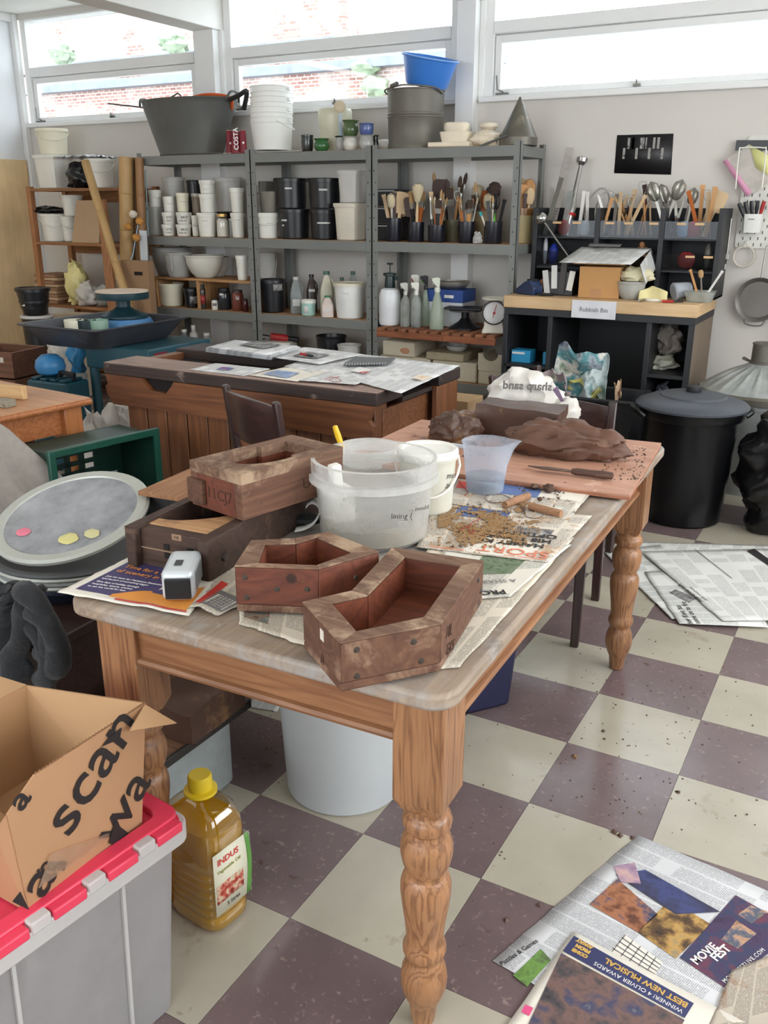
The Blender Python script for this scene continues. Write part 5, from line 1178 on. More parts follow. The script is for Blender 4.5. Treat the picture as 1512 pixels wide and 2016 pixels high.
pl = at(1292, 985, Z=.08); MB().box(-.012, .012, -.001, .001, -.02, .02).obj('sticker', tag_m, t, (Vector((-.178, -.06, .12)))).rotation_euler = (0, 0, -1.2)
c2_ = at(1500, 1056, Z=0)+away*.2
mb = MB().blob((0, 0, .26), (.235, .22, .30), 12, .22, 40, 28, 2.2, flat=-.26); mb.v = [(x+.012*math.sin(z*40+x*20), y+.012*math.sin(z*36+y*22), z) for x, y, z in mb.v]
tag(mb.obj('bin_bag', mat('bag_black', (24, 24, 27), .25, bump=.6, bscale=14), None, (c2_.x+.17, c2_.y-.02, 0), smooth=60), 'full black bin bag on the floor at the right edge', 'bin bag')
# galvanised incinerator
galv = mat('galvanised', (176, 180, 178), .42, .6, var=.2, scale=14, stain=((96, 98, 98), .2, 6)); galv_d = mat('galvanised_dark', (112, 108, 100), .55, .6, var=.2, scale=10)
gx, gy = .075, 3.17
t = thing('incinerator_bin', 'galvanised metal bin with ribbed conical lid and chimney by the wall', 'bin', (gx, gy, 0)); t.scale = (.86, .86, 1)
MB().lathe([(0, 0), (.30, 0), (.30, .01), (.345, .46), (.352, .46), (.352, .49), (.34, .49), (.30, .02), (0, .02)], 48).obj('body', galv, t)
lr = MB().lathe([(.36, .485), (.372, .49), (.372, .515), (.35, .53), (.20, .610), (.085, .655), (.08, .655), (.08, .64), (.35, .50)], 72, shape=lambda a: 1)
lr.v = [(x, y, z+(.010*max(0, math.cos(18*math.atan2(y, x))) if .12 < math.hypot(x, y) < .33 and z > .53 else 0)) for x, y, z in lr.v]
lr2 = MB()
def lidfn(a, b):
 r = .355-.27*b; an = a*2*PI; rb_ = .012*max(0, math.cos(20*an))*math.sin(PI*min(1, b*1.15))
 return Vector((r*math.cos(an), r*math.sin(an), .525+.13*b+rb_))
lr2.grid(lidfn, 160, 8); lr2.obj('lid_cone', galv, t)
MB().lathe([(.352, .48), (.372, .485), (.374, .515), (.358, .528), (.345, .524)], 56).obj('lid_rim', galv_d, t)
MB().lathe([(.088, .645), (.088, .665), (.08, .668), (.078, .75), (.082, .752), (.082, .758), (.070, .758), (.070, .65)], 32).obj('chimney', galv_d, t)
for s in (-1, 1): MB().tube(smooth_path([Vector((s*.085, -.0, .66)), Vector((s*.12, -.02, .672)), Vector((s*.12, .02, .672)), Vector((s*.085, .0, .66))]), .006, 6).obj('handle', galv_d, t)
for k in range(10):
 a = -PI/2+(k-5)*.3; MB().lathe([(0, 0), (.012, 0), (0, .001)], 8).obj('air_hole', mat('slot_dark', (24, 18, 16), .9), t).matrix_local = frame_m(Vector((.348*math.cos(a), .348*math.sin(a), .455)), (-math.sin(a), math.cos(a), 0), (0, 0, 1))
# ================================================================ grey metal shelving, three bays
steel = mat('shelf_grey', (124, 126, 123), .5, .15, var=.06, scale=5, stain=((150, 150, 146), .05, 40)); steel_d = mat('shelf_hole', (40, 40, 40), .8)
mdf = mat('shelf_mdf', (176, 138, 100), .8, var=.1)
SY0, SY1 = 3.30, 3.72
BAYS = [(-4.30, -3.29), (-3.29, -2.352), (-2.352, -1.375)]
LV = [[1.752, 1.207, .700, .36, .08], [1.752, 1.207, .706, .36, .08], [1.752, 1.207, .36, .08]]
names = ['grey metal shelving bay with the zinc bath on top', 'middle grey metal shelving bay with small pots on top', 'grey metal shelving bay with the cone on top and brushes inside']
hole_me = MB().lathe([(0, 0), (.0045, 0), (0, .0006)], 8).mesh('bolt_hole', steel_d)
for k, (x0, x1) in enumerate(BAYS):
 t = thing('metal_shelving', names[k], 'shelving', (x0, SY0, 0), 0, 'bays of grey metal shelving'); w_ = x1-x0; d_ = SY1-SY0
 for x, sx in ((0.002, 1), (w_-.002, -1)):
  for y, sy in ((0, 1), (d_, -1)):
   o = MB().box(min(x, x+sx*.040), max(x, x+sx*.040), min(y, y+sy*.003), max(y, y+sy*.003), 0, 1.775).box(min(x, x+sx*.003), max(x, x+sx*.003), min(y, y+sy*.04), max(y, y+sy*.04), 0, 1.775).obj('post', steel, t, smooth=0)
   if y == 0:
    for j in range(22): link('bolt_hole', hole_me, o, (x+sx*(.014 if j % 2 else .026), -.0004, .16+j*.07), (PI/2, 0, 0))
 for z in LV[k]:
  for y in (0, d_): MB().box(.042, w_-.042, y-.001 if y == 0 else y-.003, y+.003 if y == 0 else y+.001, z-.058, z).obj('beam', steel, t, smooth=0)
  for x in (.001, w_-.004): MB().box(x, x+.003, .042, d_-.042, z-.058, z).obj('side_beam', steel, t, smooth=0)
  MB().box(.006, w_-.006, .006, d_-.006, z-.012, z+.001).obj('shelf_board', mdf, t, smooth=0)
# ---------------------------------------------------------------- container makers
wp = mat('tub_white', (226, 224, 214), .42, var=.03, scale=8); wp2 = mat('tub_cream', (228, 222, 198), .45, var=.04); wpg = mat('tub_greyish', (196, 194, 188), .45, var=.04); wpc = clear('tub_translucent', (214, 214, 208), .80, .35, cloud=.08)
bk_pl = mat('tub_black', (26, 27, 31), .35, var=.1); strip_m = mat('label_strip', (212, 212, 208), .6); brownish = mat('tub_tan', (176, 160, 140), .5)
def cam_ang(X, Y): return math.atan2(CAM.y-Y, CAM.x-X)
def tub(label, x0, x1, yt, Y, z, m=None, lid=None, ratio=.86, handle=False, strip=None, name='white_tub', cat='tub', sqr=0, group=None, rimh=.018, lidh=.02, zt=None, n=28, lid_m=None, write=None, label_m=None):
 X, r, top = S(x0, x1, yt, Y); top = zt or top; h = top-z; m = m or wp
 t = thing(name, label, cat, (X, Y, z), 0, group); rr = r/1.07
 shp = (lambda a: sq(a, sqr, 1, 1)) if sqr else None
 if sqr: rr = r/1.16
 MB().lathe(lathe_open(rr*ratio, rr, h-(lidh*.5 if lid else 0), .003, rr*.04, n, min(rimh, h*.2)), n, shape=shp, a0=cam_ang(X, Y)).obj('body', m, t)
 if lid: MB().lathe([(0, h-lidh*.35), (rr*.86, h-lidh*.35), (rr*.90, h), (rr*1.05, h), (rr*1.08, h-lidh*.2), (rr*1.08, h-lidh), (rr*1.0, h-lidh)], n, shape=shp, a0=cam_ang(X, Y)).obj('lid', lid_m or m, t)
 ca = cam_ang(X, Y); f_ = Vector((math.cos(ca), math.sin(ca), 0)); s_ = Vector((-f_.y, f_.x, 0))
 if handle:
  pts = [s_*(rr*1.05*math.cos(a))+f_*(rr*1.10*math.sin(a))+Vector((0, 0, h*.86-h*.33*math.sin(a))) for a in [PI*k/12 for k in range(13)]]
  MB().tube(pts, max(.0035, rr*.034), 6).obj('handle', m, t)
 if strip:
  for (off, zf, wd, ht) in (strip if isinstance(strip, list) else [strip]):
   a = ca+off; f2 = Vector((math.cos(a), math.sin(a), 0)); rad = rr*(ratio+(1-ratio)*zf)*1.012
   an = wd/rad/2
   MB().grid(lambda u, v: Vector((rad*math.cos(a-an+2*an*u), rad*math.sin(a-an+2*an*u), h*zf-ht/2+ht*v)), 5, 1).obj('label', label_m or strip_m, t, solid=.0006)
 if write:
  for (s, off, zf, size) in write:
   a = ca+off; f2 = Vector((math.cos(a), math.sin(a), 0)); rad = rr*(ratio+(1-ratio)*zf)*1.01
   text(s, size, ink_k, t, f2*rad+Vector((-f2.y, f2.x, 0))*(-size*len(s)*.3)+Vector((0, 0, h*zf)), (-f2.y, f2.x, 0), (0, 0, 1), 'marker_writing', ext=.001)
 return t
Z1, Z2a, Z2b = 1.209, .702, .708
G1 = 'tubs on the upper shelf of the zinc bath bay'
ST = lambda off=0, zf=.62, w=.045, h=.008: (off, zf, w, h)
# --- bay one, upper shelf
tub('tall translucent tub of white powder at the end of the upper shelf', 287, 321, 408, 3.42, Z1, wpc, True, .78, lidh=.014, sqr=5)
zt_ = S(287, 321, 408, 3.42)[2]
tub('small white screw-top jar standing on the tall translucent tub', 291, 318, 374, 3.42, zt_, wp, True, .92, strip=ST(.2, .55, .05, .006), name='white_jar', cat='jar')
for k, (a, b, nm) in enumerate(((318, 346, 'beside the translucent tub'), (346, 377, 'nearer the tall tub column'))):
 zb1 = S(a, b, 441.5, 3.40)[2]
 tub('lower scrawled white tub of the pair '+nm, a, b, 441.5, 3.40, Z1, wp, True, .9, write=[(('2775', '30022')[k], .1, .5, .020), (('kaolin', 'china clay')[k], .1, .26, .014)], group=G1)
 zt1 = S(a, b, 418, 3.40)[2]
 tub('upper scrawled white tub of the pair '+nm, a, b, 418, 3.40, zb1, wp, True, .9, write=[(('2775', '30015')[k], .1, .5, .020), (('kaolin', 'china clay')[k], .1, .26, .014)], group=G1)
 tub(('narrow white jar on the scrawled tubs beside the translucent tub', 'cream screw-top jar on the scrawled tubs near the column')[k], (320, 346)[k], (345, 371)[k], (387, 380)[k], 3.40, zt1, (wp, wp2)[k], True, .92, name='white_jar', cat='jar', strip=ST(.1, .55, .045, .006))
tub('tall white bucket in shadow at the back behind the small jars', 318, 363, 349, 3.62, Z1, wpg, True, .9, strip=ST(.1, .84, .05, .007), name='white_bucket', cat='bucket')  # greyish plastic stands in for the shade on this white bucket
tub('black bucket at the back behind the white tub column', 366, 396, 355, 3.60, Z1, bk_pl, True, .88, strip=ST(.1, .62, .05, .012), name='black_bucket', cat='bucket')
tub('lowest and widest tub of the white column on the upper shelf', 387, 427, 419, 3.38, Z1, wp, True, .86, strip=ST(-.3, .68, .035, .006), group=G1)
za = S(387, 427, 419, 3.38)[2]; tub('middle tub of the white column on the upper shelf', 391, 424, 382, 3.38, za, wp, True, .92, strip=ST(-.5, .70, .02, .006), group=G1)
zb = S(391, 424, 382, 3.38)[2]; tub('topmost tub of the white column on the upper shelf', 391, 423, 355, 3.38, zb, wp, True, .9, strip=ST(-.3, .35, .03, .006), group=G1)
tub('small white tub with peeling label wedged beside the column', 376, 391, 424, 3.42, Z1, wp, True, .9, strip=ST(0, .55, .03, .02))
tub('narrow tan tub behind the white column', 376, 393, 381, 3.53, Z1, brownish, True, .9, lid_m=wp)
# glass jar
def jar(label, x0, x1, yt, Y, z, body, lid_m, content=None, fill=.75, group=None, shoulder=.8, strip=None, name='glass_jar', neck=.78):
 X, r, top = S(x0, x1, yt, Y); h = top-z
 t = thing(name, label, 'jar', (X, Y, z), 0, group)
 MB().lathe([(0, 0), (r*.9, 0), (r, h*.05), (r, h*shoulder*.92), (r*.93, h*shoulder), (r*neck, h*(shoulder+.07)), (r*neck, h*.96), (0, h*.96)], 24).obj('body', body, t)
 if content: MB().lathe([(0, .004), (r*.86, .004), (r*.95, h*.05), (r*.95, h*shoulder*.9), (r*.6, h*fill), (0, h*fill)], 24).obj('contents', content, t)
 MB().lathe([(r*neck*1.0, h*.88), (r*neck*1.08, h*.88), (r*neck*1.08, h), (0, h)], 24).obj('lid', lid_m, t)
 if strip:
  ca = cam_ang(X, Y)+strip[0]; an = strip[2]/r/2
  MB().grid(lambda u, v: Vector((r*1.01*math.cos(ca-an+2*an*u), r*1.01*math.sin(ca-an+2*an*u), h*strip[1]-strip[3]/2+strip[3]*v)), 5, 1).obj('label', strip[4] if len(strip) > 4 else strip_m, t, solid=.0006)
 return t
jar('glass jar of white powder with gold lid on the upper shelf', 425, 449, 421, 3.38, Z1, glass('jar_glass', (248, 248, 246), .2), mat('gold_lid', (196, 160, 92), .35, .6), mat('white_powder', (226, 222, 212), .9), .8)
jar('slim grey glass jar beside the gold-lidded jar', 449, 460, 430, 3.42, Z1, mat('grey_jar', (150, 150, 146), .3), wpg)
o = tag(MB().box(-.075, .075, -.06, .06, 0, .17).obj('black_carton', mat('black_carton', (26, 26, 30), .5), None, (S(424, 456, 408, 3.60)[0], 3.60, Z1), bevel=.003), 'black carton at the back carrying a large pale bucket', 'carton'); 
tub('large pale bucket on the black carton at the back', 419, 475, 350, 3.60, Z1+.171, wpg, True, .86, strip=ST(-.3, .70, .07, .009), name='white_bucket', cat='bucket')
tub('lower tall white tub next to the shelving post', 453, 482, 419, 3.37, Z1, wp, True, .84, strip=ST(-.2, .72, .04, .006), group=G1)
za = S(453, 482, 419, 3.37)[2]; tub('upper tall white tub next to the shelving post', 451, 480, 370, 3.37, za, wp, True, .82, strip=ST(.4, .6, .02, .006), group=G1)
tag(MB().bar((S(288, 290, 335, 3.40)[0], 3.36, Z1+.0), (at(288, 335, Y=3.38).x, 3.37, at(288, 335, Y=3.38).z), .007, .007).obj('blue_rod', mat('pale_blue_plastic', (178, 206, 212), .4)), 'thin pale blue plastic rod standing at the shelf end', 'rod')
# --- bay one, wooden pigeonhole on the lower shelf
ztray = at(390, 548, Y=3.34).z
wt = thing('wooden_tray_shelf', 'low wooden shelf box standing inside the zinc bath bay', 'shelf box', (-4.25, SY0+.02, Z2a))
tw_ = wood('raw_pine', (190, 146, 98), (160, 112, 68), 'X', 10, .7, .06, knots=False); tw_z = wood('raw_pine_z', (196, 152, 104), (166, 118, 74), 'Z', 10, .7, .06, knots=False)
MB().box(0, .93, 0, .36, ztray-Z2a-.018, ztray-Z2a).obj('top_board', tw_, wt, bevel=.002)
for x in (0, .405, .905): MB().box(x, x+.022, .005, .355, 0, ztray-Z2a-.018).obj('upright', tw_z, wt, bevel=.002)
ZT = ztray+.001
# grey jug and bowls on it
def bowl(label, x0, x1, yt, Y, z, m, base=.5, name='mixing_bowl', rim=.012, group=None, spout_=False, cat='bowl'):
 X, r, top = S(x0, x1, yt, Y); h = top-z
 t = thing(name, label, cat, (X, Y, z), 0, group)
 out = [(0, 0), (r*base, 0), (r*(base+.06), .004)]+[(r*(base+.06+(.90-base)*math.sin(PI/2*k/8)), .004+(h-.02)*(k/8)**1.25) for k in range(1, 9)]
 out += [(r, h-.014), (r+.002, h-.002), (r, h), (r*.96, h)]
 inn = [(r*.94, h-.012)]+[((r*(base+.06+(.90-base)*math.sin(PI/2*k/8)))*.95, .010+(h-.022)*(k/8)**1.25) for k in range(7, 0, -1)]+[(r*base*.9, .008), (0, .008)]
 MB().lathe(out+inn, 32).obj('body', m, t); return t, X, r, h
t, X, r, h = bowl('wide grey plastic bowl with rim on the wooden shelf box', 297, 376, 487, 3.50, ZT, mat('grey_bowl', (150, 148, 142), .4), .62)
t, X, r, h = bowl('grey jug-shaped bowl with strap handle in front of the wide bowl', 323, 378, 497, 3.36, ZT, mat('grey_jug', (158, 156, 150), .4), .66, 'grey_jug', cat='jug')
ca = cam_ang(X, 3.36)+.9; f_ = Vector((math.cos(ca), math.sin(ca), 0))*-1
ca2 = cam_ang(X, 3.36)-.55; f2 = Vector((math.cos(ca2), math.sin(ca2), 0)); MB().bar(f2*r*.98+Vector((0, 0, h-.01)), f2*r*.92+Vector((0, 0, h*.25)), .02, .012, up=f2).obj('handle', mat('grey_jug', (158, 156, 150), .4), t, bevel=.003)
bowl('cream plastic mixing bowl on the wooden shelf box', 364, 440, 502, 3.40, ZT, mat('cream_bowl', (206, 202, 190), .35), .42)
bowl('second cream bowl nested behind the cream mixing bowl', 395, 452, 505, 3.54, ZT, mat('cream_bowl2', (188, 184, 176), .4), .5)
tub('narrow white tub at the end of the wooden shelf box', 463, 488, 503, 3.36, ZT, wp, True, .8, strip=ST(-.4, .7, .012, .005))
tub('large white open bucket inside the wooden shelf box', 308, 362, 557, 3.42, Z2a, wp2, False, .84, handle=False, name='white_bucket', cat='bucket')
tub('black tub with silver label inside the wooden shelf box', 361, 393, 567, 3.40, Z2a, bk_pl, True, .88, strip=(.3, .5, .07, .075), name='black_tub', label_m=mat('silver_label', (160, 160, 164), .4, .3, stain=((80, 80, 84), .3, 20)))
jar('glass bottle with red label inside the wooden shelf box', 391, 404, 560, 3.36, Z2a, mat('dark_glass', (60, 52, 48), .15), bk_pl, strip=(0, .4, .04, .06, mat('red_label', (150, 50, 48), .5)), name='glass_bottle', neck=.6)
jar('tiny white jar next to the dark jar', 416, 428, 588, 3.36, Z2a, wp, bk_pl, strip=(0, .5, .03, .02, ink_g))
jar('large dark pigment jar with white label strip', 427, 454, 567, 3.42, Z2a, mat('dark_jar', (44, 46, 50), .15), bk_pl, strip=(-.4, .72, .035, .014))
jar('large rust-brown pigment jar', 455, 479, 571, 3.40, Z2a, mat('brown_jar', (112, 60, 48), .2), mat('brown_lid', (70, 50, 44), .4), strip=(0, .6, .02, .01))
jar('small dark red jar beside the shelving post', 477, 488, 588, 3.37, Z2a, mat('red_jar', (74, 30, 32), .2), bk_pl)
# below the lower shelf (only glimpsed past the bench)
for k, (a, b, yt, lab, m_) in enumerate(((352, 372, 648, 'clear bottle on the low shelf glimpsed above the bench', clear('clear_bottle', (190, 196, 196), .6)), (372, 388, 640, 'slim pale bottle on the low shelf glimpsed above the bench', wpg), (395, 418, 655, 'grey jar on the low shelf glimpsed above the bench', mat('grey_jar', (150, 150, 146), .3)))):
 jar(lab, a, b, yt, 3.42, .362, m_, wp, name='bottle', neck=.5, shoulder=.7)
# --- bay two, upper shelf
G2 = 'containers on the upper shelf of the middle bay'
def mjug(label, x0, x1, yt, Y, z, m, group=None):
 X, r, top = S(x0, x1, yt, Y); h = top-z; t = thing('measuring_jug', label, 'jug', (X, Y, z), math.atan2(RGT.y, RGT.x), group); r *= .9
 mb = MB().lathe([(0, 0), (r*.66, 0), (r*.7, .003), (r, h), (r*1.03, h), (r*.96, h-.003), (r*.66, .006), (0, .005)], 28)
 mb.v = [(x*(1+.35*math.exp(-(math.atan2(y, x)/.35)**2)*max(0, (z_/h-.6)/.4)), y, z_) for x, y, z_ in mb.v]
 mb.obj('body', m, t); MB().bar((-r*.9, 0, h*.92), (-r*1.35, 0, h*.9), .012, .01).bar((-r*1.3, 0, h*.95), (-r*1.1, 0, h*.25), .012, .01, up=(1, 0, 0)).obj('handle', m, t, bevel=.002); return t
tub('white bucket with bail handle under the measuring jug', 499, 550, 419, 3.40, Z1, wp, True, .86, handle=True, strip=ST(.4, .6, .06, .004), name='white_bucket', cat='bucket', group=G2)
za = S(499, 550, 419, 3.40)[2]; mjug('translucent measuring jug standing on the handled white bucket', 508, 551, 377, 3.40, za+.001, clear('old_jug', (176, 170, 158), .75, .3, cloud=.06))
mjug('inverted grey jug at the back behind the black buckets', 506, 540, 357, 3.60, Z1, clear('old_jug2', (160, 158, 152), .8, .3, cloud=.06))
zbl = S(545, 610, 411, 3.46)[2]
for lab, a, b, yt, zz0, st in (('lower black bucket next to the handled white bucket', 546, 611, 411, Z1, [(-.75, .62, .05, .012), (-.85, .45, .02, .012)]), ('lower black bucket next to the squarish white buckets', 608, 668, 412, Z1, [(-.05, .55, .09, .011)])):
 tub(lab, a, b, yt, 3.46, zz0, bk_pl, True, .92, strip=st, name='black_bucket', cat='bucket', group='black buckets stacked two by two')
tub('upper black bucket next to the measuring jug', 538, 605, 351, 3.46, zbl+.001, bk_pl, True, .95, strip=[(-.15, .66, .05, .012)], name='black_bucket', cat='bucket', group='black buckets stacked two by two')
tub('upper black bucket next to the squarish white buckets', 605, 672, 351, 3.46, zbl+.001, bk_pl, True, .93, strip=[(-.1, .62, .06, .012)], name='black_bucket', cat='bucket', group='black buckets stacked two by two')
tub('lower squarish white bucket with moulded scale at the bay end', 659, 722, 400, 3.42, Z1, mat('bone_plastic', (212, 204, 188), .45), True, .86, sqr=4.5, name='white_bucket', cat='bucket', group=G2)
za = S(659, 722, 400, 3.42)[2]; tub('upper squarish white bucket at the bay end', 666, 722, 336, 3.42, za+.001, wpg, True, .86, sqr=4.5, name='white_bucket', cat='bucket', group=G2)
# --- bay two, lower shelf
def milk(label, x0, x1, yt, Y, z, m, cap_m, strip=None, handle=True, group='milk bottles on the lower shelf of the middle bay'):
 X, r, top = S(x0, x1, yt, Y); h = top-z; t = thing('plastic_bottle', label, 'bottle', (X, Y, z), cam_ang(X, Y)+PI/2, group); r *= .92
 shp = lambda a: sq(a, 4, 1, 1)
 MB().lathe([(0, 0), (r*.82, 0), (r*.92, h*.02), (r*.92, h*.52), (r*.85, h*.62), (r*.55, h*.82), (r*.36, h*.90), (r*.36, h*.95), (0, h*.95)], 24, shape=shp).obj('body', m, t)
 MB().lathe([(0, h), (r*.42, h), (r*.44, h*.99), (r*.44, h*.92), (r*.36, h*.92)], 18).obj('cap', cap_m, t)
 if handle: MB().tube(smooth_path([Vector((r*.35, 0, h*.86)), Vector((r*.88, 0, h*.74)), Vector((r*.98, 0, h*.6)), Vector((r*.85, 0, h*.45))]), r*.13, 8).obj('handle', m, t)
 if strip: MB().box(-r*.55, r*.55, -r*.96, -r*.92, h*strip[0], h*strip[1]).obj('label', strip_m, t)
 return t
tub('white bucket in shadow behind the black bucket on the lower shelf', 502, 544, 497, 3.60, Z2b, wpg, False, .84, handle=True, name='white_bucket', cat='bucket')  # white bucket coloured grey, its shade painted into the plastic
tub('black paint bucket with torn label on the lower shelf', 511, 562, 549, 3.42, Z2b, bk_pl, True, .86, strip=[(.5, .78, .08, .05)], name='black_bucket', cat='bucket', label_m=mat('torn_label', (160, 158, 152), .7, stain=((50, 50, 50), .3, 18)))
milk('empty clear milk bottle on the lower shelf', 568, 596, 545, 3.42, Z2b, clear('clear_bottle', (190, 196, 196), .6), wpg, (.22, .40))
milk('dark brown bottle behind the mint tub', 601, 625, 540, 3.55, Z2b, mat('brown_bottle', (62, 48, 46), .3), bk_pl, (.55, .62))
milk('tall cream milk bottle leaning toward the big bucket', 627, 658, 534, 3.44, Z2b, mat('cream_bottle', (206, 202, 180), .4), mat('cap_green_dark', (60, 96, 84), .4))
milk('small pinkish milk bottle with green cap in front', 630, 659, 582, 3.35, Z2b, mat('pink_bottle', (214, 198, 188), .4), mat('cap_green', (40, 120, 84), .4), (.32, .42), False)
tub('small mint green and white tub on the lower shelf', 592, 622, 590, 3.36, Z2b, mat('mint_tub', (168, 206, 196), .4), True, .97, lid_m=wp, strip=(-.4, .4, .035, .05), name='mint_tub')
tub('big white lidded bucket on the lower shelf beside the post', 656, 722, 556, 3.40, Z2b, mat('bright_white_tub', (230, 230, 226), .4), True, .86, strip=ST(-.3, .72, .04, .005), name='white_bucket', cat='bucket', lid_m=wp2)
milk('clear bottle with green cap peeping over the big bucket', 683, 706, 534, 3.58, Z2b, clear('clear_bottle', (190, 196, 196), .6), mat('cap_green_dark', (60, 96, 84), .4), None, False)
milk('reddish bottle with green cap peeping over the big bucket', 664, 682, 546, 3.58, Z2b, mat('red_bottle', (170, 110, 96), .4), mat('cap_green_dark', (60, 96, 84), .4), None, False)
# --- bay two, low shelf above the bench
z3 = .362
p = at(550, 657, Y=3.40); t = thing('power_drill', 'red and black power tool on the low shelf above the bench', 'power tool', (p.x, 3.40, p.z-.02), .3)
MB().box(-.10, .10, -.09, .09, -(p.z-.02-z3), -.03).obj('white_carton', wp, t, bevel=.004)
MB().tube([(-.06, 0, .0), (.04, 0, -.01), (.07, 0, -.012)], [.025, .027, .018], 12).obj('motor_body', mat('tool_red', (160, 40, 40), .4), t); MB().tube([(.07, 0, -.012), (.14, 0, -.02)], .02, 10).obj('chuck', bk_pl, t)
MB().tube(smooth_path([Vector((-.06, 0, 0)), Vector((-.14, -.02, .01)), Vector((-.2, 0, -.02)), Vector((-.12, .03, -.025))]), .005, 6).obj('cable', bk_pl, t)
bowl('shallow black bowl on the low shelf above the bench', 622, 682, 660, 3.42, z3, bk_pl, .6); bowl('white pudding bowl on the low shelf near the post', 664, 712, 678, 3.36, z3, wpg, .55)

# ================================================================ bay three: brush pots
navy_pot = mat('pot_navy', (22, 24, 36), .3, var=.1, coat=.3)
handles = [mat('brush_wood', (188, 138, 86), .6, var=.15), mat('brush_dark', (64, 44, 38), .5, var=.15), mat('brush_orange', (190, 104, 46), .45), mat('brush_grey', (120, 112, 106), .5), mat('brush_black', (34, 32, 34), .4), mat('brush_pale', (208, 180, 142), .65), mat('brush_white', (206, 202, 196), .5)]
bristle = [mat('bristle_tan', (176, 142, 100), .9, bump=.4, bscale=200), mat('bristle_dark', (70, 54, 46), .9, bump=.4, bscale=200), mat('bristle_cream', (206, 192, 160), .9, bump=.4, bscale=200)]
ferr = mat('ferrule', (160, 158, 150), .35, .8)
H = {}
def tool_meshes(kind, hi, bi):
 key = (kind, hi, bi)
 if key in H: return H[key]
 h = handles[hi]; out = []
 if kind == 'flat':    # flat brush, bristles up
  out = [('handle', MB().prism([(-.006, 0), (.006, 0), (.010, .11), (.013, .125), (-.013, .125), (-.010, .11)], -.004, .004, Matrix(((1, 0, 0, 0), (0, 0, -1, 0), (0, 1, 0, 0), (0, 0, 0, 1)))).mesh('handle', h)), ('ferrule', MB().box(-.014, .014, -.005, .005, .125, .148).mesh('ferrule', ferr)), ('bristles', MB().box(-.014, .014, -.005, .005, .148, .185).mesh('bristles', bristle[bi]))]
 elif kind == 'round':
  out = [('handle', MB().lathe([(0, 0), (.002, 0), (.0045, .09), (.004, .15)], 8).mesh('handle', h)), ('ferrule', MB().lathe([(.004, .15), (.005, .153), (.005, .175), (.004, .178)], 8).mesh('ferrule', ferr)), ('bristles', MB().lathe([(.0045, .176), (.0065, .19), (.005, .205), (0, .215)], 8).mesh('bristles', bristle[bi]))]
 elif kind == 'stick': out = [('handle', MB().box(-.008, .008, -.0025, .0025, 0, .19).mesh('handle', h)), ('tip', MB().box(-.010, .010, -.003, .003, .19, .205).mesh('tip', h))]
 elif kind == 'spatula': out = [('handle', MB().box(-.007, .007, -.003, .003, 0, .11).mesh('handle', h)), ('blade', MB().prism(rrect(-.03, .03, .11, .20, .015), -.003, .003, Matrix(((1, 0, 0, 0), (0, 0, -1, 0), (0, 1, 0, 0), (0, 0, 0, 1)))).mesh('blade', h))]
 elif kind == 'spoon': 
  out = [('handle', MB().lathe([(0, 0), (.005, 0), (.005, .15), (.006, .16)], 8).mesh('handle', h)), ('bowl', MB().lathe([(0, -.04), (.018, -.03), (.025, -.005), (.024, .018), (.014, .036), (0, .042)], 14, (0, 0, .195), shape=lambda a: .35+.65*abs(math.cos(a))).mesh('bowl', h))]
 elif kind == 'dome': out = [('handle', MB().lathe([(0, 0), (.006, 0), (.006, .13)], 8).mesh('handle', h)), ('bristles', MB().lathe([(.008, .13), (.017, .14), (.02, .165), (.016, .185), (0, .195)], 14).mesh('bristles', bristle[bi]))]
 elif kind == 'mop': out = [('handle', MB().lathe([(0, 0), (.005, 0), (.006, .10), (.004, .14)], 8).mesh('handle', h)), ('bristles', MB().lathe([(.004, .14), (.012, .15), (.02, .18), (.024, .20), (.012, .212), (0, .214)], 14).mesh('bristles', bristle[bi]))]
 elif kind == 'wire': out = [('handle', MB().lathe([(0, 0), (.004, 0), (.0045, .15), (.003, .155)], 8).mesh('handle', h)), ('wire_loop', MB().tube(smooth_path([Vector((0, 0, .15)), Vector((-.014, 0, .18)), Vector((-.012, 0, .205)), Vector((.012, 0, .205)), Vector((.014, 0, .18)), Vector((0, 0, .15))], 3), .0015, 5).mesh('wire_loop', ferr))]
 elif kind == 'knife': out = [('handle', MB().box(-.008, .008, -.005, .005, 0, .10).mesh('handle', h)), ('blade', MB().prism([(-.008, .10), (.008, .10), (.008, .19), (-.002, .205)], -.001, .001, Matrix(((1, 0, 0, 0), (0, 0, -1, 0), (0, 1, 0, 0), (0, 0, 0, 1)))).mesh('blade', ferr))]
 elif kind == 'bigspoon': out = [('handle', MB().box(-.006, .006, -.002, .002, 0, .16).mesh('handle', ferr)), ('bowl', MB().lathe([(0, -.05), (.02, -.035), (.03, 0), (.026, .025), (0, .045)], 16, (0, 0, .205), shape=lambda a: .3+.7*abs(math.cos(a))).mesh('bowl', ferr))]
 H[key] = out; return out
KN = {'flat': 'paintbrush', 'round': 'paintbrush', 'stick': 'wooden_tool', 'spatula': 'wooden_spatula', 'spoon': 'wooden_spoon', 'dome': 'round_brush', 'mop': 'mop_brush', 'wire': 'loop_tool', 'knife': 'modelling_knife', 'bigspoon': 'metal_spoon'}
KL = {'flat': 'flat %s brush with bristles up', 'round': 'slim round %s brush', 'stick': '%s flat modelling stick', 'spatula': '%s paddle-shaped spatula', 'spoon': '%s wooden spoon', 'dome': 'domed stencil brush with %s handle', 'mop': 'fluffy mop brush with %s handle', 'wire': 'loop tool with %s handle', 'knife': 'small knife with %s handle', 'bigspoon': 'shiny metal spoon among %s tools'}
CN = ['wooden', 'dark brown', 'orange', 'grey', 'black', 'pale', 'white']
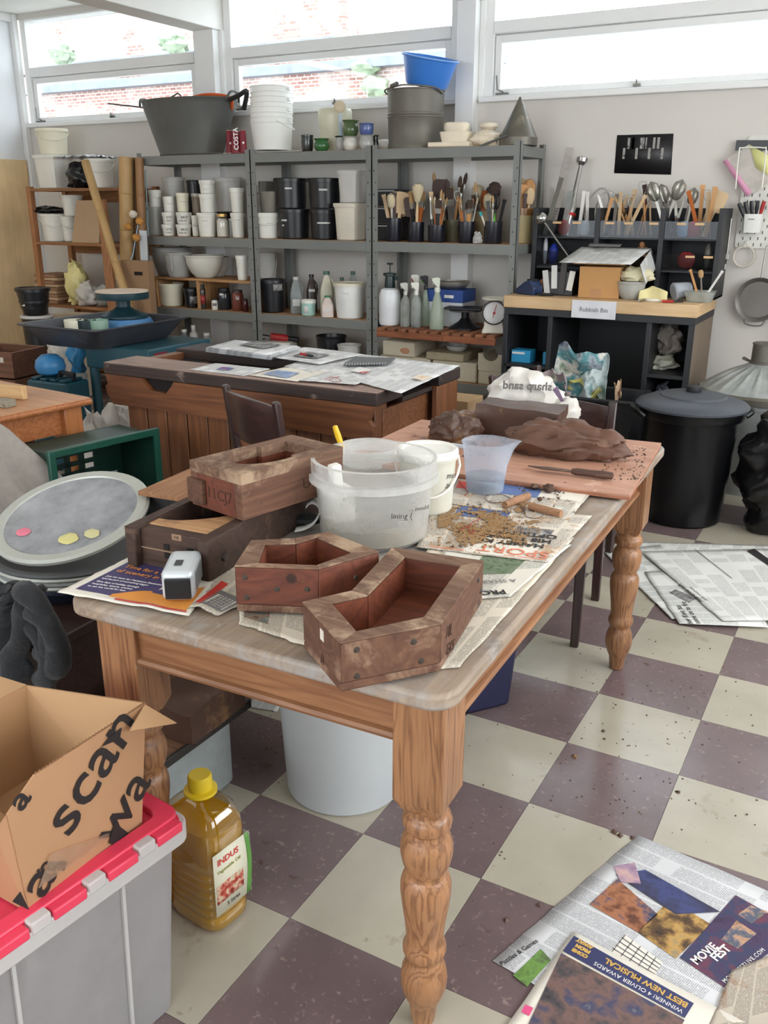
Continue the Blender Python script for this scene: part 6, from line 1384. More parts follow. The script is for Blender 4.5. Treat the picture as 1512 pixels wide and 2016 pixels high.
CT = {'flat': 'brush', 'round': 'brush', 'stick': 'tool', 'spatula': 'spatula', 'spoon': 'spoon', 'dome': 'brush', 'mop': 'brush', 'wire': 'tool', 'knife': 'knife', 'bigspoon': 'spoon'}
USED = {}
def place_tool(kind, hi, bi, p, lean, az, spin, sc, where, group):
 lab = KL[kind] % CN[hi]+' '+where
 t = thing(KN[kind], lab, CT[kind], p, 0, group)
 ax = Vector((-math.sin(az), math.cos(az), 0))
 t.rotation_euler = (Matrix.Rotation(lean, 3, ax) @ Matrix.Rotation(spin, 3, 'Z')).to_euler(); t.scale = (sc, sc, sc)
 for nm, me in tool_meshes(kind, hi, bi): link(nm, me, t)
 return t
def pot(label, x0, x1, yt, Y, z, m, name='brush_pot', band=None, ratio=.93):
 X, r, top = S(x0, x1, yt, Y); h = top-z; t = thing(name, label, 'pot', (X, Y, z), 0, 'pots of brushes on the shelf')
 MB().lathe([(0, 0), (r*ratio*.97, 0), (r*ratio, .004), (r*.97, h*.97), (r, h*.98), (r, h), (r*.93, h), (r*.9, .008), (0, .008)], 28).obj('body', m, t)
 if band: MB().lathe([(r*1.0, h*.8), (r*1.02, h*.8), (r*1.02, h), (r*.9, h), (r*.9, h*.98)], 28).obj('rim_band', band, t)
 return X, r, h
def fill_pot(P, Y, z, tools, where, tall=1.0, seed=0):
 X, r, h = P; rr = random.Random(seed); n = len(tools); cnt = {}
 for k, (kind, hi, bi) in enumerate(tools):
  a = 2*PI*k/n+rr.uniform(-.3, .3); rad = r*rr.uniform(.25, .6); lean = rr.uniform(.05, .24)
  key = (kind, hi); cnt[key] = cnt.get(key, 0)+1
  w2 = where if cnt[key] == 1 else (where+', second' if cnt[key] == 2 else where+', third')
  place_tool(kind, hi, bi, (X+rad*.5*math.cos(a), Y+rad*.5*math.sin(a), z+.012), lean, a, rr.uniform(-.6, .6)+.5, tall*rr.uniform(.95, 1.2)*1.5, w2, 'tools standing in the brush pots')
yp = 3.40
P = pot('dark pot of wooden scrapers nearest the black drawers', 761, 792, 429, yp, Z1, navy_pot); fill_pot(P, yp, Z1, [('spatula', 5, 0), ('spatula', 5, 0), ('stick', 5, 0), ('stick', 0, 0), ('stick', 5, 0), ('dome', 6, 2), ('stick', 1, 0)], 'in the first dark pot', .9, 1)
P = pot('dark pot of orange-handled brushes, second along the shelf', 802, 836, 437, yp, Z1, navy_pot); fill_pot(P, yp, Z1, [('flat', 2, 0), ('flat', 2, 2), ('flat', 5, 0), ('mop', 2, 0), ('stick', 5, 0), ('spatula', 1, 0), ('flat', 4, 0), ('mop', 5, 2)], 'in the second dark pot', .9, 2)
P = pot('dark pot crammed with slim brushes in the middle of the row', 842, 878, 443, yp, Z1, navy_pot); fill_pot(P, yp, Z1, [('round', 2, 0), ('round', 0, 0), ('dome', 5, 2), ('knife', 6, 0), ('round', 0, 1), ('stick', 5, 0), ('knife', 4, 0), ('round', 2, 2), ('flat', 4, 1), ('round', 6, 0)], 'in the middle dark pot', .8, 3)
P = pot('dark pot with white and black handled brushes, fourth along the shelf', 902, 937, 436, yp, Z1, navy_pot); fill_pot(P, yp, Z1, [('round', 4, 0), ('round', 6, 2), ('flat', 6, 1), ('round', 0, 0), ('wire', 0, 0), ('round', 2, 0), ('flat', 0, 1)], 'in the fourth dark pot', .8, 4)
P = pot('dark pot with toothbrush and combs at the end of the row', 953, 991, 436, yp, Z1, navy_pot); fill_pot(P, yp, Z1, [('stick', 4, 0), ('spoon', 4, 0), ('stick', 4, 0), ('round', 6, 0)], 'in the fifth dark pot', .7, 5)
X, r, h = P
t = thing('toothbrush', 'white and teal toothbrush leaning out of the fifth dark pot', 'toothbrush', (X-.01, yp-.02, Z1+.02), rot=(.15, -.35, 0)); MB().bar((0, 0, 0), (0, 0, .15), .010, .006).obj('handle', wp, t, bevel=.002); MB().box(-.006, .006, -.012, .004, .15, .175).obj('bristles', mat('teal_bristle', (60, 160, 160), .6), t)
tag(MB().prism([(-.01, 0), (.012, 0), (.012, .10), (.004, .16)], -.002, .002, Matrix(((1, 0, 0, 0), (0, 0, -1, 0), (0, 1, 0, 0), (0, 0, 0, 1)))).obj('green_tool', mat('lime_plastic', (96, 196, 60), .4), None, (X+.008, yp-.028, Z1+.02), (.05, .05, 0)), 'bright green plastic rib tool in the fifth dark pot', 'tool')
yq = 3.56
P = pot('tall pale glass pot behind the middle dark pot', 876, 906, 432, yq, Z1, clear('jar_olive', (150, 146, 120), .7)); fill_pot(P, yq, Z1, [('round', 1, 1), ('round', 3, 1), ('round', 1, 0), ('flat', 1, 0), ('round', 3, 0), ('round', 1, 1), ('flat', 3, 1), ('round', 0, 1)], 'in the pale glass pot at the back', 1.12, 6)
P = pot('tan stoneware pot of grey brushes at the back', 930, 978, 415, yq, Z1, mat('tan_pot', (122, 104, 74), .6)); fill_pot(P, yq, Z1, [('mop', 3, 1), ('spatula', 4, 0), ('spatula', 2, 0), ('mop', 6, 2), ('flat', 3, 1), ('round', 1, 0), ('dome', 3, 2)], 'in the tan stoneware pot', 1.0, 7)
P = pot('second pale glass pot of brushes between the middle pots', 850, 878, 434, yq, Z1, clear('jar_olive', (150, 146, 120), .7)); fill_pot(P, yq, Z1, [('round', 3, 1), ('round', 1, 1), ('round', 3, 0), ('round', 0, 0), ('flat', 1, 1), ('spatula', 1, 0)], 'in the second glass pot at the back', 1.08, 8)
P = pot('cream stoneware jar with brown shoulder holding wooden spoons', 1015, 1050, 410, 3.60, Z1, mat('cream_stoneware', (196, 180, 136), .35, coat=.3), 'stoneware_jar', mat('brown_glaze', (140, 96, 48), .3, coat=.4)); fill_pot(P, 3.60, Z1, [('spoon', 5, 0), ('spoon', 0, 0), ('spoon', 5, 0), ('spatula', 0, 0), ('stick', 1, 0)], 'in the stoneware jar', .92, 9)
p = at(940, 470, Y=3.36); mb = MB().blob((0, 0, .02), (.028, .022, .045), 4, .45, 20, 14, 2.6, flat=-.02); tag(mb.obj('plastic_bag', clear('crumpled_bag', (214, 214, 212), .8), None, (p.x, 3.36, Z1+.002)), 'crumpled white plastic scrap between the fourth and fifth pots', 'plastic bag')
# black drawer boxes behind the first pot
X0 = at(742, 420, Y=3.58).x; X1 = at(790, 420, Y=3.58).x
for k in range(3):
 zt_ = .095
 t = thing('drawer_box', ['lowest', 'middle', 'topmost'][k]+' black drawer box with silver strip behind the first pot', 'drawer box', ((X0+X1)/2, 3.60, Z1+k*.108), 0, 'black drawer boxes on the brush shelf')
 MB().box(-(X1-X0)/2, (X1-X0)/2, -.10, .10, 0, .100).obj('body', bk_pl, t, bevel=.003); MB().box(-(X1-X0)/2+.004, (X1-X0)/2-.01, -.104, -.10, .086, .094).obj('silver_strip', mat('silver_strip', (170, 172, 174), .3, .8), t)
# --- slatted wooden rack with sprayers
zs = .690
rk = thing('slatted_rack', 'slatted wooden rack holding spray bottles in the brush bay', 'rack', (-2.30, 3.17, zs))
rw = wood('rack_wood', (158, 96, 62), (122, 68, 42), 'X', 10, .7, .06, stain=((90, 56, 40), .2, 10)); rwy = wood('rack_wood_y', (150, 98, 66), (116, 68, 44), 'Y', 10, .7, .06)
MB().box(.055, .52, 0, .022, -.058, -.018).obj('front_rail', rw, rk, bevel=.003); MB().box(.522, .868, 0, .022, -.058, -.018).obj('front_rail', rw, rk, bevel=.003)
MB().box(.055, .868, .50, .522, -.058, -.018).obj('back_rail', rw, rk, bevel=.003)
for k in range(11): MB().box(.058+k*.0755, .058+k*.0755+.050, .0, .54, -.018, 0).obj('slat', rwy, rk, bevel=.002)
ys = 3.34
X, r, top = S(746, 789, 566, ys); h = top-zs
t = thing('pressure_sprayer', 'white pump sprayer with dark collar on the slatted rack', 'sprayer', (X, ys, zs))
MB().lathe([(0, 0), (r*.88, 0), (r*.98, .012), (r, h*.5), (r*.98, h*.8), (r*.8, h*.95), (r*.45, h), (0, h)], 28).obj('body', mat('sprayer_white', (226, 228, 230), .4), t)
dkg = mat('sprayer_dark', (34, 50, 50), .35); MB().lathe([(r*.48, h*.98), (r*.5, h*1.02), (r*.42, h*1.30), (r*.62, h*1.32), (r*.62, h*1.38), (0, h*1.40)], 20).obj('collar', dkg, t); MB().tube([(0, 0, h*1.38), (0, 0, h*1.62)], .004, 8).obj('pump_rod', dkg, t); MB().bar((-.022, 0, h*1.63), (.022, 0, h*1.63), .012, .012).obj('pump_handle', dkg, t, bevel=.004)
MB().box(r*.5, r*1.0, -.012, .012, h*1.2, h*1.3).obj('nozzle', dkg, t, bevel=.003)
def sprayer(label, x0, x1, yt, Y, m, head_m, trig_m, kind=0, liquid=None):
 X, r, top = S(x0, x1, yt, Y); h = top-zs; t = thing('spray_bottle', label, 'spray bottle', (X, Y, zs), math.atan2(-RGT.y, -RGT.x), 'spray bottles on the slatted rack'); r *= .92; hb = h*.74
 prof = [(0, 0), (r*.9, 0), (r, .008), (r, hb*.72), (r*.8, hb*.84), (r*.36, hb*.95), (r*.36, hb), (0, hb)] if kind == 0 else [(0, 0), (r*.9, 0), (r, .01), (r*.98, hb*.35), (r*.62, hb*.75), (r*.33, hb*.95), (r*.33, hb), (0, hb)]
 MB().lathe(prof, 24).obj('body', m, t)
 if liquid: MB().lathe([(0, .004), (r*.92, .006), (r*.94, hb*.3), (0, hb*.3)], 20).obj('liquid', liquid, t)
 MB().lathe([(r*.4, hb*.97), (r*.42, hb*1.06), (r*.3, hb*1.1), (0, hb*1.1)], 16).obj('collar', head_m, t)
 MB().prism([(-.014, hb*1.08), (-.016, h*.98), (.0, h), (.034, h*.985), (.036, h*.94), (.008, hb*1.12)], -.009, .009, Matrix(((1, 0, 0, 0), (0, 0, -1, 0), (0, 1, 0, 0), (0, 0, 0, 1)))).obj('spray_head', head_m, t, bevel=.002)
 MB().tube(smooth_path([Vector((.018, 0, h*.955)), Vector((.028, 0, h*.91)), Vector((.024, 0, h*.86))]), .004, 6).obj('trigger', trig_m, t); return t
clr_b = clear('spray_clear', (206, 210, 204), .45, .15); gr_b = clear('spray_green', (196, 208, 190), .8, .3, cloud=.05)
sprayer('clear spray bottle next to the pump sprayer', 788, 809, 556, 3.30, clr_b, wpg, wpg); sprayer('second clear spray bottle with some liquid', 809, 831, 555, 3.30, clr_b, wp, wp, 0, glass('clear_water', (232, 238, 244), .2))
sprayer('spray bottle with white and red trigger at the back', 806, 834, 540, 3.46, clr_b, wp, mat('trigger_red', (190, 50, 40), .4)); sprayer('tall greenish bottle with black and lime top', 829, 848, 542, 3.40, gr_b, bk_pl, mat('lime_plastic', (96, 196, 60), .4), 1)
sprayer('wide pale green spray bottle in front of the blue carton', 846, 877, 546, 3.29, gr_b, mat('pale_green_head', (206, 212, 196), .4), wpg, 1)
X0, X1 = at(850, 640, Y=3.52).x, at(921, 640, Y=3.52).x; hz = at(880, 570, Y=3.45).z-zs
t = thing('blue_carton', 'blue and white cardboard carton behind the spray bottles', 'carton', ((X0+X1)/2, 3.53, zs)); hwx = (X1-X0)/2
MB().box(-hwx, hwx, -.10, .10, 0, hz*.66).obj('white_base', mat('carton_white', (206, 208, 212), .6), t, bevel=.002); MB().box(-hwx, hwx, -.1005, .1005, hz*.66, hz).obj('blue_top', mat('carton_blue', (40, 72, 140), .6), t, bevel=.002); MB().box(.0, hwx*.5, -.1015, -.1005, hz*.78, hz*.86).obj('printed_mark', ink_w, t); MB().box(-hwx*.2, -hwx*.05, -.1015, -.1005, hz*.05, hz*.4).obj('printed_panel', ink_k, t)
bowl('shallow metal weighing pan on the blue carton', 858, 925, 553, 3.53, zs+hz+.001, mat('pan_metal', (168, 164, 156), .35, .7), .55, 'weighing_pan', cat='pan')
# banding wheel
X, r, top = S(876, 952, 600, 3.38); h = top-zs
t = thing('banding_wheel', 'black cast banding wheel beside the kitchen scale', 'banding wheel', (X, 3.40, zs)); MB().lathe([(0, 0), (r*.8, 0), (r*.8, .01), (r*.35, h*.3), (r*.2, h*.45), (r*.2, h*.72), (0, h*.72)], 28).obj('base', mat('cast_black', (34, 35, 38), .45, .3), t); MB().lathe([(0, h*.72), (r*.85, h*.74), (r*.88, h*.80), (0, h*.80)], 32).obj('turntable', mat('turn_grey', (96, 96, 98), .4, .5), t)
MB().box(-r*1.0, r*.95, -.08, .08, h*.81, h*.90).obj('square_board', mat('cast_black', (34, 35, 38), .45, .3), t, bevel=.003).rotation_euler = (0, 0, .2)
# kitchen scale
p = at(968, 615, Y=3.26); t = thing('kitchen_scale', 'white dial kitchen scale at the end of the slatted rack', 'scale', (p.x, 3.30, zs), cam_ang(p.x, 3.3)+PI/2)
hb = p.z-zs; MB().prism([(-.075, 0), (.075, 0), (.06, .03), (.045, hb*1.35), (-.045, hb*1.35), (-.06, .03)], -.06, .06, Matrix(((1, 0, 0, 0), (0, 0, -1, .02), (0, 1, 0, 0), (0, 0, 0, 1)))).obj('body', mat('scale_cream', (224, 220, 206), .4), t, bevel=.008)
Md = Matrix.Rotation(PI/2+.1, 4, 'X'); dl = MB().lathe([(0, 0), (.066, 0), (.070, .008), (.074, .008), (.074, -.02), (0, -.02)], 40).obj('dial_rim', mat('chrome', (200, 200, 200), .15, .95), t, (0, -.052, hb), (PI/2+.12, 0, 0)); MB().lathe([(0, .009), (.064, .009), (.064, .006), (0, .006)], 40).obj('dial_face', mat('dial_face', (222, 222, 222), .5), dl)
MB().box(-.002, .002, -.03, .05, .010, .0115).obj('needle', mat('needle_red', (180, 60, 54), .4), dl, rot=(0, 0, -.25)); MB().lathe([(0, .013), (.008, .013), (.008, .009)], 14).obj('needle_hub', mat('needle_red', (180, 60, 54), .4), dl)
for k in range(24):
 a = 2*PI*k/24; MB().box(.052, .060, -.0008, .0008, .0095, .0102).obj('dial_mark', ink_k, dl, rot=(0, 0, a))
MB().box(-.02, .02, -.03, .03, hb*1.35, hb*1.55).obj('stem', mat('scale_cream', (224, 220, 206), .4), t); MB().lathe([(0, hb*1.55), (.075, hb*1.58), (.078, hb*1.66), (.07, hb*1.62), (0, hb*1.58)], 32).obj('weighing_tray', mat('scale_cream', (224, 220, 206), .4), t)
# --- plaster moulds on the low shelf
pl_m = mat('plaster', (206, 196, 174), .85, var=.06, scale=6, bump=.15, bscale=30, stain=((168, 132, 98), .10, 8)); z3 = .362
def pbox(name, label, x0, x1, yt, yb, Y, dep, m=pl_m, z=None, extra=None):
 X0, X1 = at(x0, yb, Y=Y).x, at(x1, yb, Y=Y).x; zt = at((x0+x1)/2, yt, Y=Y).z; z = z if z is not None else at((x0+x1)/2, yb, Y=Y).z
 o = MB().box(-(X1-X0)/2, (X1-X0)/2, 0, dep, 0, zt-z).obj(name, m, None, ((X0+X1)/2, Y, z), bevel=.008); return tag(o, label, 'plaster mould', 'plaster moulds on the low shelf'), zt
o, zt0 = pbox('plaster_mould', 'flat wide plaster slab underneath the plaster block', 748, 845, 702, 730, 3.33, .32, z=z3)
X0, X1 = at(753, 685, Y=3.31).x, at(836, 685, Y=3.31).x
o, zt1 = pbox('plaster_mould', 'long cream plaster block with brown stain', 753, 815, 672, 700, 3.31, .34, z=zt0+.001)
MB().blob((0, 0, 0), (.035, .003, .02), 2, .1, 16, 8).obj('clay_stain', mat('stain_tan', (190, 140, 108), .9), o, (.05, -.0005, .04))
o, zt2 = pbox('plaster_mould', 'thick plaster dish mould below the stained slab', 850, 936, 712, 752, 3.33, .30, z=z3)
o, zt3 = pbox('plaster_mould', 'flat rounded plaster slab in the middle of the low shelf', 838, 912, 695, 712, 3.32, .32, z=zt2+.001, m=mat('plaster_old', (176, 164, 136), .85, var=.1, stain=((140, 118, 88), .2, 6)))
bowl('upturned pale dish on the rounded plaster slab', 880, 920, 680, 3.45, zt3+.001, wpg, .7)
X0, X1 = at(940, 745, Y=3.33).x, at(986, 745, Y=3.33).x
zA = at(962, 731, Y=3.33).z
o, zA = pbox('plaster_mould', 'lower plain plaster box mould at the shelf end', 940, 986, 731, 758, 3.33, .2, z=z3)
w2 = (X1-X0)/2; zt = at(962, 697, Y=3.33).z-zA
arcp = [(-w2, 0), (w2, 0), (w2, zt), (w2*.75, zt)]+[(w2*.65*math.cos(PI*k/8)+w2*.05, zt-.045*math.sin(PI*k/8)) for k in range(9)]+[(-w2*.7, zt), (-w2, zt)]
tag(MB().prism(arcp, -.2, 0, Matrix(((1, 0, 0, 0), (0, 0, -1, 0), (0, 1, 0, 0), (0, 0, 0, 1)))).obj('plaster_mould', pl_m, None, ((X0+X1)/2, 3.33, zA+.001)), 'upper notched plaster mould with round cut-out at the shelf end', 'plaster mould', 'plaster moulds on the low shelf')
# ================================================================ on top of the shelving
ZTOP = 1.755
def oval(a, k=.62): return 1/math.sqrt(math.cos(a)**2+(math.sin(a)/k)**2)
X, r, top = S(268, 488, 197, 3.50); h = top-ZTOP
t = thing('zinc_bath', 'long oval zinc bath on top of the shelving', 'bath', (X-.035, 3.50, ZTOP), 0)
zinc = mat('zinc_old', (92, 92, 89), .55, .35, var=.16, scale=5, stain=((134, 134, 130), .2, 4)); rB = r*1.01
MB().lathe([(0, 0), (rB*.66, 0), (rB*.68, .012), (rB*.67, .02), (rB*.97, h*.9), (rB*.985, h*.97), (rB, h*.985), (rB, h), (rB*.97, h), (rB*.95, h*.9), (rB*.64, .02), (0, .016)], 56, shape=lambda a: oval(a, .56)).obj('body', zinc, t)
MB().tube(smooth_path([Vector((rB*.985, -.07, h*.93)), Vector((rB*1.03, -.04, h*1.08)), Vector((rB*1.03, .04, h*1.08)), Vector((rB*.985, .07, h*.93))]), .008, 8).obj('handle', zinc, t); MB().tube(smooth_path([Vector((-rB*.985, -.07, h*.93)), Vector((-rB*1.03, -.04, h*1.05)), Vector((-rB*1.03, .04, h*1.05)), Vector((-rB*.985, .07, h*.93))]), .008, 8).obj('handle', zinc, t)
p = at(410, 190, Y=3.5); ax = t.location
tag(MB().tube(smooth_path([at(372, 194, Y=3.47), at(400, 187, Y=3.47), at(430, 187, Y=3.47), at(455, 194, Y=3.47), at(456, 215, Y=3.52)]), .011, 8).obj('orange_hose', mat('orange_hose', (206, 92, 40), .4)), 'orange hose coiled inside the zinc bath', 'hose')
tag(MB().tube(smooth_path([at(452, 196, Y=3.44), at(470, 188, Y=3.44), at(486, 180, Y=3.44), at(480, 215, Y=3.48)]), .016, 8).obj('black_hose', bk_pl), 'black hose end poking over the zinc bath rim', 'hose')
tag(MB().tube([at(213, 204, Y=3.45), at(285, 212, Y=3.55), at(330, 225, Y=3.6)], .006, 6).obj('metal_rod', zinc), 'thin metal rod sticking out of the zinc bath', 'rod')
tag(MB().tube(smooth_path([at(330, 195, Y=3.5), at(343, 188, Y=3.5), at(350, 184, Y=3.5), at(356, 190, Y=3.5), at(350, 196, Y=3.5), at(340, 205, Y=3.52)]), .005, 6).obj('hook', zinc), 'bent metal hook in the zinc bath', 'hook')
# takeaway cups
for k, (a, b) in enumerate(((451, 470), (467, 489), (484, 499))):
 X, r, top = S(a, b, 258+k % 2*2, 3.40); h = top-ZTOP; r *= .95
 t = thing('paper_cup', ['dark red upturned paper cup nearest the zinc bath', 'dark red upturned paper cup with the big white lettering', 'dark red upturned paper cup half behind the white buckets'][k], 'cup', (X, 3.325+.03*(k == 0), ZTOP), 0, 'upturned dark red paper cups')
 MB().lathe([(0, h), (r*.72, h), (r*.76, h*.985), (r*.98, .006), (r*1.03, .006), (r*1.03, 0), (0, 0)], 24).obj('body', mat('cup_red', (128, 30, 44), .5), t); MB().lathe([(r*.74, h*.94), (r*.76, h*.94), (r*.73, h*1.005), (0, h*1.005)], 24).obj('base_ring', wp, t)
 if k == 1:
  ca = cam_ang(X, 3.4); f_ = Vector((math.cos(ca), math.sin(ca), 0)); text('COSTA', .042, ink_w, t, f_*r*1.0+Vector((-f_.y, f_.x, 0))*.012+Vector((0, 0, .02)), (0, 0, 1), (f_.y, -f_.x, 0), 'printed_lettering', ext=.001, bold=.001)
 else: MB().lathe([(0, 0), (.009, 0), (0, .001)], 4).obj('printed_bean', ink_w, t).matrix_local = frame_m(Vector((math.cos(cam_ang(X, 3.4)), math.sin(cam_ang(X, 3.4)), 0))*r*.92+Vector((0, 0, h*.45)), (-math.sin(cam_ang(X, 3.4)), math.cos(cam_ang(X, 3.4)), 0), (0, 0, 1))
tag(MB().grid(lambda a, b: Vector((at(440+146*a, 300, Y=3.32).x, 3.31+.36*b, ZTOP+.003+.012*b*a)), 6, 6).obj('white_sheet', wp, solid=.003), 'thin white board under the stacked white buckets', 'board')
# stacked white buckets
for k, (yt, a, b) in enumerate(((232, 489, 580), (212, 488, 580), (193, 489, 580), (176, 489, 580))):
 X, r, top = S(a, b, yt, 3.46)
 t = thing('white_bucket', ['lowest', 'second', 'third', 'topmost'][k]+' of the nested bright white buckets on top of the shelving', 'bucket', (X, 3.46, ZTOP+.02+k*.062), 0, 'nested white buckets on the shelving'); r *= .95; h = S(a, b, 232, 3.46)[2]-ZTOP-.02
 bw = mat('bucket_bright', (236, 236, 230), .35, var=.02); MB().lathe([(0, 0), (r*.84, 0), (r*.86, .006), (r*.955, h*.80), (r*.99, h*.805), (r*.985, h*.83), (r*.965, h*.835), (r*.97, h*.97), (r*1.0, h*.975), (r*1.0, h), (r*.95, h), (r*.83, .008), (0, .008)], 36).obj('body', bw, t)
 ca = cam_ang(X, 3.46)+.9; MB().box(-.008, .012, -.012, .012, -.01, .01).obj('handle_lug', bw, t, (r*.98*math.cos(ca), r*.98*math.sin(ca), h*.9), (0, 0, ca), bevel=.003)
 if k == 0: MB().tube([Vector((math.cos(cam_ang(X, 3.46)+.2+2.2*j/14)*r*1.03, math.sin(cam_ang(X, 3.46)+.2+2.2*j/14)*r*1.03, h*.88-h*.25*math.sin(PI*j/14))) for j in range(15)], .003, 6).obj('handle', bw, t)
# watering can
X, r, top = S(622, 694, 215, 3.55); h = top-ZTOP; cw = mat('cream_enamel', (218, 214, 188), .35)
t = thing('watering_can', 'cream watering can with round rose on top of the shelving', 'watering can', (X, 3.56, ZTOP)); r *= .94
MB().lathe([(0, 0), (r*.84, 0), (r*.86, .008), (r*.92, h*.6), (r*.99, h*.72), (r*.99, h*.96), (r*.94, h), (r*.3, h*1.02), (0, h*1.02)], 32).obj('body', cw, t)
q0 = at(672, 292, Y=3.46)-Vector((X, 3.56, ZTOP)); q1 = at(669, 212, Y=3.44)-Vector((X, 3.56, ZTOP))
MB().tube([q0+Vector((-.03, .03, .02)), q0.lerp(q1, .3), q1], [.016, .014, .010], 12).obj('spout', mat('spout_blue', (186, 200, 208), .35), t)
ro = MB().lathe([(0, 0), (.01, 0), (.036, .012), (.038, .018), (.03, .026), (.02, .029), (.012, .030), (0, .031)], 24).obj('rose', mat('rose_tan', (206, 190, 160), .5), t); ro.matrix_local = frame_m(q1, (RGT.x, RGT.y, 0), (.2, .35, 1))
# little glazed pots
def gpot(label, x0, x1, yt, Y, z, m1, m2, neck=True):
 X, r, top = S(x0, x1, yt, Y); h = top-z; t = thing('glazed_pot', label, 'pot', (X, Y, z), 0, 'small glazed pots on the shelving'); r *= .96
 pr = [(0, 0), (r*.6, 0), (r*.75, h*.1), (r*.92, h*.35), (r*.88, h*.6), (r*.74, h*.78), (r*.80, h*.9)] if neck else [(0, 0), (r*.75, 0), (r*.9, h*.2), (r*.95, h*.6), (r*.92, h*.85)]
 MB().lathe(pr, 26).obj('body', m1, t); MB().lathe([pr[-1], (r*.98, h*.97), (r*.96, h), (r*.85, h*.98), (r*.7, h*.75), (0, h*.6)], 26).obj('rim', m2, t); return top
gk = mat('glaze_black', (40, 44, 42), .25, coat=.3, stain=((96, 110, 90), .2, 20)); gg = mat('glaze_green', (52, 104, 56), .25, coat=.3, stain=((28, 60, 36), .3, 20)); go = mat('glaze_olive', (78, 98, 60), .25, coat=.3, stain=((198, 200, 176), .3, 14)); gbl = mat('glaze_blue', (78, 96, 150), .25, coat=.3, stain=((150, 156, 176), .3, 20)); gw = mat('glaze_white', (206, 204, 194), .3, coat=.3, stain=((150, 150, 146), .2, 16)); gs = mat('glaze_stone', (176, 176, 172), .3, coat=.3, stain=((100, 104, 108), .3, 20))
gpot('black glazed beaker next to the white buckets', 591, 618, 266, 3.38, ZTOP, gk, gk, False); gpot('bright green glazed bowl on the shelving edge', 616, 650, 273, 3.37, ZTOP, gg, gg)
zz_ = gpot('dark and white glazed pot below the olive pot', 658, 684, 268, 3.42, ZTOP, gs, gk); zw = gpot('white glazed pot beneath the olive pot', 673, 706, 269, 3.38, ZTOP, gw, gs); zg = gpot('grey glazed pot beneath the blue pot', 705, 738, 266, 3.38, ZTOP, gs, gs); gpot('dark grey glazed pot at the end of the small pots', 733, 746, 266, 3.44, ZTOP, gk, gk)
gpot('olive green glazed pot stacked on the white pot', 672, 708, 237, 3.39, zw+.001, go, go); gpot('blue glazed pot stacked on the grey pot', 706, 737, 243, 3.38, zg+.001, gbl, gbl, False)
mbb = MB().blob((0, 0, .03), (.06, .04, .04), 2, .1, 20, 12, flat=-.03); tag(mbb.obj('white_cloth', wp, None, (at(752, 290, Y=3.5).x, 3.52, ZTOP)), 'white crumpled cloth behind the small pots', 'cloth')
# grey zinc bucket with blue basin
X, r, top = S(760, 878, 178, 3.50); h = top-ZTOP; r *= .97
t = thing('zinc_bucket', 'grey zinc bucket carrying the blue basin on the shelving', 'bucket', (X, 3.50, ZTOP)); zb_m = mat('zinc_grey', (110, 106, 97), .5, .35, var=.12, scale=5, stain=((146, 140, 130), .2, 5))
MB().lathe([(0, .01), (r*.95, .01), (r*.95, 0), (r*.96, .0), (r*.96, h*.08), (r*.94, h*.10), (r*.965, h*.52), (r*.985, h*.535), (r*.985, h*.55), (r*.965, h*.56), (r*.985, h*.58), (r*.985, h*.60), (r*.97, h*.61), (r*.98, h*.97), (r*1.0, h*.975), (r*1.0, h), (r*.96, h), (r*.93, .02), (0, .02)], 44).obj('body', zb_m, t)
MB().tube(smooth_path([Vector((-r*1.0, 0, h*.92)), Vector((-r*.95, -r*.5, h*1.0)), Vector((-r*.2, -r*1.02, h*1.02)), Vector((r*.2, -r*1.04, h*1.03)), Vector((r*.95, -r*.5, h*1.0)), Vector((r*1.0, 0, h*.92))]), .005, 8).obj('handle', zb_m, t); MB().tube([(-r*.45, -r*.93, h*1.03), (-r*.18, -r*1.03, h*1.06)], .013, 10).obj('grip', zb_m, t)
X2, r2_, top2 = S(774, 893, 150, 3.50); blue = mat('basin_blue', (62, 128, 214), .35, var=.04)
t = thing('blue_basin', 'bright blue plastic basin tilted on the zinc bucket', 'basin', (X2+.02, 3.50, ZTOP+h+.02), rot=(.10, .22, 0)); r2_ *= .92; hb2 = .16
MB().lathe([(0, 0), (r2_*.72, 0), (r2_*.76, .01), (r2_*.97, hb2*.93), (r2_*1.03, hb2*.94), (r2_*1.04, hb2*.99), (r2_*1.0, hb2), (r2_*.95, hb2*.95), (r2_*.73, .014), (0, .012)], 44).obj('body', blue, t); MB().lathe([(r2_*1.0, hb2*.985), (r2_*1.05, hb2*.985), (r2_*1.05, hb2*1.01), (r2_*1.0, hb2*1.01), (r2_*1.0, hb2*.985)], 44).obj('rim', mat('basin_rim', (150, 190, 236), .3), t)
# cream foam trays and plaster at the end, zinc cone
foam = mat('foam_cream', (228, 216, 194), .6)
X, r, top = S(868, 925, 276, 3.42)
tag(MB().prism([(-.14, -.09), (.12, -.09), (.14, .09), (-.12, .09)], 0, .028).obj('foam_tray', foam, None, (X-.01, 3.43, ZTOP+.001), (0, 0, .1), bevel=.006), 'flat cream tray at the bottom of the foam stack', 'tray'); 
tag(MB().lathe([(0, 0), (.085, 0), (.098, .05), (.10, .056), (.092, .054), (.082, .008), (0, .008)], 28, shape=lambda a: sq(a, 5, 1, .8)).obj('foam_box', foam, None, (X, 3.44, ZTOP+.030), (0, 0, .2)), 'open cream foam box in the middle of the foam stack', 'box')
tag(MB().lathe([(0, 0), (.066, 0), (.074, .018), (.072, .045), (.062, .052), (0, .053)], 28, shape=lambda a: sq(a, 4, 1, .8)).obj('foam_cover', foam, None, (X, 3.44, ZTOP+.088), (0, 0, .2)), 'rounded cream lid on top of the foam stack', 'lid')
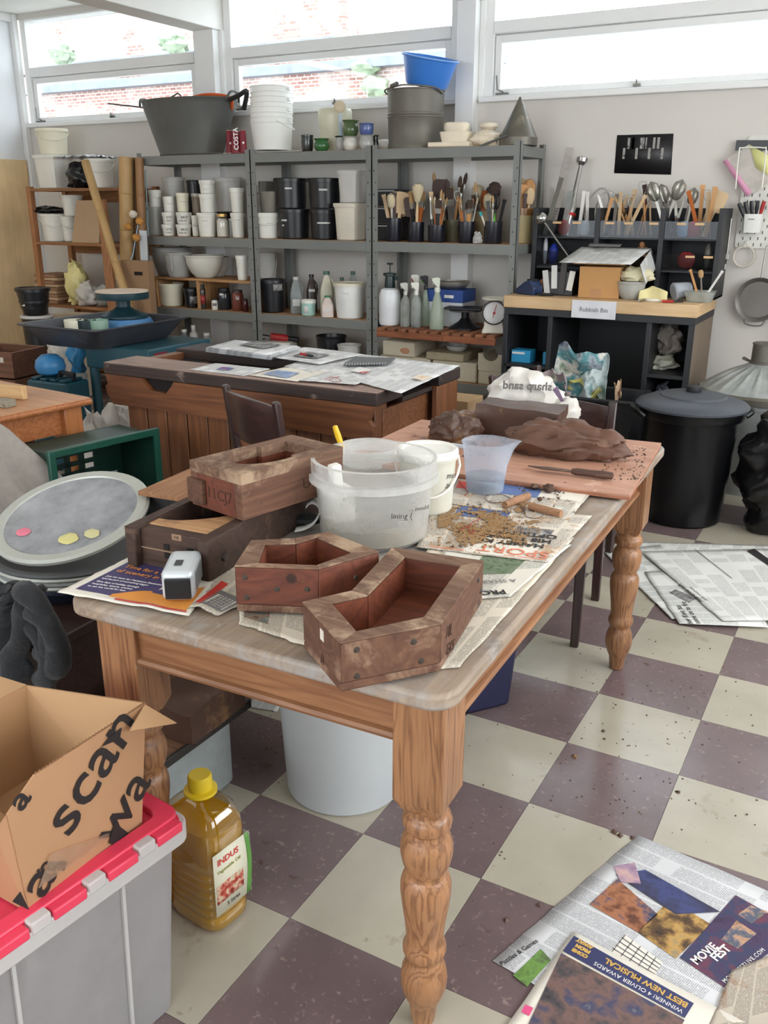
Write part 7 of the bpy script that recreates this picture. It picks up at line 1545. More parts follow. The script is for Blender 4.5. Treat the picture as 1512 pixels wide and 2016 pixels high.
p = at(955, 270, Y=3.42); tag(MB().blob((0, 0, .045), (.085, .05, .045), 6, .35, 26, 16, 1.8, flat=-.045).obj('plaster_form', foam, None, (p.x, 3.42, ZTOP+.001)), 'smooth cream plaster form lying beside the zinc cone', 'plaster form'); tag(MB().lathe([(0, 0), (.03, 0), (.055, .02), (.05, .04), (0, .045)], 20).obj('plaster_dome', foam, None, (p.x+.005, 3.46, ZTOP+.090)), 'rounded cream plaster cap resting on the plaster form', 'plaster form')
X, r, top = S(985, 1064, 190, 3.46); h = top-ZTOP; r *= .97
t = thing('zinc_cone', 'pointed zinc cone with cylindrical base on the shelving end', 'cone', (X, 3.46, ZTOP)); zc = mat('zinc_cone', (112, 108, 98), .45, .5, var=.2, scale=8, stain=((150, 142, 128), .25, 6))
MB().lathe([(r*.97, 0), (r, .004), (r, h*.17), (r*.98, h*.18), (r*.94, h*.18), (r*.9, 0)], 40).obj('base_ring', zc, t); MB().lathe([(r*.97, h*.18), (r*.9, h*.24), (r*.05, h*.99), (0, h)], 40).obj('cone', zc, t); ca = cam_ang(X, 3.46); MB().bar((r*.93*math.cos(ca-.3), r*.93*math.sin(ca-.3), h*.2), (.004, .0, h*.97), .004, .002).obj('seam', zc, t)
tag(MB().tube([at(945, 288, Y=3.30), at(1000, 266, Y=3.35)], .007, 8).obj('metal_rod', zinc), 'short metal rod leaning against the cone base', 'rod')
# ================================================================ black cabinet with pine top, pigeonholes and tools
blk_w = mat('painted_black', (38, 39, 42), .5, var=.12, stain=((84, 84, 84), .05, 24)); blk_in = mat('painted_black_in', (24, 25, 28), .6); pale = wood('pale_pine', (228, 196, 152), (214, 176, 128), 'X', 8, .55, .06, knots=False, bump=.05)
CX0, CX1, CY0, CY1, CZ = -1.375, -.285, 3.14, 3.70, .932
cb = thing('black_cabinet', 'black painted cabinet with open compartments and thick pine top', 'cabinet', (CX0, CY0, 0)); CW = CX1-CX0; CD = CY1-CY0
MB().box(0, CW, 0, CD, CZ-.066, CZ).obj('pine_top', pale, cb, bevel=.003)
MB().box(.004, CW-.004, .006, CD, CZ-.106, CZ-.066).obj('top_rail', blk_w, cb, bevel=.002)
tan_side = mat('cabinet_side', (120, 104, 88), .7, var=.12, scale=3)
def cx(px): return at(px, 700, Y=3.16).x-CX0
for x, m_ in ((.012, blk_w), (cx(1079), blk_w), (cx(1272), blk_w)): MB().box(x-.012, x+.016, .012, CD, .02, CZ-.106).obj('divider', m_, cb, bevel=.002)
MB().box(CW-.034, CW-.006, .012, CD, .02, CZ-.106).obj('end_panel', tan_side, cb, bevel=.002); MB().box(CW-.036, CW-.004, .004, .012, .02, CZ-.106).obj('end_edge', blk_w, cb)
MB().box(0, CW-.01, CD-.014, CD, .02, CZ-.106).obj('back_panel', blk_in, cb); MB().box(.004, CW-.01, .012, CD, .02, .06).obj('base', blk_w, cb)
zl = at(1020, 716, Y=3.16).z; zr = at(1310, 738, Y=3.16).z; zr2 = at(1310, 835, Y=3.16).z
MB().box(.02, cx(1079)-.012, .012, CD, zl-.02, zl).obj('shelf', blk_w, cb); MB().box(cx(1272)+.016, CW-.034, .012, CD, zr-.02, zr).obj('shelf', blk_w, cb); MB().box(cx(1272)+.016, CW-.034, .012, CD, .10, .12).obj('shelf', blk_w, cb)
sg = MB().box(-.125, .125, -.002, 0, -.048, .048).obj('paper_sign', mat('sign_paper', (214, 214, 218), .6), cb, (at(1168, 610, Y=3.13).x-CX0, -.003, at(1168, 610, Y=3.13).z)); text('Rubbish Bin', .034, mat('ink_signgrey', (96, 94, 98), .6), sg, (0, -.003, -.012), (1, 0, 0), (0, 0, 1), 'sign_lettering', 'CENTER')
# things in the compartments
for k, (a, b) in enumerate(((1006, 1043), (1068, 1075))):
 x0, x1 = at(a, 712, Y=3.2).x, at(b, 712, Y=3.2).x
 t = thing('blue_carton', ['bright blue glove carton in the cabinet compartment', 'sliver of a second blue carton behind the cabinet divider'][k], 'carton', ((x0+x1)/2, 3.20, zl+.001)); w_ = (x1-x0)/2; MB().box(-w_, w_, 0, .1, 0, .072).obj('body', mat('carton_cyan', (44, 148, 196), .5), t, bevel=.002)
 if k == 0: MB().box(-w_*.9, w_*.4, -.001, 0, .05, .062).obj('printed_band', ink_w, t)
ragm = [mat('rag_grey', (158, 148, 140), .9, var=.15, bump=.4, bscale=14), mat('rag_white', (200, 200, 186), .9, var=.12, bump=.4, bscale=14), mat('rag_blue', (150, 152, 172), .9, var=.15, bump=.4, bscale=14)]
def rag(label, px, py, Y, z, r, m, seed, flat=None):
 p = at(px, py, Y=Y); mb = MB().blob((0, 0, r[2]*.8), r, seed, .38, 34, 20, 2.0, flat=-r[2]*.8); mb.v = [(x+.012*math.sin(z_*70+y*30), y+.01*math.sin(z_*60+x*50), z_) for x, y, z_ in mb.v]
 return tag(mb.obj('rag', m, None, (p.x, Y, z), smooth=65), label, 'rag', 'rags stuffed in the cabinet')
rag('white crumpled rag below the pink-grey rags in the cabinet', 1305, 725, 3.36, zr+.001, (.075, .09, .04), ragm[1], 3); rag('pink-grey bundle of rags in the upper cabinet compartment', 1315, 680, 3.42, zr+.075, (.075, .09, .095), ragm[0], 5); rag('grey-blue rags spilling out of the lower cabinet compartment', 1310, 790, 3.36, .122, (.085, .13, .19), ragm[2], 8)
# rubbish box with crumpled papers
wx = at(1160, 790, Y=2.72).x; zw = .50
t = thing('rubbish_box', 'black plastic tray bin full of crumpled papers before the cabinet', 'bin', (wx, 2.72, 0), .05)
vs = [(-.20, -.13, 0), (.20, -.13, 0), (.20, .13, 0), (-.20, .13, 0), (-.27, -.17, zw), (.27, -.17, zw), (.27, .17, zw), (-.27, .17, zw), (-.255, -.155, zw), (.255, -.155, zw), (.255, .155, zw), (-.255, .155, zw), (-.19, -.12, .03), (.19, -.12, .03), (.19, .12, .03), (-.19, .12, .03)]
fs = [(3, 2, 1, 0)]+[(i, (i+1) % 4, 4+(i+1) % 4, 4+i) for i in range(4)]+[(4+i, 4+(i+1) % 4, 8+(i+1) % 4, 8+i) for i in range(4)]+[(8+i, 8+(i+1) % 4, 12+(i+1) % 4, 12+i) for i in range(4)]+[(12, 13, 14, 15)]
MB().add(vs, fs).obj('body', bk_pl, t); MB().ring([(-.285, -.185), (.285, -.185), (.285, .185), (-.285, .185)], [(-.258, -.158), (.258, -.158), (.258, .158), (-.258, .158)], zw-.012, zw+.008).obj('rim', bk_pl, t, bevel=.006)
def crumple(label, px, py, s, m, seed, lean=0):
 p = at(px, py, Y=2.68)
 def fn(a, b):
  v = Vector(((a-.5)*s[0], .03*math.sin(a*6+seed)+.05*MN.noise(Vector((a*3, b*3, seed))), (b-.5)*s[1]+.04*MN.noise(Vector((a*4+seed, b*4, 1)))))
  return v
 return tag(MB().grid(fn, 18, 18, s).obj('crumpled_paper', m, None, p, (lean, .15*math.sin(seed*2), .3*math.sin(seed)), solid=.001, smooth=0), label, 'paper', 'waste paper in the rubbish box')
crumple('big crumpled blue and teal magazine page rising from the rubbish box', 1135, 738, (.24, .27), photo('photo_tealmag', [(54, 58, 92), (150, 160, 166), (60, 128, 136), (226, 222, 214), (120, 150, 120)], 12), 1, .2); crumple('crumpled teal newspaper leaning out of the rubbish box', 1168, 742, (.14, .22), photo('photo_teal2', [(46, 110, 120), (196, 206, 206), (90, 130, 126)], 14), 3, -.2)
crumple('pale mauve tissue bunched at the rubbish box corner', 1098, 757, (.16, .14), mat('tissue_mauve', (186, 170, 172), .9, var=.1), 5, .4); crumple('yellow-green printed wrapper in the rubbish box', 1150, 772, (.17, .10), photo('photo_yellow', [(90, 100, 60), (196, 190, 110), (220, 214, 180)], 14), 7, .8); crumple('torn brown scrap sticking up in the rubbish box', 1216, 770, (.03, .09), mat('scrap_brown', (190, 160, 130), .9), 9, .3)
# --- on the pine top
ZP = CZ+.001
p = at(1040, 578, Z=ZP); t = thing('card_reader', 'small blue and black label printer on the pine top', 'device', (p.x+.02, 3.27, ZP), -.4); MB().prism([(-.075, 0), (.07, 0), (.075, .045), (.04, .085), (-.005, .075), (-.075, .03)], -.04, .04, Matrix(((1, 0, 0, 0), (0, 0, -1, 0), (0, 1, 0, 0), (0, 0, 0, 1)))).obj('body', mat('device_blue', (34, 50, 84), .35), t, bevel=.008); MB().box(.005, .05, -.03, .03, .076, .09).obj('screen', bk_pl, t, bevel=.004)
for k in range(3): MB().box(-.05+k*.02, -.04+k*.02, -.02, .02, .046+k*.009, .052+k*.009).obj('button', wpg, t)
tag(MB().tube(smooth_path([Vector((p.x+.07, 3.25, ZP+.008)), Vector((p.x+.12, 3.20, ZP+.008)), Vector((p.x+.18, 3.23, ZP+.008)), Vector((p.x+.12, 3.26, ZP+.008))]), .007, 6).obj('black_cable', bk_pl), 'black cable curled beside the blue device', 'cable')
t = thing('tool_caddy', 'black caddy stuffed with packets beside the cardboard box', 'caddy', (at(1103, 575, Y=3.34).x, 3.36, ZP), .05); MB().box(-.07, .085, -.07, .07, 0, .135).obj('body', bk_pl, t, bevel=.004)
for k in range(4): MB().box(-.078+k*.04, -.045+k*.04, -.078, -.072, .02+.02*(k % 2), .15+.02*(k % 3)).obj('packet', [wpg, strip_m, mat('packet_dark', (60, 56, 54), .5), wp][k], t, rot=(0, .1*(k-1.5), 0))
tag(MB().blob((0, 0, .03), (.03, .03, .04), 3, .5, 16, 10, 3, flat=-.03).obj('cork', mat('cork_brown', (140, 96, 66), .8), None, (at(1068, 560, Y=3.5).x, 3.5, ZP)), 'brown dried seed head behind the blue device', 'seed head')
X0, X1 = at(1132, 590, Y=3.25).x, at(1200, 590, Y=3.25).x; hb = at(1166, 525, Y=3.25).z-ZP
t = thing('cardboard_box', 'plain brown cardboard box with paper on top on the pine surface', 'cardboard box', ((X0+X1)/2+.01, 3.36, ZP), .06); w_ = (X1-X0)/2
card2 = mat('cardboard_brown', (186, 140, 88), .8, var=.05, scale=4); MB().box(-w_, w_+.03, -.11, .11, 0, hb).obj('body', card2, t, bevel=.002); MB().box(-.03, .03, -.1115, -.11, 0, .05).obj('tape', mat('card_tape', (176, 128, 80), .4), t)
MB().box(-w_-.03, w_+.05, -.16, -.10, hb, hb+.003).obj('flap', card2, t, rot=(-.1, 0, 0))
t2_ = thing('newspaper', 'folded newspaper tented over the brown cardboard box', 'newspaper', ((X0+X1)/2+.01, 3.36, ZP+hb+.008), .06)
nq = newsprint('newsprint_tent', (222, 222, 220), (110, 110, 110), .05, .006, .5)
MB().grid(lambda a, b: Vector((-.21+.40*a+.05*b, -.15+.30*b, .012+.075*b)), 8, 8, (.4, .3)).obj('front_leaf', nq, t2_, solid=.002); MB().grid(lambda a, b: Vector((.24+.04*b, -.15+.30*a, .012+.075*a-.10*b)), 6, 6, (.3, .1)).obj('side_leaf', nq, t2_, solid=.002); MB().box(-.10, .08, .08, .12, .078, .082).obj('printed_bar', ink_g, t2_, rot=(.24, 0, 0))
t, X, r, h = bowl('translucent bowl with crumpled cloth on the pine top', 1216, 1272, 553, 3.30, ZP, wpc, .55, cat='bowl')
yel = mat('cloth_yellow', (222, 210, 156), .85, var=.1, bump=.4, bscale=14); tag(MB().blob((0, 0, .035), (.095, .07, .05), 4, .35, 30, 18, 2.2, flat=-.02).obj('yellow_cloth', mat('cloth_cream', (214, 206, 172), .85, bump=.4, bscale=14), None, (X+.02, 3.31, ZP+h-.012), smooth=65), 'cream crumpled cloth heaped in the translucent bowl', 'cloth')
p = at(1285, 588, Y=3.24); tag(MB().grid(lambda a, b: Vector(((a-.5)*.15, .02*math.sin(a*5), b*.085*(1-abs(a-.45)*.9)+.004)), 14, 8).obj('yellow_sponge', yel, None, (p.x, 3.24, ZP), (-.35, 0, .2), solid=.006), 'yellow cloth leaning against the bowl', 'cloth')
p = at(1330, 585, Y=3.34); tag(MB().lathe([(0, 0), (.045, 0), (.05, .008), (.034, .09), (.03, .10), (.028, .09), (.04, .01)], 24).obj('plastic_cup', clear('cup_clear', (206, 212, 220), .7), None, (p.x-.02, 3.36, ZP+.043), (0, 1.35, .6)), 'clear plastic beaker lying on its side', 'cup')
X, r, top = S(1358, 1410, 563, 3.34); t = thing('plastic_tub', 'rectangular clear tub of tools at the end of the pine top', 'tub', (X-.01, 3.34, ZP)); MB().lathe([(0, 0), (.062, 0), (.078, .056), (.084, .058), (.074, .056), (.06, .006), (0, .006)], 24, shape=lambda a: sq(a, 6, 1, .75)).obj('body', clr_b, t); MB().prism(rrect(-.055, .055, -.038, .038, .01), .006, .024).obj('clay_slip', mat('slip_tan', (206, 180, 148), .8), t)
for k, (hi, ln, az) in enumerate(((0, .5, 2.6), (3, .35, 2.2), (6, .5, .4))): place_tool(('stick', 'dome', 'stick')[k], hi, 0, (X-.02+.02*k, 3.34, ZP+.03), ln, az, 0, .75, 'in the rectangular clear tub', 'tools in the clear tub')
p = at(1325, 597, Z=ZP); tag(MB().lathe([(0, 0), (.05, 0), (.052, .006), (.048, .012), (0, .012)], 24).obj('white_cover', wp, None, (at(1303, 586, Z=ZP).x, 3.27, ZP)), 'round white lid lying on the pine top', 'lid')
def pen(label, a, b, m, m2): 
 P, Q = at(*a, Z=ZP+.007), at(*b, Z=ZP+.007); t = thing('craft_tool', label, 'tool', P); v = Q-P; MB().tube([(0, 0, 0), v*.55], .007, 8).obj('handle', m, t); MB().tube([v*.55, v], .005, 8).obj('shaft', m2, t)
pen('red and black craft knife on the pine top edge', (1303, 593), (1345, 594), mat('pen_red', (170, 40, 40), .4), bk_pl); pen('dark wooden tool beside the red craft knife', (1372, 592), (1352, 590), mat('brush_dark', (64, 44, 38), .5), handles[0]); pen('small metal pick near the sign', (1258, 592), (1275, 588), ferr, ferr)
# --- pigeonhole hutch
HX0, HX1, HZ0, HZ1, HY0, HY1 = -1.345, -.262, CZ, 1.415, 3.50, 3.74
hu = thing('tool_hutch', 'black pigeonhole hutch with clear fronts standing on the cabinet', 'hutch', (HX0, HY0, HZ0)); HW = HX1-HX0; HH = HZ1-HZ0; dv = [0, HW*.36, HW*.70, HW]
MB().box(0, HW, HY1-HY0-.012, HY1-HY0, 0, HH).obj('back_panel', blk_in, hu)
for x in dv:
 x0 = min(max(x-.014, 0), HW-.028); MB().box(x0, x0+.028, -.02, HY1-HY0-.012, 0, HH).obj('divider', blk_w, hu, bevel=.002)
zsh = [at(1250, 466, Y=HY0).z-HZ0, at(1250, 528, Y=HY0).z-HZ0]
acr = glass('acrylic', (214, 218, 222), .05); tagb = mat('tag_tan', (214, 176, 130), .7)
for j, z in enumerate(zsh):
 MB().box(.02, HW-.02, 0, HY1-HY0-.012, z-.016, z).obj('shelf', blk_w, hu)
 for k in range(3):
  MB().box(dv[k]+.016, dv[k+1]-.016, -.012, -.009, z-.006, z+.085).obj('clear_front', acr, hu)
 for u in ((.05, .14, .25, .43, .53, .66, .80, .89) if j == 0 else (.63, .86, .95)):
  MB().box(HW*u-.03, HW*u+.02, -.014, -.012, z+.066, z+.078).obj('label_tag', tagb, hu)
MB().box(0, HW, -.02, HY1-HY0, -.0, .012).obj('base_board', blk_w, hu)
zA = HZ0+zsh[0]+.001; zB = HZ0+zsh[1]+.001; yh = 3.60
def bunch(where, px0, px1, z, specs, lean=.25, sc=1.0, seed=0):
 rr = random.Random(seed); cnt = {}
 for k, (kind, hi) in enumerate(specs):
  px = px0+(px1-px0)*(k+.5)/len(specs); p = at(px, 440, Y=yh+rr.uniform(-.04, .05)); key = (kind, hi); cnt[key] = cnt.get(key, 0)+1
  w2 = where+('' if cnt[key] == 1 else ', second' if cnt[key] == 2 else ', third' if cnt[key] == 3 else ', fourth')
  place_tool(kind, hi, 0, (p.x, yh+rr.uniform(-.05, .04), z+.004), rr.uniform(.02, lean), rr.choice([0.2, 3.0])+rr.uniform(-.4, .4), rr.uniform(-.4, .4), sc*rr.uniform(.85, 1.15), w2, 'tools standing in the hutch')
bunch('in the hutch below the whisk', 1188, 1222, zA, [('knife', 4), ('stick', 0), ('stick', 5), ('knife', 4), ('wire', 1), ('stick', 3), ('round', 4), ('knife', 1)], .4, 1.05, 21)
bunch('in the hutch middle section', 1225, 1252, zA, [('stick', 5), ('stick', 5), ('stick', 0), ('wire', 0), ('stick', 5), ('round', 0), ('stick', 0), ('wire', 5)], .5, 1.1, 22); bunch('in the hutch tall wooden bunch', 1255, 1282, zA, [('wire', 0), ('wire', 0), ('stick', 1), ('wire', 0), ('wire', 5)], .25, 1.25, 23)
bunch('in the hutch metal bunch', 1300, 1350, zA, [('bigspoon', 3), ('bigspoon', 4), ('bigspoon', 6), ('knife', 3), ('knife', 4), ('bigspoon', 1), ('knife', 1), ('knife', 3), ('wire', 3), ('bigspoon', 0)], .4, 1.1, 24); bunch('in the end hutch section', 1372, 1405, zA, [('stick', 5), ('stick', 0), ('stick', 2), ('spatula', 5), ('stick', 5), ('stick', 0), ('wire', 2)], .35, 1.3, 25)
bunch('in the first hutch section', 1140, 1165, zA, [('stick', 6), ('stick', 6)], .25, 1.2, 26)
for k, (px, lab, col_) in enumerate(((1110, 'red and white packet in the hutch', (170, 50, 46)), (1362, 'red rubber kidney in the hutch', (176, 50, 60)), (1345, 'pale blue packet in the hutch', (150, 180, 206)), (1150, 'white bottle top in the hutch', (206, 206, 206)))): tag(MB().blob((0, 0, .04), (.035, .02, .045), k, .15, 18, 12, flat=-.04).obj('packet', mat('packet%d' % k, col_, .5), None, (at(px, 455, Y=3.54).x, 3.54, zA)), lab, 'packet')
for k, (px, lab, col_, r) in enumerate(((1088, 'royal blue bottle in the lower hutch', (30, 50, 150), (.03, .03, .06)), (1350, 'red rubber disc in the lower hutch', (160, 40, 44), (.05, .015, .045)), (1205, 'clear packet in the lower hutch', (120, 122, 126), (.07, .04, .05)), (1300, 'silver clip in the lower hutch', (150, 150, 150), (.02, .02, .03)), (1072, 'white tube in the lower hutch', (206, 206, 210), (.015, .015, .08)), (1392, 'grey offcut in the lower hutch', (120, 116, 110), (.02, .02, .07)))): tag(MB().blob((0, 0, r[2]), r, k+9, .12, 18, 12, flat=-r[2]).obj('packet', mat('lower%d' % k, col_, .4), None, (at(px, 520, Y=3.60).x, 3.60, zB)), lab, 'packet')
bp_ = at(1263, 508, Y=3.57); ball_m = mat('ball_wood', (176, 124, 84), .6)
tag(MB().box(-.05, .05, -.04, .04, 0, .05).obj('small_box', mat('kraft_small', (130, 100, 74), .8), None, (bp_.x, 3.58, zB), bevel=.002), 'small tan box of wooden balls in the lower hutch', 'box')
for k, (dx, dz) in enumerate(((-.035, .065), (0, .066), (.035, .065), (-.018, .092), (.018, .093), (-.004, .122))): tag(MB().lathe([(0, -.019), (.012, -.016), (.019, 0), (.012, .016), (0, .019)], 14).obj('wooden_ball', ball_m, None, (bp_.x+dx, 3.57, zB+dz+.004)), ['wooden ball at the near end of the bottom row', 'wooden ball in the middle of the bottom row', 'wooden ball at the far end of the bottom row', 'wooden ball resting on the first two', 'wooden ball resting on the last two', 'topmost wooden ball of the heap'][k]+' in the small tan box', 'ball', 'wooden balls in the hutch')
# stick blender, long clear rulers, whisk, ladle
a, b = at(1112, 470, Y=3.58), at(1147, 310, Y=3.70); t = thing('stick_blender', 'steel stick blender with red ring leaning against the wall', 'blender', a); v = b-a; chrome = mat('chrome', (200, 200, 200), .15, .95); q = v.to_track_quat('Z', 'Y').to_euler(); t.rotation_euler = q; L_ = v.length
MB().lathe([(0, 0), (.03, 0), (.032, L_*.30), (.028, L_*.40), (.015, L_*.52), (.012, L_*.9), (.0, L_*.9)], 20).obj('body', chrome, t); MB().lathe([(.0325, L_*.28), (.034, L_*.285), (.034, L_*.31), (.0325, L_*.315)], 20).obj('red_ring', mat('ring_red', (190, 30, 36), .4), t); MB().lathe([(0, L_*.90), (.016, L_*.9), (.034, L_*.94), (.036, L_*.985), (.03, L_), (.012, L_*.96), (0, L_*.96)], 12).obj('blade_guard', chrome, t)
def lean_strip(name, label, a, b, w_, m, th=.004, cat='ruler'): 
 P, Q = at(*a[:2], Y=a[2]), at(*b[:2], Y=b[2]); return tag(MB().bar(P, Q, w_, th, up=(0, 1, 0)).obj(name, m, bevel=.001), label, cat)
lean_strip('acrylic_strip', 'long clear acrylic strip leaning in the hutch corner', (1082, 462, 3.56), (1122, 290, 3.72), .05, clear('acrylic_strip', (206, 200, 194), .35)); lean_strip('metal_ruler', 'grey metal ruler leaning next to the blender', (1072, 462, 3.54), (1106, 350, 3.66), .028, mat('ruler_grey', (120, 120, 112), .4, .6)); lean_strip('acrylic_strip', 'short clear strip standing beside the grey ruler', (1084, 462, 3.60), (1087, 368, 3.66), .025, clear('acrylic_strip', (206, 200, 194), .35)); lean_strip('plastic_ruler', 'translucent set square leaning in the first hutch section', (1108, 462, 3.55), (1124, 376, 3.62), .035, clear('acrylic_strip2', (180, 184, 180), .5))
for k in range(3):
 o_ = at(1160+16*k, 460, Y=3.60); tp = at(1180+14*k, 372+6*k, Y=3.66); tag(MB().tube(smooth_path([o_, o_.lerp(tp, .5)+Vector((-.06+.02*k, 0, .02)), tp, tp+Vector((.06, 0, -.04)), o_+Vector((.10, 0, .06))]), .005, 6).obj('wire_frame', ferr), ['bent steel wire bow nearest the blender', 'middle bent steel wire bow in the hutch', 'bent steel wire bow nearest the wooden sticks'][k], 'wire tool', 'bent wire bows in the hutch')
a, b = at(1100, 478, Y=3.44), at(1066, 430, Y=3.44); t = thing('ladle', 'steel ladle hanging in front of the hutch', 'ladle', b); v = a-b; MB().blob((0, 0, 0), (.036, .03, .034), 1, .02, 20, 12).obj('bowl', chrome, t); MB().tube([(0, 0, 0), v*1.6], .006, 8).obj('handle', chrome, t)
# ================================================================ on the wall
WYF = WY1-.002
P = [at(*p, Y=WYF) for p in ((1209, 341), (1321, 344), (1326, 263), (1215, 266))]
po = MB().add([p for p in P], [(0, 1, 2, 3)]).obj('poster', mat('poster_black', (24, 22, 24), .45, var=.2), solid=.002); tag(po, 'black landscape poster of pale tools pinned on the white wall', 'poster')
rr = random.Random(4)
for k in range(12):
 u, v = (.15+.075*k if k < 10 else .3+.2*(k-10)), (.78 if k % 3 else .52); c = P[0]*(1-u)*(1-v)+P[1]*u*(1-v)+P[2]*u*v+P[3]*(1-u)*v
 MB().box(c.x-.007, c.x+.007, WYF-.0028, WYF-.002, c.z-.03, c.z+.03).obj('printed_tool', mat('poster_grey', (150, 146, 142), .5, stain=((40, 38, 40), .4, 40)), po)
px0, pz0, pz1 = at(1446, 488, Y=WYF).x, at(1446, 488, Y=WYF).z, at(1446, 268, Y=WYF).z
pg = thing('pegboard', 'white pegboard with slots and hanging tools on the wall', 'pegboard', (px0, WY1-.006, pz0)); PW, PH = .56, pz1-pz0
pgm = mat('peg_white', (216, 214, 206), .5); MB().prism(rrect(0, PW, 0, PH, .02), 0, .005, Matrix(((1, 0, 0, 0), (0, 0, -1, 0), (0, 1, 0, 0), (0, 0, 0, 1)))).obj('board', pgm, pg)
slm = MB().box(-.0025, .0025, -.0012, 0, -.0085, .0085).mesh('slot', mat('peg_slot', (86, 84, 82), .8), 0)
for i in range(10):
 for j in range(16):
  if .02+i*.04 < .34: link('slot', slm, pg, (.02+i*.04+(.02 if j % 2 else 0), -.0052, .02+j*.033))
yw = WY1-.03
def wsheet(name, label, pts, m, cat, y=yw, th=.0015):
 return tag(MB().add([at(a, b, Y=y) for a, b in pts], [tuple(range(len(pts)))]).obj(name, m, solid=th, smooth=0), label, cat)
wsheet('notebook', 'black spiral notebook hanging on the pegboard', [(1447, 296), (1515, 296), (1515, 276), (1450, 276)], bk_pl, 'notebook', yw, .006)
ws = wsheet('paper_folder', 'translucent sheet with pink and yellow corners hanging on the pegboard', [(1470, 388), (1512, 360), (1512, 310), (1475, 284), (1423, 318)], clear('frosted_sheet', (224, 218, 210), .85, .4), 'folder', yw-.02)
MB().add([at(a, b, Y=yw-.024) for a, b in ((1423, 318), (1432, 313), (1480, 378), (1470, 388))], [(0, 1, 2, 3)]).obj('pink_edge', mat('pink_film', (214, 152, 180), .5), ws, solid=.001); MB().add([at(a, b, Y=yw-.024) for a, b in ((1475, 284), (1520, 310), (1520, 350), (1488, 330))], [(0, 1, 2, 3)]).obj('yellow_corner', mat('yellow_film', (222, 220, 150), .5), ws, solid=.001)
tag(MB().tube(smooth_path([at(1448, 372, Y=yw-.045), at(1455, 300, Y=yw-.045), at(1462, 291, Y=yw-.045), at(1502, 291, Y=yw-.045), at(1508, 298, Y=yw-.045), at(1500, 370, Y=yw-.045)]), .004, 6).obj('white_wire_frame', wp), 'white wire frame hanging over the coloured sheets', 'wire frame')
t = thing('pen_holder', 'small white holder of black marker pens on the pegboard', 'pen holder', (at(1480, 458, Y=yw).x, yw-.02, at(1480, 458, Y=yw).z)); MB().lathe([(0, 0), (.045, 0), (.05, .10), (.046, .10), (.04, .006), (0, .006)], 20, shape=lambda a: sq(a, 5, 1, .7)).obj('body', mat('holder_white', (222, 222, 216), .4), t); MB().box(-.022, .012, -.037, -.034, .07, .075).obj('printed_mark', ink_g, t)
hl = Vector(t.location)
for k in range(5): 
 q = thing('marker_pen', ['black marker leaning furthest in the wall holder', 'second black marker in the wall holder', 'middle black marker in the wall holder', 'fourth black marker in the wall holder', 'red-tipped pen in the wall holder'][k], 'pen', hl+Vector((-.022+.011*k, 0, .03)), rot=(.1, -.45+.16*k, 0), group='pens in the wall holder'); MB().lathe([(0, 0), (.007, 0), (.008, .08), (.011, .10), (.010, .14), (0, .142)], 10).obj('barrel', mat('pen_red', (170, 40, 40), .4) if k == 4 else bk_pl, q)
c = at(1464, 505, Y=yw); t = thing('embroidery_hoop', 'pale ring hanging on a hook below the pegboard', 'ring', c); MB().tube([Vector((.056*math.cos(2*PI*k/32), 0, .056*math.sin(2*PI*k/32))) for k in range(32)], .006, 8, True).obj('ring', mat('ring_bone', (206, 198, 184), .5), t); MB().tube([(0, .02, .085), (0, -.004, .075), (0, -.004, .05)], .004, 6).obj('hook', wp, t)
c = at(1493, 590, Y=yw); t = thing('sieve_pan', 'round grey metal sieve with handle hanging on the wall', 'sieve', c, rot=(PI/2, 0, 0)); pm = mat('pan_grey', (112, 108, 104), .45, .6, var=.15); MB().lathe([(0, .0), (.10, .004), (.118, .022), (.124, .024), (.124, .016), (.112, -.006), (0, -.012)], 40).obj('bowl', pm, t); MB().tube([(0, .118, .016), (.006, .30, .008)], .004, 8).obj('handle', ferr, t); MB().tube(smooth_path([Vector((-.06, -.105, .016)), Vector((-.05, -.14, .01)), Vector((.03, -.145, .01)), Vector((.05, -.11, .016))]), .004, 6).obj('rest_loop', ferr, t)
for k, px in enumerate((1436, 1440)):
 t = thing('hanging_tool', ['thin grey tool hanging at the hutch side', 'second thin tool hanging at the hutch side'][k], 'tool', at(px, 430, Y=3.70)); L_ = at(px, 430, Y=3.70).z-at(px, 520-20*k, Y=3.70).z; MB().tube([(0, 0, 0), (0, 0, -L_)], .003, 6).obj('shaft', ferr, t); MB().box(-.012, .012, -.006, .006, -L_-.03, -L_).obj('head', wpg, t, bevel=.002)
# ================================================================ far left corner: pine rack, bamboo, wheel
rp_x = wood('rack_pine', (160, 112, 72), (128, 84, 52), 'X', 9, .6, .06); rp_z = wood('rack_pine_z', (164, 114, 74), (132, 86, 54), 'Z', 9, .6, .06)
RX0, RX1, RY0, RY1 = -5.50, -4.47, 3.30, 3.70
rk2 = thing('pine_rack', 'open pine storage rack in the corner by the plywood sheet', 'rack', (RX0, RY0, 0)); RW = RX1-RX0; RL = [1.545, 1.145, .66, .16]
for x in (0, RW-.045):
 for y in (0, RY1-RY0-.045): MB().box(x, x+.045, y, y+.045, 0, 1.56).obj('post', rp_z, rk2, bevel=.003)
for z in RL:
 MB().box(.045, RW-.045, 0, RY1-RY0, z-.022, z).obj('shelf', rp_x, rk2, bevel=.002); MB().box(.045, RW-.045, RY1-RY0-.02, RY1-RY0, z-.10, z-.022).obj('back_rail', rp_x, rk2)
ZR = [z+.001 for z in RL]
G3 = 'white buckets on the pine rack'
tub('tall squarish white bin on top of the pine rack', 70, 138, 306, 3.48, ZR[0], wp, True, .84, sqr=5, name='white_bin', cat='bin', group=G3); za = S(70, 138, 306, 3.48)[2]
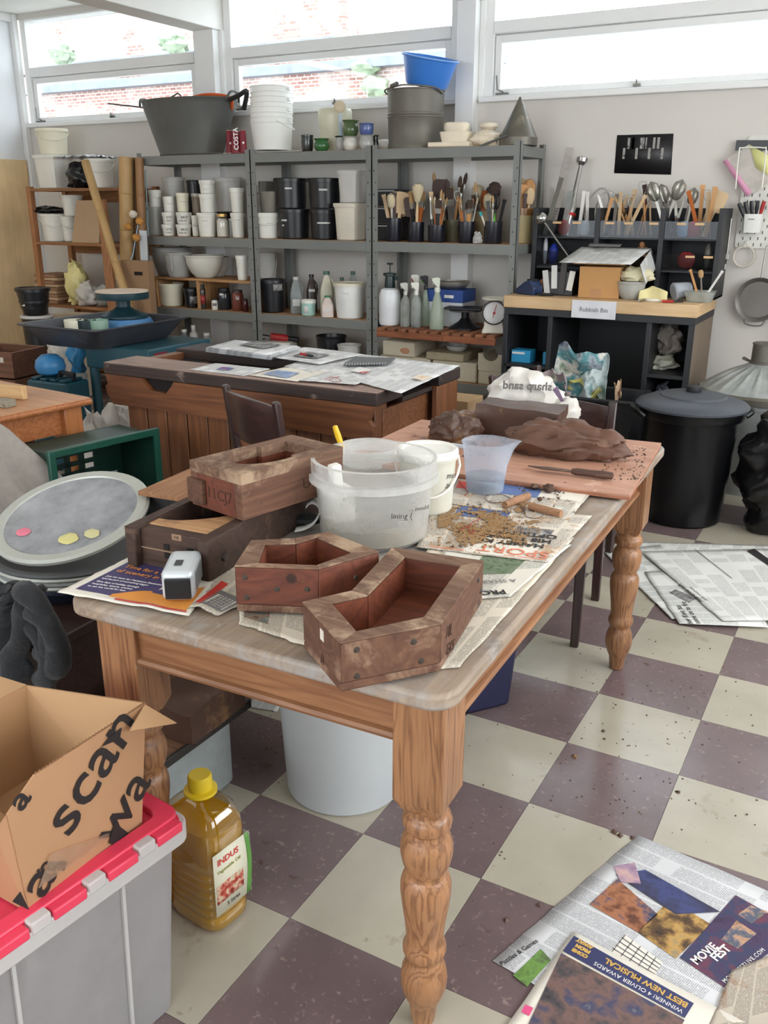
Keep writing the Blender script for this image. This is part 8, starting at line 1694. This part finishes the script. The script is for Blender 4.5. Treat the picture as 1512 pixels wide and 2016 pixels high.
tub('cream handled bucket stacked on the squarish white bin', 70, 132, 254, 3.48, za+.001, wp2, True, .88, handle=True, name='white_bucket', cat='bucket', group=G3, strip=ST(-.7, .6, .03, .005))
tub('white handled bucket on the rack top beside the black bag', 166, 222, 313, 3.46, ZR[0], wp, True, .9, handle=True, name='white_bucket', cat='bucket', group=G3)
def bagb(name, label, px, py, Y, z, r, m, seed, amp=.3, cat='bag'):
 p = at(px, py, Y=Y); mb = MB().blob((0, 0, r[2]*.9), r, seed, amp, 30, 18, 2.2, flat=-r[2]*.9); mb.v = [(x+.01*math.sin(z_*60+y*30), y+.01*math.sin(z_*50+x*40), z_) for x, y, z_ in mb.v]; return tag(mb.obj(name, m, None, (p.x, Y, z), smooth=65), label, cat)
bagk = mat('bag_black', (24, 24, 27), .25); foil = mat('foil_clear', (196, 198, 202), .15, .3, bump=.8, bscale=26)
bagb('black_bag', 'black plastic bag slumped on the rack top', 156, 350, 3.40, ZR[0], (.10, .08, .10), bagk, 3); 
p = at(178, 312, Y=3.50); tag(MB().grid(lambda a, b: Vector(((a-.5)*.40, (b-.5)*.26, .02*MN.noise(Vector((a*8, b*8, 2)))+.012*MN.noise(Vector((a*20, b*20, 5))))), 26, 18).obj('plastic_film', foil, None, (p.x, 3.47, S(166, 222, 313, 3.46)[2]+.016), (0, 0, .1), solid=.001), 'shiny crinkled plastic film over the buckets on the rack', 'film')
tub('white handled bucket on the middle rack shelf under a black bag', 78, 131, 421, 3.42, ZR[1], wp, False, .8, handle=True, name='white_bucket', cat='bucket', group=G3, strip=ST(.2, .72, .03, .005)); zk = S(74, 130, 421, 3.42)[2]
bagb('black_bag', 'flat black bag spread over the middle shelf bucket', 98, 412, 3.42, zk+.002, (.15, .10, .03), bagk, 6, .35)
tub('lower white tub behind the tan board on the rack', 119, 150, 426, 3.46, ZR[1], wp, True, .84, handle=True, group=G3, strip=ST(-.4, .6, .03, .006)); tub('upper white tub behind the tan board on the rack', 118, 162, 384, 3.47, S(119, 150, 426, 3.46)[2]+.001, wp, True, .8, group=G3)
P = [at(*p, Y=3.33) for p in ((144, 478), (197, 479), (189, 394), (140, 395))]
tag(MB().add([Vector((p.x, 3.325+(.06 if k > 1 else 0), max(p.z, ZR[1]))) for k, p in enumerate(P)], [(0, 1, 2, 3)]).obj('tan_board', mat('board_mdf', (176, 148, 116), .7, var=.04), solid=.012, smooth=0), 'tan fibreboard panel leaning on the middle rack shelf', 'board')
for k in range(9):
 tag(MB().box(-.12, .12+.01*(k % 3), -.12, .12, 0, .022).obj('plaster_bat', [mat('bat_tan', (150, 116, 88), .8, var=.12), mat('bat_pale', (186, 156, 124), .8, var=.12)][k % 2], None, (at(108, 560, Y=3.44).x+.008*math.sin(k*2), 3.46, ZR[2]+k*.026), (0, 0, .05*math.sin(k*3)), bevel=.002), ['lowest', 'second', 'third', 'fourth', 'fifth', 'sixth', 'seventh', 'eighth', 'topmost'][k]+' square bat of the stack on the lower rack shelf', 'bat', 'square bats stacked on the rack')
byel = mat('bag_yellow', (224, 214, 150), .4, bump=.5, bscale=16); bagb('yellow_bag', 'pale yellow plastic bag upright on the lower rack shelf', 152, 560, 3.38, ZR[2], (.10, .08, .17), byel, 4, .38); bagb('white_bag', 'white plastic bag bulging over the lower rack shelf', 172, 570, 3.36, ZR[2], (.09, .08, .10), bag_w, 7, .3); bagb('white_bag', 'grey-white bag at the end of the lower rack shelf', 204, 565, 3.42, ZR[2], (.06, .08, .09), mat('bag_greyish', (178, 176, 168), .4, bump=.5, bscale=16), 9)
# bamboo poles
bam = mat('bamboo', (176, 142, 92), .5, var=.12, scale=8); bam2 = mat('bamboo_brown', (146, 106, 66), .5, var=.14, scale=8)
def bamboo(label, a, b, Ya, Yb, r, m, nodes=7, z0=None):
 P, Q = at(*a, Y=Ya), at(*b, Y=Yb); v = (Q-P)
 if z0 is not None: P = P+v*((z0-P.z)/v.z); v = Q-P
 t = thing('bamboo_pole', label, 'bamboo', P, rot=v.to_track_quat('Z', 'Y').to_euler(), group='bamboo poles in the corner'); L_ = v.length
 MB().lathe([(0, 0), (r, 0), (r, L_), (r*.8, L_), (r*.8, L_*.97), (0, L_*.97)], 16).obj('cane', m, t)
 for k in range(1, nodes): MB().lathe([(r*.99, -.004), (r*1.07, 0), (r*.99, .004)], 16).obj('node', m, t, (0, 0, L_*k/nodes))
bamboo('thickest upright bamboo pole beside the shelving', (250, 520), (248, 309), 3.20, 3.24, .05, bam, 7, 0); bamboo('thin brown upright bamboo nearest the shelving post', (282, 520), (274, 311), 3.22, 3.26, .030, bam2, 7, 0); bamboo('slim brown bamboo between the two upright poles', (268, 520), (263, 310), 3.31, 3.32, .024, bam2, 7, 0); bamboo('slanting split bamboo pole crossing in front of the rack', (236, 545), (168, 318), 2.96, 3.10, .030, bam, 5, .0)
P, Q = at(222, 600, Y=3.06), at(200, 395, Y=3.20); v = Q-P; P = P-v*(P.z/v.z); tag(MB().bar(P, Q, .085, .025, up=(0, -1, 0)).obj('wooden_plank', rp_z, bevel=.003), 'upright brown plank leaning in front of the pine rack', 'plank')
for k, (px, py) in enumerate(((262, 422), (275, 436), (252, 446), (268, 468))): tag(MB().blob((0, 0, 0), (.03, .025, .026), k, .25, 16, 10, 2.4).obj('sponge', [mat('sponge_ochre', (186, 130, 64), .9, bump=.5), mat('sponge_white', (214, 204, 188), .9)][k == 0], None, at(px, py, Y=3.14)), ['white fluffy sponge at the top of the hanging sponges', 'ochre sponge nearest the shelving post', 'flat ochre sponge nearest the bamboo', 'small ochre sponge at the bottom of the hanging sponges'][k], 'sponge', 'sponges hung on the bamboo')
tag(MB().tube([at(272, 440, Y=3.15), at(262, 500, Y=3.14), at(240, 560, Y=3.10)], .004, 6).obj('blue_string', mat('cord_blue', (150, 182, 206), .5)), 'pale blue cord hanging from the sponges', 'cord'); X_ = at(282, 500, Y=3.15)
tag(MB().box(-.035, .035, -.002, .002, -.12, .12).obj('printed_card', mat('card_pale', (196, 202, 206), .6), None, at(283, 488, Y=3.17), (0, .05, 0)), 'pale blue printed card hanging on the shelving post', 'card')
t = thing('cardboard_carton', 'tall tan carton with dark hand slot beside the shelving', 'carton', (at(272, 560, Y=3.09).x, 3.095, 0), -.02); zc_ = at(270, 515, Y=3.0).z; MB().box(-.13, .13, -.032, .032, 0, zc_).obj('body', mat('carton_tan', (150, 118, 88), .8), t, bevel=.003); MB().box(.0, .08, -.034, -.032, zc_-.10, zc_-.075).obj('hand_slot', mat('slot_dark', (24, 18, 16), .9), t)
# --- potter's wheel
teal = mat('wheel_teal', (44, 82, 94), .4, var=.08); tray_k = mat('wheel_tray', (62, 62, 68), .35, var=.15, stain=((110, 116, 126), .16, 9)); dteal = mat('wheel_dark_teal', (28, 58, 66), .4)
wz = .80; L = [at(x, y, Z=wz) for x, y in ((45, 637), (185, 652), (340, 628), (260, 614))]
wh = thing('potters_wheel', 'teal electric potter wheel with dark splash tray and cream bat', 'potters wheel', (-3.28, 1.86, 0)); O = Vector((-3.28, 1.86, 0))
tx0, tx1, ty0, ty1 = -.32, .27, -.32, .40
prf = [(0.075, wz-.115, .09), (.06, wz-.108, .09), (.0, wz-.01, .06), (-.018, wz-.004, .05), (-.018, wz+.004, .05), (.004, wz+.002, .06), (.062, wz-.098, .09), (.08, wz-.104, .09)]
mb = MB(); rows = [rrect(tx0+i_, tx1-i_, ty0+i_, ty1-i_, r_, 6) for i_, z_, r_ in prf]; n = len(rows[0])
mb.add([(x, y, prf[k][1]) for k, row in enumerate(rows) for x, y in row], [tuple(range(n-1, -1, -1))]+[(k*n+i, k*n+(i+1) % n, (k+1)*n+(i+1) % n, (k+1)*n+i) for k in range(len(prf)-1) for i in range(n)]+[tuple((len(prf)-1)*n+i for i in range(n))]); mb.obj('splash_tray', tray_k, wh)
MB().prism(rrect(-.06, .42, -.10, .42, .01), wz-.25, wz-.117).obj('motor_box', teal, wh, bevel=.008)
for x, y in ((-.03, -.07), (.38, -.07), (-.27, .38), (.38, .38)): MB().tube([(x, y, 0), (x, y, wz-.2)], .028, 14).obj('leg', teal, wh)
MB().box(.421, .424, -.06, .04, wz-.22, wz-.14).obj('red_plate', mat('plate_red', (120, 40, 50), .5), wh)
hc = at(250, 573, Z=.95)-O
hc.x = min(max(hc.x, -.05), .10)-.04
MB().lathe([(0, wz-.10), (.16, wz-.10), (.165, wz-.03), (.15, wz-.005), (0, wz)], 36, (hc.x, hc.y, 0)).obj('blue_collar', mat('collar_blue', (74, 128, 178), .4), wh); MB().lathe([(0, wz), (.135, wz), (.135, wz+.012), (.06, wz+.045), (.042, wz+.06), (.042, .905), (0, .905)], 32, (hc.x, hc.y, 0)).obj('pedestal', dteal, wh); MB().lathe([(0, .905), (.150, .905), (.152, .91), (.152, .945), (0, .945)], 44, (hc.x, hc.y, 0)).obj('wheel_head', dteal, wh, bevel=.002); MB().lathe([(0, .945), (.150, .945), (.150, .952), (0, .952)], 44, (hc.x, hc.y, 0)).obj('bat', mat('bat_cream', (214, 192, 170), .7), wh)
for k, (px, m_) in enumerate(((141, wp2), (165, mat('cup_dark', (40, 56, 56), .4)), (190, mat('cup_sage', (140, 170, 150), .5)))): q = at(px, 646, Z=wz-.03); tag(MB().lathe([(0, 0), (.042, 0), (.05, .01), (.054, .118), (.05, .118), (.04, .008), (0, .008)], 24).obj('small_cup', m_, None, (q.x, min(max(q.y, 1.68), 1.9)+.02, wz-.103)), ['cream cup in the wheel tray', 'dark green cup between the two pale cups in the wheel tray', 'sage green cup in the wheel tray'][k], 'cup', 'cups in the wheel tray')
# --- clutter on the floor round the wheel
for k in range(3):
 X, r, top = S(30+2*k, 97, 565+10*k, 2.75)
tub('lower black bucket of the nested pair by the plywood sheet', 37, 97, 590, 2.75, .66, bk_pl, False, .8, handle=False, name='black_bucket', cat='bucket', strip=(-.9, .7, .03, .015)); tub('upper black bucket nested in the pair by the plywood sheet', 30, 97, 566, 2.75, .70, bk_pl, True, .82, name='black_bucket', cat='bucket')
tub('tall black bucket with white lid carrying the nested buckets', 42, 104, 628, 2.75, 0, bk_pl, True, .78, lid_m=wpg, name='black_bucket', cat='bucket', zt=.658)
tub('wide low cream tub under the pine rack', 96, 182, 593, 3.12, .0, mat('tub_stone', (190, 174, 152), .6), True, .95, name='cream_tub', zt=.62)
tub('white basin on the floor left of the blue ball', 40, 96, 683, 2.35, .0, wpg, False, .8, name='white_basin', cat='basin', zt=.42)
bagb('white_bag', 'white carrier bag hanging behind the wheel', 118, 690, 2.45, .0, (.12, .08, .34), bag_w, 11, .3)
t = thing('wooden_crate', 'brown wooden drawer box stacked at the far left', 'crate', (at(14, 745, Y=1.7).x-.04, 1.74, .0), .15, 'brown wooden boxes at the far left'); wcm = wood('crate_brown', (124, 84, 62), (94, 60, 44), 'X', 9, .7, .06)
for z0 in (0, .30, .46):
 h_ = .29 if z0 == 0 else .15
 o_ = MB().ring([(-.19, -.13), (.17, -.13), (.17, .17), (-.19, .17)], [(-.17, -.11), (.15, -.11), (.15, .15), (-.17, .15)], z0, z0+h_).obj('drawer', wcm, t, bevel=.002); MB().box(-.17, .15, -.11, .15, z0, z0+.01).obj('drawer_base', wcm, o_)
MB().box(.08, .105, -.132, -.13, .55, .58).obj('paper_tag', tag_m, t)
t = thing('blue_ball', 'light blue ball sitting on the teal tool case', 'ball', (at(98, 712, Y=1.60).x, 1.60, .517)); t.scale = (.85, .85, .85); MB().lathe([(0, 0), (.05, .003), (.085, .025), (.098, .06), (.088, .105), (.052, .138), (0, .147)], 32).obj('sphere', mat('ball_blue', (60, 132, 186), .4), t)
t = thing('tool_case', 'dark teal plastic tool case with black handle under the wheel', 'tool case', (at(115, 760, Y=1.60).x, 1.60, 0), .05); MB().prism(rrect(-.15, .15, -.09, .09, .02), 0, .50).obj('body', mat('case_teal', (28, 74, 88), .4), t, bevel=.01)
for k in range(4): MB().box(-.13+.07*k, -.09+.07*k, -.07, .07, .50, .515).obj('ridge', mat('case_teal', (28, 74, 88), .4), t, bevel=.005)
MB().bar((.02, 0, .545), (.13, 0, .535), .03, .02).box(.01, .03, -.012, .012, .50, .545).box(.11, .13, -.012, .012, .50, .54).obj('handle', bk_pl, t, bevel=.004)
bagb('blue_bag', 'bright blue bag squeezed beside the white bags', 150, 690, 2.05, .44, (.055, .05, .12), mat('bag_blue', (50, 130, 180), .4), 13); tub('white tub below the bright blue bag', 136, 168, 694, 2.05, .0, wpg, False, .9, name='white_tub', zt=.43)
bagb('sack', 'white plastic sack standing under the wheel', 182, 840, 1.22, 0, (.10, .08, .24), bag_w, 15, .25, 'sack'); bagb('sack', 'pale grey woven sack slumped behind the bench end', 236, 800, 1.48, 0, (.13, .12, .24), mat('sack_pale', (196, 192, 186), .6, bump=.5, bscale=16), 17, .25, 'sack')
q = at(238, 848, Z=.10); tag(MB().tube([Vector((q.x-.12+.14*math.cos(2*PI*k/28), 1.42+.14*math.sin(2*PI*k/28), .24)) for k in range(28)], .03, 10, True).obj('grey_ring', mat('ring_grey', (96, 104, 112), .5), None), 'grey rubber ring lying on the floor sack by the bench', 'ring')
bagb('sack', 'low grey sack beneath the rubber ring', 236, 860, 1.42, 0, (.13, .13, .112), mat('sack_grey', (128, 128, 126), .7), 19, .12, 'sack')
t = thing('cardboard_box', 'tan cardboard box on the floor behind the bench end', 'cardboard box', (at(890, 830, Y=1.95).x, 1.98, 0)); MB().box(-.10, .10, -.08, .10, 0, at(890, 783, Y=1.95).z).obj('body', mat('carton_tan2', (176, 146, 108), .8), t, bevel=.003)
# ================================================================ lettering becomes plain mesh
def lettering_to_mesh():
 dg = bpy.context.evaluated_depsgraph_get()
 for ob in [o for o in D.objects if o.type == 'FONT']:
  me = D.meshes.new_from_object(ob.evaluated_get(dg)); nm = ob.name; par = ob.parent; M = ob.matrix_local.copy(); m_ = ob.data.materials[0]
  if not me.materials: me.materials.append(m_)
  D.objects.remove(ob)
  o = D.objects.new(nm, me); COL.objects.link(o); o.parent = par; o.matrix_local = M
lettering_to_mesh()
